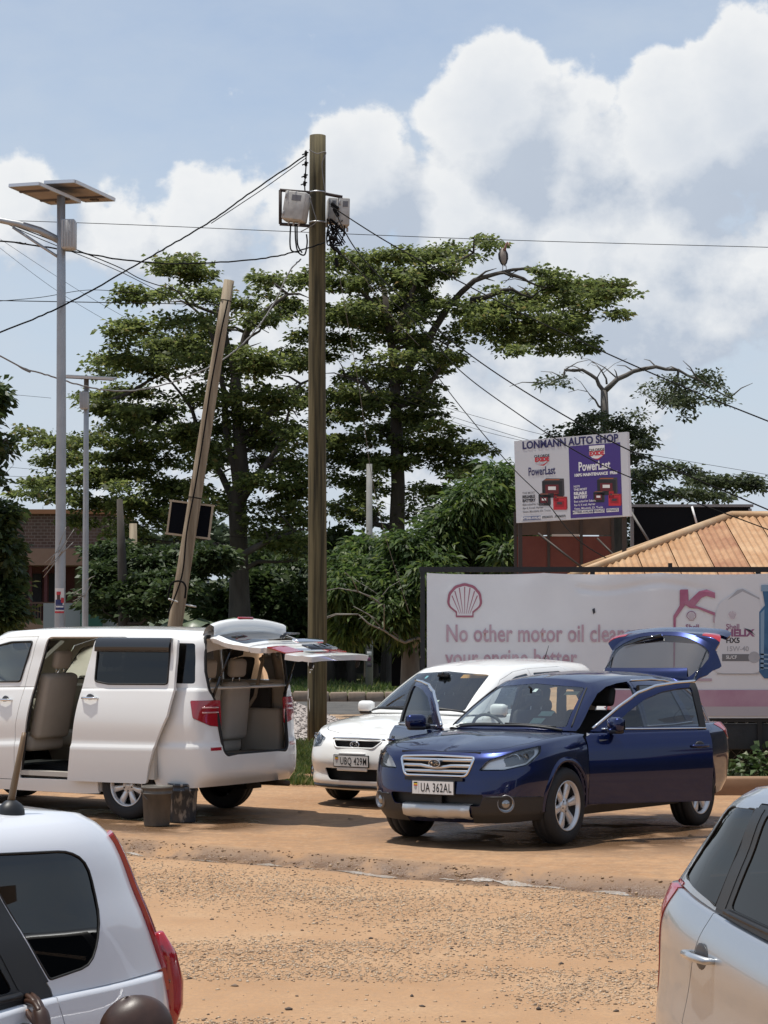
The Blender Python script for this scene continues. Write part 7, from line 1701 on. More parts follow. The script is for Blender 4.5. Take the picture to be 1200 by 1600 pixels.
    for k in range(5):
        x = 4.35 + .34 * k; y = 28.2 + .25 * (k % 3); g = gz(4, y); c = Vector((x, y, g + .2))
        V = leaf_cloud([(Vector((0, 0, .25)), .22, .2, .2, 1)], 240, .12, rng, .12, .8, per=12); kk = len(V)
        o = link('bedding_plant', mesh_np('bedding_plant', V.reshape(-1, 3), np.arange(kk * 4).reshape(kk, 4)), leaf_mat('bed_leaf', [(0., (.03, .06, .015)), (.7, (.09, .14, .05)), (1., (.36, .38, .26))], .3), None, loc=(x, y, g))
        tag(o, 'leafy plant with pale variegated leaves below the banner, %s right of the blue car tailgate' % ('first', 'second', 'third', 'fourth', 'fifth')[k], 'plant', 'plants in the bed below the banner')
trees()
# ---------------------------------------------------------------- poles, lamps, wires
def poles():
    WOOD = mat('weathered_wood', (.034, .028, .013), .9, col2=(.145, .118, .058), scale=2.2, lo=.38, hi=.62, bump=.7, bscale=5, stretch=(6, 6, .22)); WOOD2 = mat('pale_wood', (.19, .145, .095), .9, col2=(.33, .27, .19), scale=2., lo=.38, hi=.62, bump=.6, bscale=6, stretch=(6, 6, .25))
    D = 36.9; s = D / F
    b0 = at(495.5, 1165, D); b0.z = -.1; root = empty('utility_pole', b0); tag(root, 'tall brown wooden utility pole carrying grey meter boxes', 'utility pole')
    n = 14; P = []; Rr = []
    for k in range(n + 1):
        t = k / n; py = 1168 - t * (1168 - 212); P.append(at(495.3 + .8 * t + .5 * math.sin(t * 7), py, D) - b0); Rr.append((15.4 - 2.7 * t) * s)
    MB().tube(P, Rr, 20).build('shaft', WOOD, root)
    for py in (301, 348): 
        c = at(496, py, D) - b0; MB().lathe([(13.6 * s, -.012), (13.9 * s, -.012), (13.9 * s, .012), (13.6 * s, .012)], 24, 0, Matrix.Translation(c)).build('steel_band', mat('galv', (.42, .43, .44), .4, .7), root)
    rnd = random.Random(3)
    for k, (px, py, w, h) in enumerate(((485, 1012, 7, 26), (491, 1022, 5, 20), (483, 1006, 4, 12), (500, 1010, 2.4, 24), (499, 1027, 3, 8), (490, 1041, 3, 6), (487, 1046, 6, 2), (485, 1050, 3, 3), (481.8, 1085, 2, 22), (484, 1100, 2, 22), (482, 1035, 1.6, 14))):
        m = MB(); rad = 15.2 * s + .003; pts = []
        rim_ = []
        for j in range(14):
            a = 6.283 * j / 14; rr = rnd.uniform(.65, 1.1); rim_.append((px + w * .5 * rr * math.cos(a), py + h * .5 * rr * math.sin(a)))
        V = []
        for x, y in rim_:
            u = max(-.99, min(.99, (x - 495.5) / 15.4)); c = at(495.5, y, D) - b0; V.append((c.x + u * rad, c.y - math.sqrt(1 - u * u) * rad, c.z))
        m.add(V, [tuple(range(14))]); m.build('paper_scrap', mat('torn_paper', (.50, .48, .45), .9), root, fix=False)
    # meter boxes on their angle-iron frame
    GB = mat('box_grey', (.30, .29, .27), .6, col2=(.46, .455, .43), scale=5., lo=.3, hi=.6); ir = mat('rusty_angle', (.045, .034, .030), .7, .4)
    fr = empty('meter_bracket', at(460, 350, D - .25)); tag(fr, 'rusty angle iron frame clamped to the utility pole', 'bracket'); o = fr.location
    def q(px, py, d=D - .25): return at(px, py, d) - o
    for a, b in (((437, 297), (484, 301)), ((437, 350), (484, 353)), ((438, 297), (438, 350)), ((509, 303), (535, 308))): MB().tube([q(*a), q(*b)], .028, 4).build('angle_bar', ir, fr)
    def mbox(cx, cy, w, h, rot, label, d, dep=.28, sk=0.):
        e = empty('meter_box', at(cx, cy, d)); tag(e, label, 'meter box', 'meter boxes on the utility pole')
        M = Matrix.Rotation(R(rot), 4, 'Y') @ Matrix.Rotation(R(sk), 4, 'Z')
        MB().rbox((0, 0, 0), (w * s, dep, h * s), .03, 2, 0, M).build('case', GB, e); MB().rbox((0, -dep / 2 - .012, 0), (w * s * .94, .03, h * s * .95), .02, 2, 0, M).build('lid', GB, e)
        MB().box((w * s * .08, -dep / 2 - .03, h * s * .26), (w * s * .42, .008, h * s * .2), 0, M).build('label_plate', mat('label_grey', (.14, .14, .15), .5), e)
        for zz in (.3, -.3): MB().rbox((-w * s * .40, -dep / 2 - .02, zz * h * s), (.03, .05, .09), .01, 1, 0, M).build('hinge', mat('hinge_grey', (.30, .30, .30), .5), e)
        for k in range(3): MB().lathe([(.018, 0), (.018, -.07)], 8, 0, M @ Matrix.Translation(((k - 1) * .09, 0, -h * s / 2))).build('gland', mat('gland_grey', (.35, .33, .31), .6), e)
    mbox(463, 324, 36, 46, 9, 'grey meter box tilted in the iron frame, left of the utility pole', D - .28, sk=-14)
    mbox(535, 333, 19, 45, 1, 'grey meter box at far right of the utility pole top', D - .1, sk=12)
    mbox(519, 330, 17, 40, 3, 'grey meter box half hidden close behind the utility pole', D + .3, sk=8)
    bk = mat('cable_black', (.008, .008, .008), .9, spec=.15); wg = mat('cable_grey', (.17, .165, .16), .7)
    def cable(name, label, pts, r_, m, group='overhead wires', parent=None, sag=None, n=10, wob=0.):
        P = []; rd = random.Random(len(label or ""))
        for i in range(len(pts) - 1):
            p0, p1, p2, p3 = [Vector(pts[max(0, min(len(pts) - 1, j))]) for j in (i - 1, i, i + 1, i + 2)]
            for k in range(n):
                t = k / n; P.append(.5 * ((2 * p1) + (p2 - p0) * t + (2 * p0 - 5 * p1 + 4 * p2 - p3) * t * t + (3 * p1 - p0 - 3 * p2 + p3) * t ** 3) + Vector((0, rd.uniform(-wob, wob), rd.uniform(-wob, wob))))
        P.append(Vector(pts[-1])); o_ = MB().tube(P, r_, 5).build(name, m, parent, fix=False)
        return tag(o_, label, 'wire', group) if parent is None else o_
    def pxs(l, d0, d1): k = len(l) - 1; return [at(x, y, d0 + (d1 - d0) * i / k) for i, (x, y) in enumerate(l)]
    # insulators and tangle on the pole
    ins = empty('cable_clamps', at(478, 265, D - .2)); tag(ins, 'string of black cable clamps at the left of the pole top', 'cable clamp'); o = ins.location
    for px, py in ((478, 256), (477, 275), (476, 287), (478, 240)): MB().rbox(at(px, py, D - .2) - o, (.05, .05, .09), .015, 1, 0).tube([at(px - 6, py + 2, D - .2) - o, at(px + 4, py - 2, D - .2) - o], .012, 5).build('clamp', bk, ins)
    cable('clamp_wire', None, [p - o for p in pxs([(478, 235), (478, 260), (476, 290), (478, 312)], D - .2, D - .2)], .012, bk, parent=ins)
    tg = empty('cable_tangle', at(526, 365, D - .2)); tag(tg, 'tangle of black cables and connectors right of the utility pole', 'cables'); o = tg.location
    rd = random.Random(5)
    for k in range(13):
        a = [(rd.uniform(511, 540), rd.uniform(340, 385)) for _ in range(4)]; cable('loop', None, [p - o for p in pxs(a, D - .15, D - .3)], .011, bk, parent=tg)
    for px, py, ro in ((523, 322, 40), (525, 332, 60), (520, 386, 50), (528, 392, 55), (526, 410, 80), (521, 372, 20)): MB().rbox((0, 0, 0), (.16, .06, .06), .02, 2, 0, Matrix.Translation(at(px, py, D - .3) - o) @ Matrix.Rotation(R(ro), 4, 'Y')).build('connector', bk, tg)
    dl = empty('drop_cables', at(465, 370, D - .3)); tag(dl, 'black cables looping below the tilted meter box', 'cables'); o = dl.location
    for a in ([(454, 352), (453, 380), (456, 392), (468, 394)], [(461, 352), (462, 378), (466, 394), (476, 398), (480, 380), (479, 366)], [(464, 352), (465, 382), (472, 395)]): cable('loop', None, [p - o for p in pxs(a, D - .3, D - .3)], .014, bk, parent=dl)
    cable('pole_wire', 'thin pale wire tied down the front of the utility pole', pxs([(483, 234), (495, 240), (509, 238), (503, 258), (508, 300)], D - .26, D - .26) , .009, wg, None)
    cable('pole_wire', 'thin pale wire looped between the meter box and the pole', pxs([(484, 308), (490, 330), (494, 345), (488, 352), (470, 362)], D - .30, D - .30), .009, wg, None)
    # overhead wires
    W = [([(478, 243), (400, 295), (330, 345), (260, 387), (185, 430), (90, 482), (-60, 545)], D - .2, 32, .021, bk, 'thick twisted black cable falling left from the utility pole top', .012),
         ([(478, 247), (420, 289), (380, 316), (330, 349)], D - .2, 35.6, .012, bk, 'thin second strand of the cable at the pole top', .0),
         ([(-60, 342), (200, 351), (480, 363), (820, 376), (1260, 388)], 50, 50, .013, bk, 'long level wire crossing the whole sky', 0.),
         ([(-40, 372), (30, 380), (120, 394), (200, 407), (285, 412), (400, 405), (460, 394), (507, 379)], 33.5, D - .3, .021, bk, 'heavy sagging cable from left edge to mid utility pole', .012),
         ([(-40, 330), (60, 367), (180, 415), (230, 440), (330, 472), (420, 520)], 34, 48, .016, bk, 'cable descending right behind the solar lamp post', 0.),
         ([(-40, 326), (60, 372), (180, 421), (260, 460), (345, 492)], 34, 48, .012, bk, 'thin wire just below the cable behind the solar lamp post', 0.),
         ([(-40, 469), (180, 473), (345, 476)], 35, 34.2, .012, bk, 'level wire from left edge to the leaning pole', 0.),
         ([(-40, 474), (60, 465), (145, 453), (240, 462)], 44, 50, .012, bk, 'thin wire bowed upward left of the trees', 0.),
         ([(-20, 360), (120, 452), (230, 515)], 60, 64, .009, bk, 'fine wire slanting down across the left sky, upper', 0.),
         ([(-20, 372), (90, 455), (200, 520)], 60, 64, .009, bk, 'fine wire slanting down across the left sky, lower', 0.),
         ([(-30, 540), (30, 572), (80, 588), (130, 603), (180, 611), (225, 608), (270, 597), (320, 577), (365, 550), (400, 515), (430, 470), (452, 425), (470, 405)], 33, D - .3, .022, wg, 'pale grey cable sagging past the leaning pole up to the utility pole', .012),
         ([(517, 322), (600, 375), (700, 430), (820, 492), (950, 553), (1100, 618), (1260, 682)], D - .3, 30, .017, bk, 'black service cable falling right from the meter boxes, uppermost', 0.),
         ([(524, 332), (560, 395), (640, 478), (730, 551), (830, 618), (960, 692), (1080, 745), (1260, 822)], D - .3, 30, .017, bk, 'black service cable falling right past the battery billboard, middle', 0.),
         ([(520, 385), (590, 450), (660, 515), (720, 580), (800, 640), (900, 705), (1000, 752), (1260, 850)], D - .3, 31, .014, bk, 'black service cable falling right, lowest of the three', 0.),
         ([(660, 555), (700, 610), (740, 660), (800, 730), (850, 780), (905, 845), (985, 892)], 40, 34.5, .014, bk, 'black guy wire slanting down across the battery billboard', 0.),
         ([(540, 590), (640, 628), (760, 668), (900, 705), (1260, 775)], 58, 52, .010, bk, 'upper of the far thin wires behind the billboard', 0.),
         ([(530, 575), (640, 618), (760, 655), (900, 690), (1260, 752)], 58, 52, .009, bk, 'far thin wire just above the others behind the billboard', 0.),
         ([(560, 610), (680, 650), (800, 685), (1000, 722), (1260, 760)], 58, 52, .009, bk, 'lowest of the far thin wires behind the billboard', 0.),
         ([(655, 540), (600, 480), (560, 420), (528, 395)], 44, D, .009, wg, 'thin grey wire dropping from the utility pole into the right tree', 0.),
         ([(530, 430), (560, 600), (580, 740), (600, 830), (640, 960)], D, 42, .008, wg, 'slack thin line hanging beside the utility pole', 0.),
         ([(-30, 612), (80, 622)], 70, 70, .01, bk, 'short far wire at the left edge, middle height', 0.), ([(-30, 726), (60, 734)], 70, 70, .01, bk, 'far wire at the left edge, upper of the low ones', 0.), ([(-30, 742), (60, 746)], 70, 70, .01, bk, 'far wire at the left edge, lower of the low ones', 0.),
         ([(215, 800), (270, 818), (345, 846)], 60, 62, .012, bk, 'thin wire through the gap left of the leaning pole, upper', 0.), ([(200, 815), (280, 832), (420, 842)], 60, 62, .010, bk, 'thin wire through the gap left of the leaning pole, lower', 0.)]
    for l, d0, d1, r_, m, lb, wb in W:
        P_ = pxs(l, d0, d1)
        if l[-1][0] > 1240 or l[-1][0] < -20: P_.append(P_[-1] + (P_[-1] - P_[-2]).normalized() * 9)
        if l[0][0] < -20: P_.insert(0, P_[0] + (P_[0] - P_[1]).normalized() * 9)
        cable('overhead_wire', lb, P_, r_ * (.58 if m is wg else .62), m, 'overhead wires', None, None, 10, wb * .6)
    # leaning pole with framed black panel
    D = 34.; s = D / F
    b0 = at(252, 1115, D); b0.z = -.1; lp = empty('leaning_pole', b0); tag(lp, 'pale wooden pole leaning right behind the van', 'pole')
    P = [at(252 + (358 - 252) * t, 1115 - (1115 - 438) * t, D) - b0 for t in np.linspace(0, 1, 9)]; MB().tube(P, [(12.4 - 4.2 * t) * s for t in np.linspace(0, 1, 9)], 16).build('shaft', WOOD2, lp)
    for py in (778, 470): t = (1115 - py) / (1115 - 438); c = at(252 + 106 * t, py, D) - b0; MB().lathe([((12.4 - 4.2 * t) * s + .004, -.008), ((12.4 - 4.2 * t) * s + .012, 0), ((12.4 - 4.2 * t) * s + .004, .008)], 16, 0, Matrix.Translation(c) @ Matrix.Rotation(R(9), 4, 'Y')).build('tie_wire', bk, lp)
    pn = empty('framed_panel', at(297, 812, D + .22)); tag(pn, 'black panel with pale wooden frame tied behind the leaning pole', 'panel')
    M = Matrix.Rotation(R(7), 4, 'Y'); w, h = 66 * s, 52 * s
    MB().box((0, 0, 0), (w, .03, h), 0, M).build('board', mat('panel_black', (.005, .006, .009), .9, spec=.1), pn)
    fw = mat('frame_wood', (.40, .33, .24), .8)
    for sg in (1, -1): MB().box((0, -.01, sg * h / 2), (w + .06, .06, .03), 0, M).build('frame_rail', fw, pn); MB().box((sg * w / 2, -.01, 0), (.03, .058, h - .032), 0, M).build('frame_stile', fw, pn)
    cable('pole_cable', 'black cable running down the leaning pole', pxs([(356, 470), (345, 520), (330, 600), (318, 680), (305, 760), (292, 830), (284, 900), (262, 960)], D - .2, D - .2), .013, bk, None)
    cable('pole_cable', 'thick black loop tied low on the leaning pole', pxs([(262, 935), (268, 912), (282, 908), (290, 916), (289, 935)], D - .25, D - .25), .016, bk, None)
    cable('pole_cable', 'white rope tied low round the leaning pole', pxs([(264, 936), (275, 940), (290, 945), (306, 948)], D - .3, D + .2), .016, mat('rope_white', (.6, .6, .58), .8), None)
    # solar street lamps
    GAL = mat('galvanised', (.30, .315, .33), .45, .55, col2=(.36, .375, .39), scale=3.)
    def lamp(px, D, top, base, rad, label, arm, panels, box, poster):
        s = D / F; b0 = at(px, base, D); b0.z = -.1 if D < 40 else .02; e = empty('solar_street_lamp', b0); tag(e, label, 'street lamp', 'solar street lamps')
        t = at(px + 3, top, D) - b0
        MB().tube([(0, 0, 0), (0, 0, 1.2), (0, 0, t.z * .55), (t.x * .5, 0, t.z * .8), t], [rad * 1.18, rad * 1.12, rad, rad * .92, rad * .85], 14).build('column', GAL, e)
        def q(x, y, d=D): return at(x, y, d) - b0
        x0, y0, w, h = box
        bx = q(x0, y0, D - .05); m = MB().rbox(bx, (w * s, .26, h * s), .015, 1)
        for k in range(5): m.box(bx + Vector(((k - 2) * w * s * .2, -.135, 0)), (w * s * .05, .02, h * s * .92))
        m.build('battery_box', mat('battery_case', (.40, .41, .42), .5), e)
        fr = mat('panel_frame', (.55, .56, .58), .35, .6); bkp = mat('panel_back', (.25, .20, .16), .8, col2=(.29, .235, .19), scale=5.); cell = mat('solar_cell', (.012, .014, .03), .12, coat=1.)
        for a_, b_, c_ in panels:               # three corners: along the short side, then the long side
            A_, B_, C_ = q(*a_), q(*b_), q(*c_); pw, pd = (B_ - A_).length, (C_ - B_).length; M = mlookup((A_ + C_) / 2, B_ - A_, (C_ - B_) - (B_ - A_) * ((C_ - B_).dot(B_ - A_) / (B_ - A_).length_squared))
            if M.to_3x3().col[2].z < 0: M = M @ Matrix.Rotation(math.pi, 4, 'X')
            pa = MB().box((0, 0, -.012), (pw - .04, pd - .04, .012), 0, M).build('solar_panel', bkp, e); MB().box((0, 0, .004), (pw - .04, pd - .04, .012), 0, M).build('cells', cell, pa)
            f = MB()
            for sg in (1, -1): f.box((0, sg * pd / 2, 0), (pw, .03, .05), 0, M).box((sg * pw / 2, 0, 0), (.03, pd - .034, .05), 0, M)
            f.build('panel_edge', fr, pa); [MB().box((0, k_ * pd, -.03), (w_, h_, .03), 0, M).build(n_, mat('rail_brown', (.10, .075, .06), .6), pa) for k_, w_, h_, n_ in ((.25, pw * .96, .04, 'panel_rail'), (-.25, pw * .96, .04, 'panel_rail'), (.37, .12, .08, 'junction_box'))]
        if arm:
            MB().tube([q(*p) for p in arm], [.055, .055, .05, .045, .04], 10).build('lamp_arm', GAL, e); MB().tube([q(93, 403), q(70, 388), q(20, 355)], .022, 6).build('arm_stay', GAL, e)
            hd = q(-62, 338); MB().rbox(hd, (.62, .24, .09), .035, 2).build('lamp_head', mat('lamp_casing', (.30, .31, .32), .4, .3), e); MB().box(hd + Vector((0, 0, -.05)), (.46, .17, .012)).build('lamp_glass', mat('lamp_diffuser', (.6, .6, .58), .3), e)
        rd2 = random.Random(int(px))
        for k in range(9):
            y_ = rd2.uniform(848, 880) if D < 40 else rd2.uniform(905, 935); a = rd2.uniform(-1, 1); c = q(px, y_, D - .1)
            MB().tube([c, c + Vector((rd2.choice((-1, 1)) * rd2.uniform(.10, .26), -.05, rd2.uniform(-.35, .35)))], .005, 4).build('spike', mat('spike_wire', (.30, .28, .25), .5, .5), e)
        if poster:
            r_ = rad * 1.12 + .004
            def cyl(name, x0, x1, y0, y1, m, k=0.):
                rows = [[], []]
                for u in np.linspace(x0, x1, 9):
                    a = (u - px) / (rad * 1.18 / s); a = max(-.98, min(.98, a)); c0, c1 = q(px, y0), q(px, y1); rows[0].append((a * (r_ + k), -math.sqrt(1 - a * a) * (r_ + k), c0.z)); rows[1].append((a * (r_ + k), -math.sqrt(1 - a * a) * (r_ + k), c1.z))
                return MB().grid(rows).build(name, m, e, fix=False)
            nv = mat('poster_navy', (.02, .03, .12), .6); rdm = mat('poster_red', (.45, .03, .04), .6)
            cyl('poster', px - 7, px + 7, 919, 958, mat('poster_white', (.62, .60, .58), .7)); cyl('poster_band', px - 6, px + 7, 946, 953, nv, .003); cyl('poster_edge', px - 7, px + 7, 955, 958, rdm, .003)
            cyl('poster_suit', px - 6, px + 5, 937, 945.5, nv, .003); cyl('poster_face', px - 3.6, px + 1.4, 929, 937, mat('poster_brown', (.07, .035, .03), .7), .005); cyl('poster_cap', px - 4.2, px + 2.2, 924.5, 929.5, rdm, .006); cyl('poster_flag', px + 2.6, px + 6.6, 934, 942, rdm, .006)
            cyl('poster_print', px - 5, px + 6, 947.3, 949, mat('white_print', (.75, .75, .74), .6), .006)
    lamp(92.5, 33., 303, 1130, .075, 'tall grey solar street lamp with two big panels at upper left', [(93, 376), (62, 360), (30, 350), (0, 344), (-60, 337)], [((15, 290, 32.8), (62, 287, 32.47), (125, 315, 33.27)), ((70, 285, 33.0), (117, 283, 32.67), (179, 312, 33.47))], (108, 367, 21, 46), True)
    lamp(132, 46., 590, 1110, .062, 'shorter and farther solar street lamp with one flat panel', None, [((100, 588, 45.7), (178, 592, 45.7), (180, 591, 46.3))], (132, 626, 13, 27), False)
    # far poles
    for k, (px, top, base, d, r_, m, lb) in enumerate(((577, 725, 1082, 62, .10, mat('concrete_pole', (.20, .195, .185), .8, col2=(.27, .265, .25), scale=2.), 'pale concrete pole across the road right of the utility pole'), (208, 818, 1030, 56, .12, WOOD2, 'old wooden pole among the dark leaves left of the leaning pole'), (325, 842, 960, 90, .06, GAL, 'thin distant pole seen through the gap right of the leaning pole'))):
        a = at(px, base, d); a.z = .1; t = at(px, top, d); o_ = MB().tube([(0, 0, 0), (0, 0, (t.z - a.z) * .5), (t.x - a.x, 0, t.z - a.z)], [r_ * 1.1, r_, r_ * .8], 10).build('distant_pole', m, None, loc=a); tag(o_, lb, 'pole', 'far poles')
        if k == 0:
            rd2 = random.Random(9)
            for j in range(7):
                c = at(577, 985 + j * 9, 62) - a; MB().rbox((rd2.uniform(-.02, .02), -.105, c.z), (.13, .015, rd2.uniform(.08, .14)), .004, 1).build('flyer', mat(('flyer_dark', 'flyer_white', 'flyer_plum')[j % 3], ((.06, .05, .06), (.55, .54, .52), (.18, .06, .12))[j % 3], .8), o_)
poles()
# ---------------------------------------------------------------- buckets, stork, person
def bucket(px, py, h, label, m, seed):
    p = on_ground(px, py); e = empty('bucket', (p.x, p.y, float(ground_z(p.x, p.y))), seed); tag(e, label, 'bucket', 'plastic buckets by the van')
    r0, r1 = .128, .152
    MB().lathe([(.001, .004), (r0 - .006, .004), (r0, .012), (r0 + (r1 - r0) * .80, h * .80), (r1 + .004, h * .80), (r1 + .004, h * .84), (r1 - .002, h * .845), (r1, h * .93), (r1 + .007, h * .93), (r1 + .007, h), (r1 - .004, h), (r1 - .01, h * .9), (r0 - .008, .02), (.001, .02)], 36).build('shell', m, e)
    MB().lathe([(.001, h * .72), (r1 - .02, h * .72)], 24).build('wash_water', mat('dirty_water', (.07, .06, .05), .08), e)
    MB().tube([(r1 * math.cos(a), r1 * math.sin(a) * .2 - r1 * .98 * abs(math.sin(a)), h * .86 - .12 * math.sin(a)) for a in np.linspace(0, math.pi, 15)], .005, 6).build('handle', mat('bucket_wire', (.16, .15, .14), .5, .6), e)
    for sg in (1, -1): MB().rbox((sg * (r1 + .004), 0, h * .87), (.016, .05, .04), .006, 1).build('handle_lug', m, e)
bucket(245, 1290, .40, 'grey brown plastic bucket, front one of the two beside the van wheel', mat('grimy_bucket', (.09, .082, .070), .6, col2=(.15, .13, .105), scale=9., stretch=(1, 1, .5), lo=.3, hi=.7), .4)
bucket(286, 1284, .40, 'paint splashed grey bucket standing behind the plain one', mat('splashed_bucket', (.055, .062, .072), .55, col2=(.36, .34, .31), scale=14., lo=.52, hi=.62, stretch=(1, 1, .35)), 1.9)
def stork():
    p = at(788, 424, 65.); e = empty('stork', p); tag(e, 'large grey stork standing on the bare limb of the right tree', 'bird'); s = 65 / F
    def q(px, py, d=0.): v = at(px, py, 65. + d) - p; return v
    dark = mat('stork_wing', (.030, .030, .032), .8); pale = mat('stork_belly', (.30, .25, .21), .9); skin = mat('stork_skin', (.30, .15, .12), .8)
    b = MB().tube([q(786, 388), q(786, 392), q(786, 398), q(786.5, 405), q(787, 411), q(787.5, 414)], [.03, .075, .105, .105, .07, .02], 14, 0)
    b.tube([q(788, 391, -.05), q(790, 386, -.08), q(791.5, 381, -.1), q(793, 379, -.1), q(794, 380, -.12)], [.05, .032, .026, .034, .022], 10, 1)
    b.tube([q(794, 380, -.12), q(796, 384, -.14), q(797, 387, -.15)], [.022, .014, .003], 8, 1)
    for x in (785.5, 791): b.tube([q(787, 410), q(x, 417), q(x, 424), q(x + 1, 425)], [.03, .014, .012, .02], 6, 2)
    b.build('body', [pale, skin, mat('stork_leg', (.45, .43, .42), .9)], e, fix=False)
    for sg in (-1, 1): MB().tube([q(786 + sg * 3, 390), q(786 + sg * 5, 397), q(786.5 + sg * 4.6, 404), q(787 + sg * 3, 411), q(787 + sg * 1, 416)], [.03, .055, .06, .04, .008], 8).build('wing', dark, e)
stork()
def person():
    """stooping beside the near white car, one hand on its door: only the crown of the head and a hand are in view"""
    hc = at(211, 1614, 5.30); e = empty('person', (hc.x, hc.y, -.075)); tag(e, 'person with shaved head stooping beside the white car, hand on its door', 'person')
    skin = mat('dark_skin', (.030, .014, .009), .40, col2=(.058, .029, .019), scale=14., bump=.05, bscale=420, spec=.5); o = e.location
    H = hc - o
    def sk(name, verts, edges, radii, m, parent, lv=2):
        me = bpy.data.meshes.new(name); me.from_pydata([tuple(v) for v in verts], edges, []); ob = link(name, me, m, parent)
        md = ob.modifiers.new('skin', 'SKIN'); md.use_smooth_shade = True
        for i, r_ in enumerate(radii): me.skin_vertices[0].data[i].radius = (r_, r_) if not isinstance(r_, tuple) else r_
        me.skin_vertices[0].data[0].use_root = True
        sb = ob.modifiers.new('sub', 'SUBSURF'); sb.levels = lv; sb.render_levels = lv
        dg = bpy.context.evaluated_depsgraph_get(); m2 = bpy.data.meshes.new_from_object(ob.evaluated_get(dg)); ob.modifiers.clear(); ob.data = m2
        m2.polygons.foreach_set('use_smooth', [True] * len(m2.polygons)); return ob
    # head: a shaped ellipsoid facing left (towards -x), slightly down
    n, mth_ = 32, 24; rows = []
    for i in range(mth_ + 1):
        th = math.pi * i / mth_; row = []
        for j in range(n + 1):
            ph = 2 * math.pi * j / n; x, y, z = math.sin(th) * math.cos(ph), math.sin(th) * math.sin(ph), math.cos(th)
            f = -x                                      # forward = -x
            sx = .108 + .010 * max(0, -f); sz = .118 - .012 * max(0, f) * max(0, z); sy = .078
            X_, Y_, Z_ = x * sx, y * sy, z * sz
            if z > .3: Z_ *= 1 - .10 * (z - .3) + .03 * (z - .3) * math.cos(2 * ph + .8); X_ *= 1 + .05 * (z - .3)
            if z < 0: Y_ *= 1 - .22 * (-z); X_ *= 1 - .10 * (-z) * (1 if f < 0 else .4)
            Y_ *= 1 + .07 * max(0, -f) * max(0, z + .3)            # wider at the back
            if f > .8 and abs(z + .12) < .3: X_ -= .022 * (1 - abs(z + .12) / .3) * max(0, 1 - abs(y) / .22)       # nose
            if f > .55 and abs(z - .10) < .16 and .15 < abs(y) < .55: X_ += .010                                  # eye sockets
            if f > .6 and abs(z - .26) < .10: X_ -= .006                                                          # brow
            if f > .6 and abs(z + .50) < .10 and abs(y) < .35: X_ -= .008                                         # lips
            row.append((X_, Y_, Z_))
        rows.append(row)
    Mh = Matrix.Translation(H) @ Matrix.Scale(.81, 4) @ Matrix.Rotation(R(18), 4, 'Z') @ Matrix.Rotation(R(-14), 4, 'Y')
    hand = at(60, 1598, 5.86) - o; sh = H + Vector((-.02, .10, -.27)); el = sh.lerp(hand, .5) + Vector((.10, -.04, -.16)); wr = hand + Vector((.02, -.035, -.075))
    body = [Vector((H.x + .34, H.y - .12, .74)), H + Vector((.14, -.05, -.36)), H + Vector((.035, 0, -.20)), H + Vector((.0, 0, -.06)), H + Vector((.05, -.22, -.29)), H + Vector((-.16, -.28, -.48)), H + Vector((-.28, -.12, -.55)), sh, el, wr, Vector((H.x + .30, H.y + .0, .70)), Vector((H.x + .02, H.y + .06, .40)), Vector((H.x + .22, H.y + .04, .08)), Vector((H.x + .10, H.y + .05, .03)), Vector((H.x + .32, H.y - .26, .68)), Vector((H.x + .10, H.y - .32, .38)), Vector((H.x + .30, H.y - .34, .08)), Vector((H.x + .18, H.y - .35, .03))]
    ed = [(0, 1), (1, 2), (2, 3), (1, 4), (4, 5), (5, 6), (1, 7), (7, 8), (8, 9), (0, 10), (10, 11), (11, 12), (12, 13), (0, 14), (14, 15), (15, 16), (16, 17)]
    rad = [.13, .125, .055, .05, .06, .045, .035, .055, .042, .027, .09, .065, .04, .035, .09, .065, .04, .035]
    bd = sk('body', body, ed, rad, skin, e); hd = MB().grid(rows, 0, True, Mh).build('head', skin, bd)
    for sg in (1, -1):
        ear = MB().sphere((0, 0, 0), (.030, .010, .036), 0, 14, 8, Mh @ Matrix.Translation((.012, sg * .082, -.02)) @ Matrix.Rotation(R(15) * sg, 4, 'Z')).build('ear', skin, bd)
        MB().sphere(Mh @ Vector((-.088, sg * .034, .012)), .0125, 0, 12, 8).build('eye', mat('eye_white', (.45, .42, .38), .2), bd)
    MB().tube([H + Vector((.25, -.1, -.45)), H + Vector((.11, -.04, -.32)), H + Vector((.04, -.0, -.19))], [.19, .17, .085], 18).build('shirt', mat('grey_shirt', (.16, .16, .17), .9), e)
    MB().tube([Vector((H.x + .36, H.y - .13, .80)), Vector((H.x + .34, H.y - .13, .62))], [.17, .18], 18).build('shorts', mat('dark_shorts', (.03, .03, .04), .9), e)
    # hand resting on the door, fingers bent over towards the handle
    def hp(l, d0, d1): return [at(x, y, d0 + (d1 - d0) * i / (len(l) - 1)) - o for i, (x, y) in enumerate(l)]
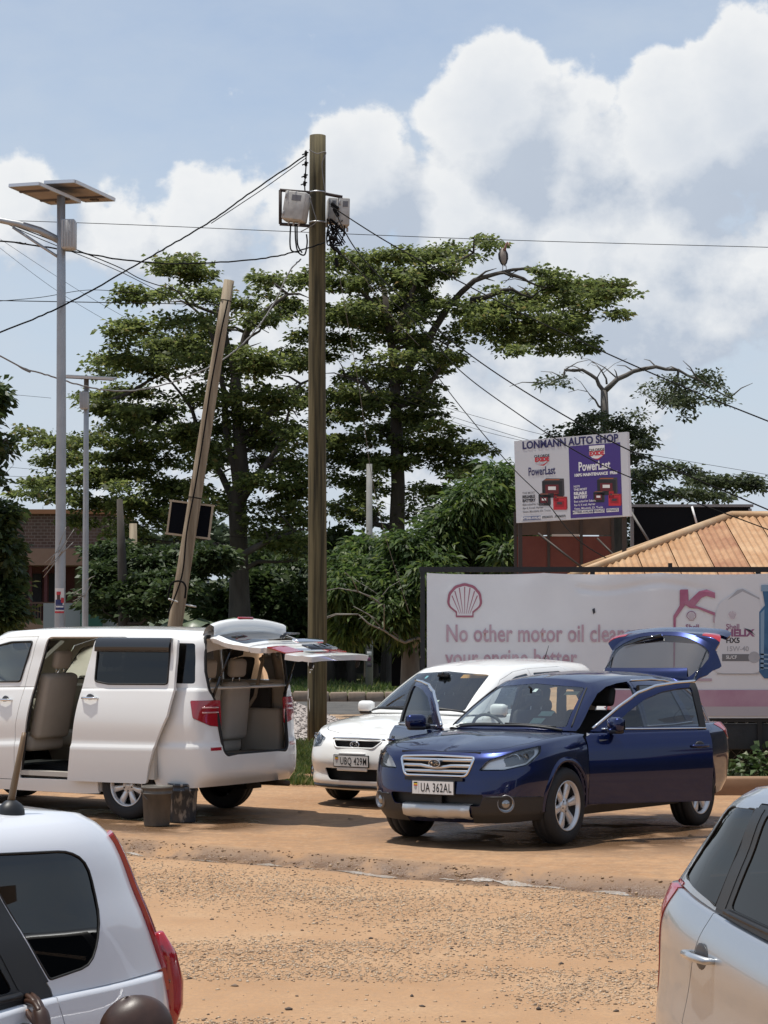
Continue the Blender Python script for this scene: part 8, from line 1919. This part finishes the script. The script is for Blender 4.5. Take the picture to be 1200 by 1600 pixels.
    sk('hand', hp([(68, 1625), (66, 1602), (63, 1586), (60, 1574)], 5.76, 5.80), [(0, 1), (1, 2), (2, 3)], [.022, .026, .027, .019], skin, e)
    for l, d0, d1, r_ in (([(59, 1580), (52, 1564), (43, 1556), (36, 1557)], 5.79, 5.87, .0092), ([(62, 1582), (55, 1569), (44, 1564), (34, 1566)], 5.77, 5.86, .0094), ([(65, 1582), (60, 1566), (53, 1557), (47, 1552)], 5.79, 5.88, .0086), ([(68, 1588), (66, 1574), (61, 1564), (57, 1558)], 5.79, 5.87, .0076)):
        sk('finger', hp(l, d0, d1), [(0, 1), (1, 2), (2, 3)], [r_ * 1.1, r_, r_ * .92, r_ * .72], skin, e)
    sk('thumb', hp([(62, 1602), (54, 1594), (47, 1587), (42, 1579)], 5.76, 5.83), [(0, 1), (1, 2), (2, 3)], [.0135, .012, .0108, .0085], skin, e)
    MB().sphere(at(42.5, 1581, 5.818) - o, (.006, .004, .008), 0, 10, 6).build('thumb_nail', mat('nail', (.30, .17, .12), .35), e)
person()
def litter():
    rd = random.Random(6)
    for k in (0, 2, 4, 6):
        px, py = ((548, 1281), (905, 1330), (470, 1270), (1010, 1318), (640, 1300), (400, 1302), (1080, 1308))[k]
        p = on_ground(px, py); o = MB().add([(-.05, -.02, .012), (.04, -.035, .004), (.055, .02, .016), (-.02, .03, .005)], [(0, 1, 2, 3)]).build('leaf_litter', mat(('dry_leaf', 'paper_bit')[k % 2], ((.14, .08, .03), (.5, .48, .45))[k % 2], .8), None, loc=(p.x, p.y, float(ground_z(p.x, p.y)) + .004)); o.rotation_euler = (0, 0, rd.uniform(0, 6))
        tag(o, ('dry leaf', 'scrap of pale paper')[k % 2] + ' lying on the forecourt ' + ('between van and blue car', 'in front of the blue car front wheel', 'behind the buckets', 'in front of the blue car open door', 'in front of the blue car bumper', 'right of the buckets', 'below the blue car rear wheel')[k], 'litter', 'litter on the forecourt')
litter()
# things that lie inside or on a tilted car are stored in world space
bpy.context.view_layer.update()
for o_, r_ in LATE_PARENT: o_.matrix_world = r_.matrix_world @ o_.matrix_world
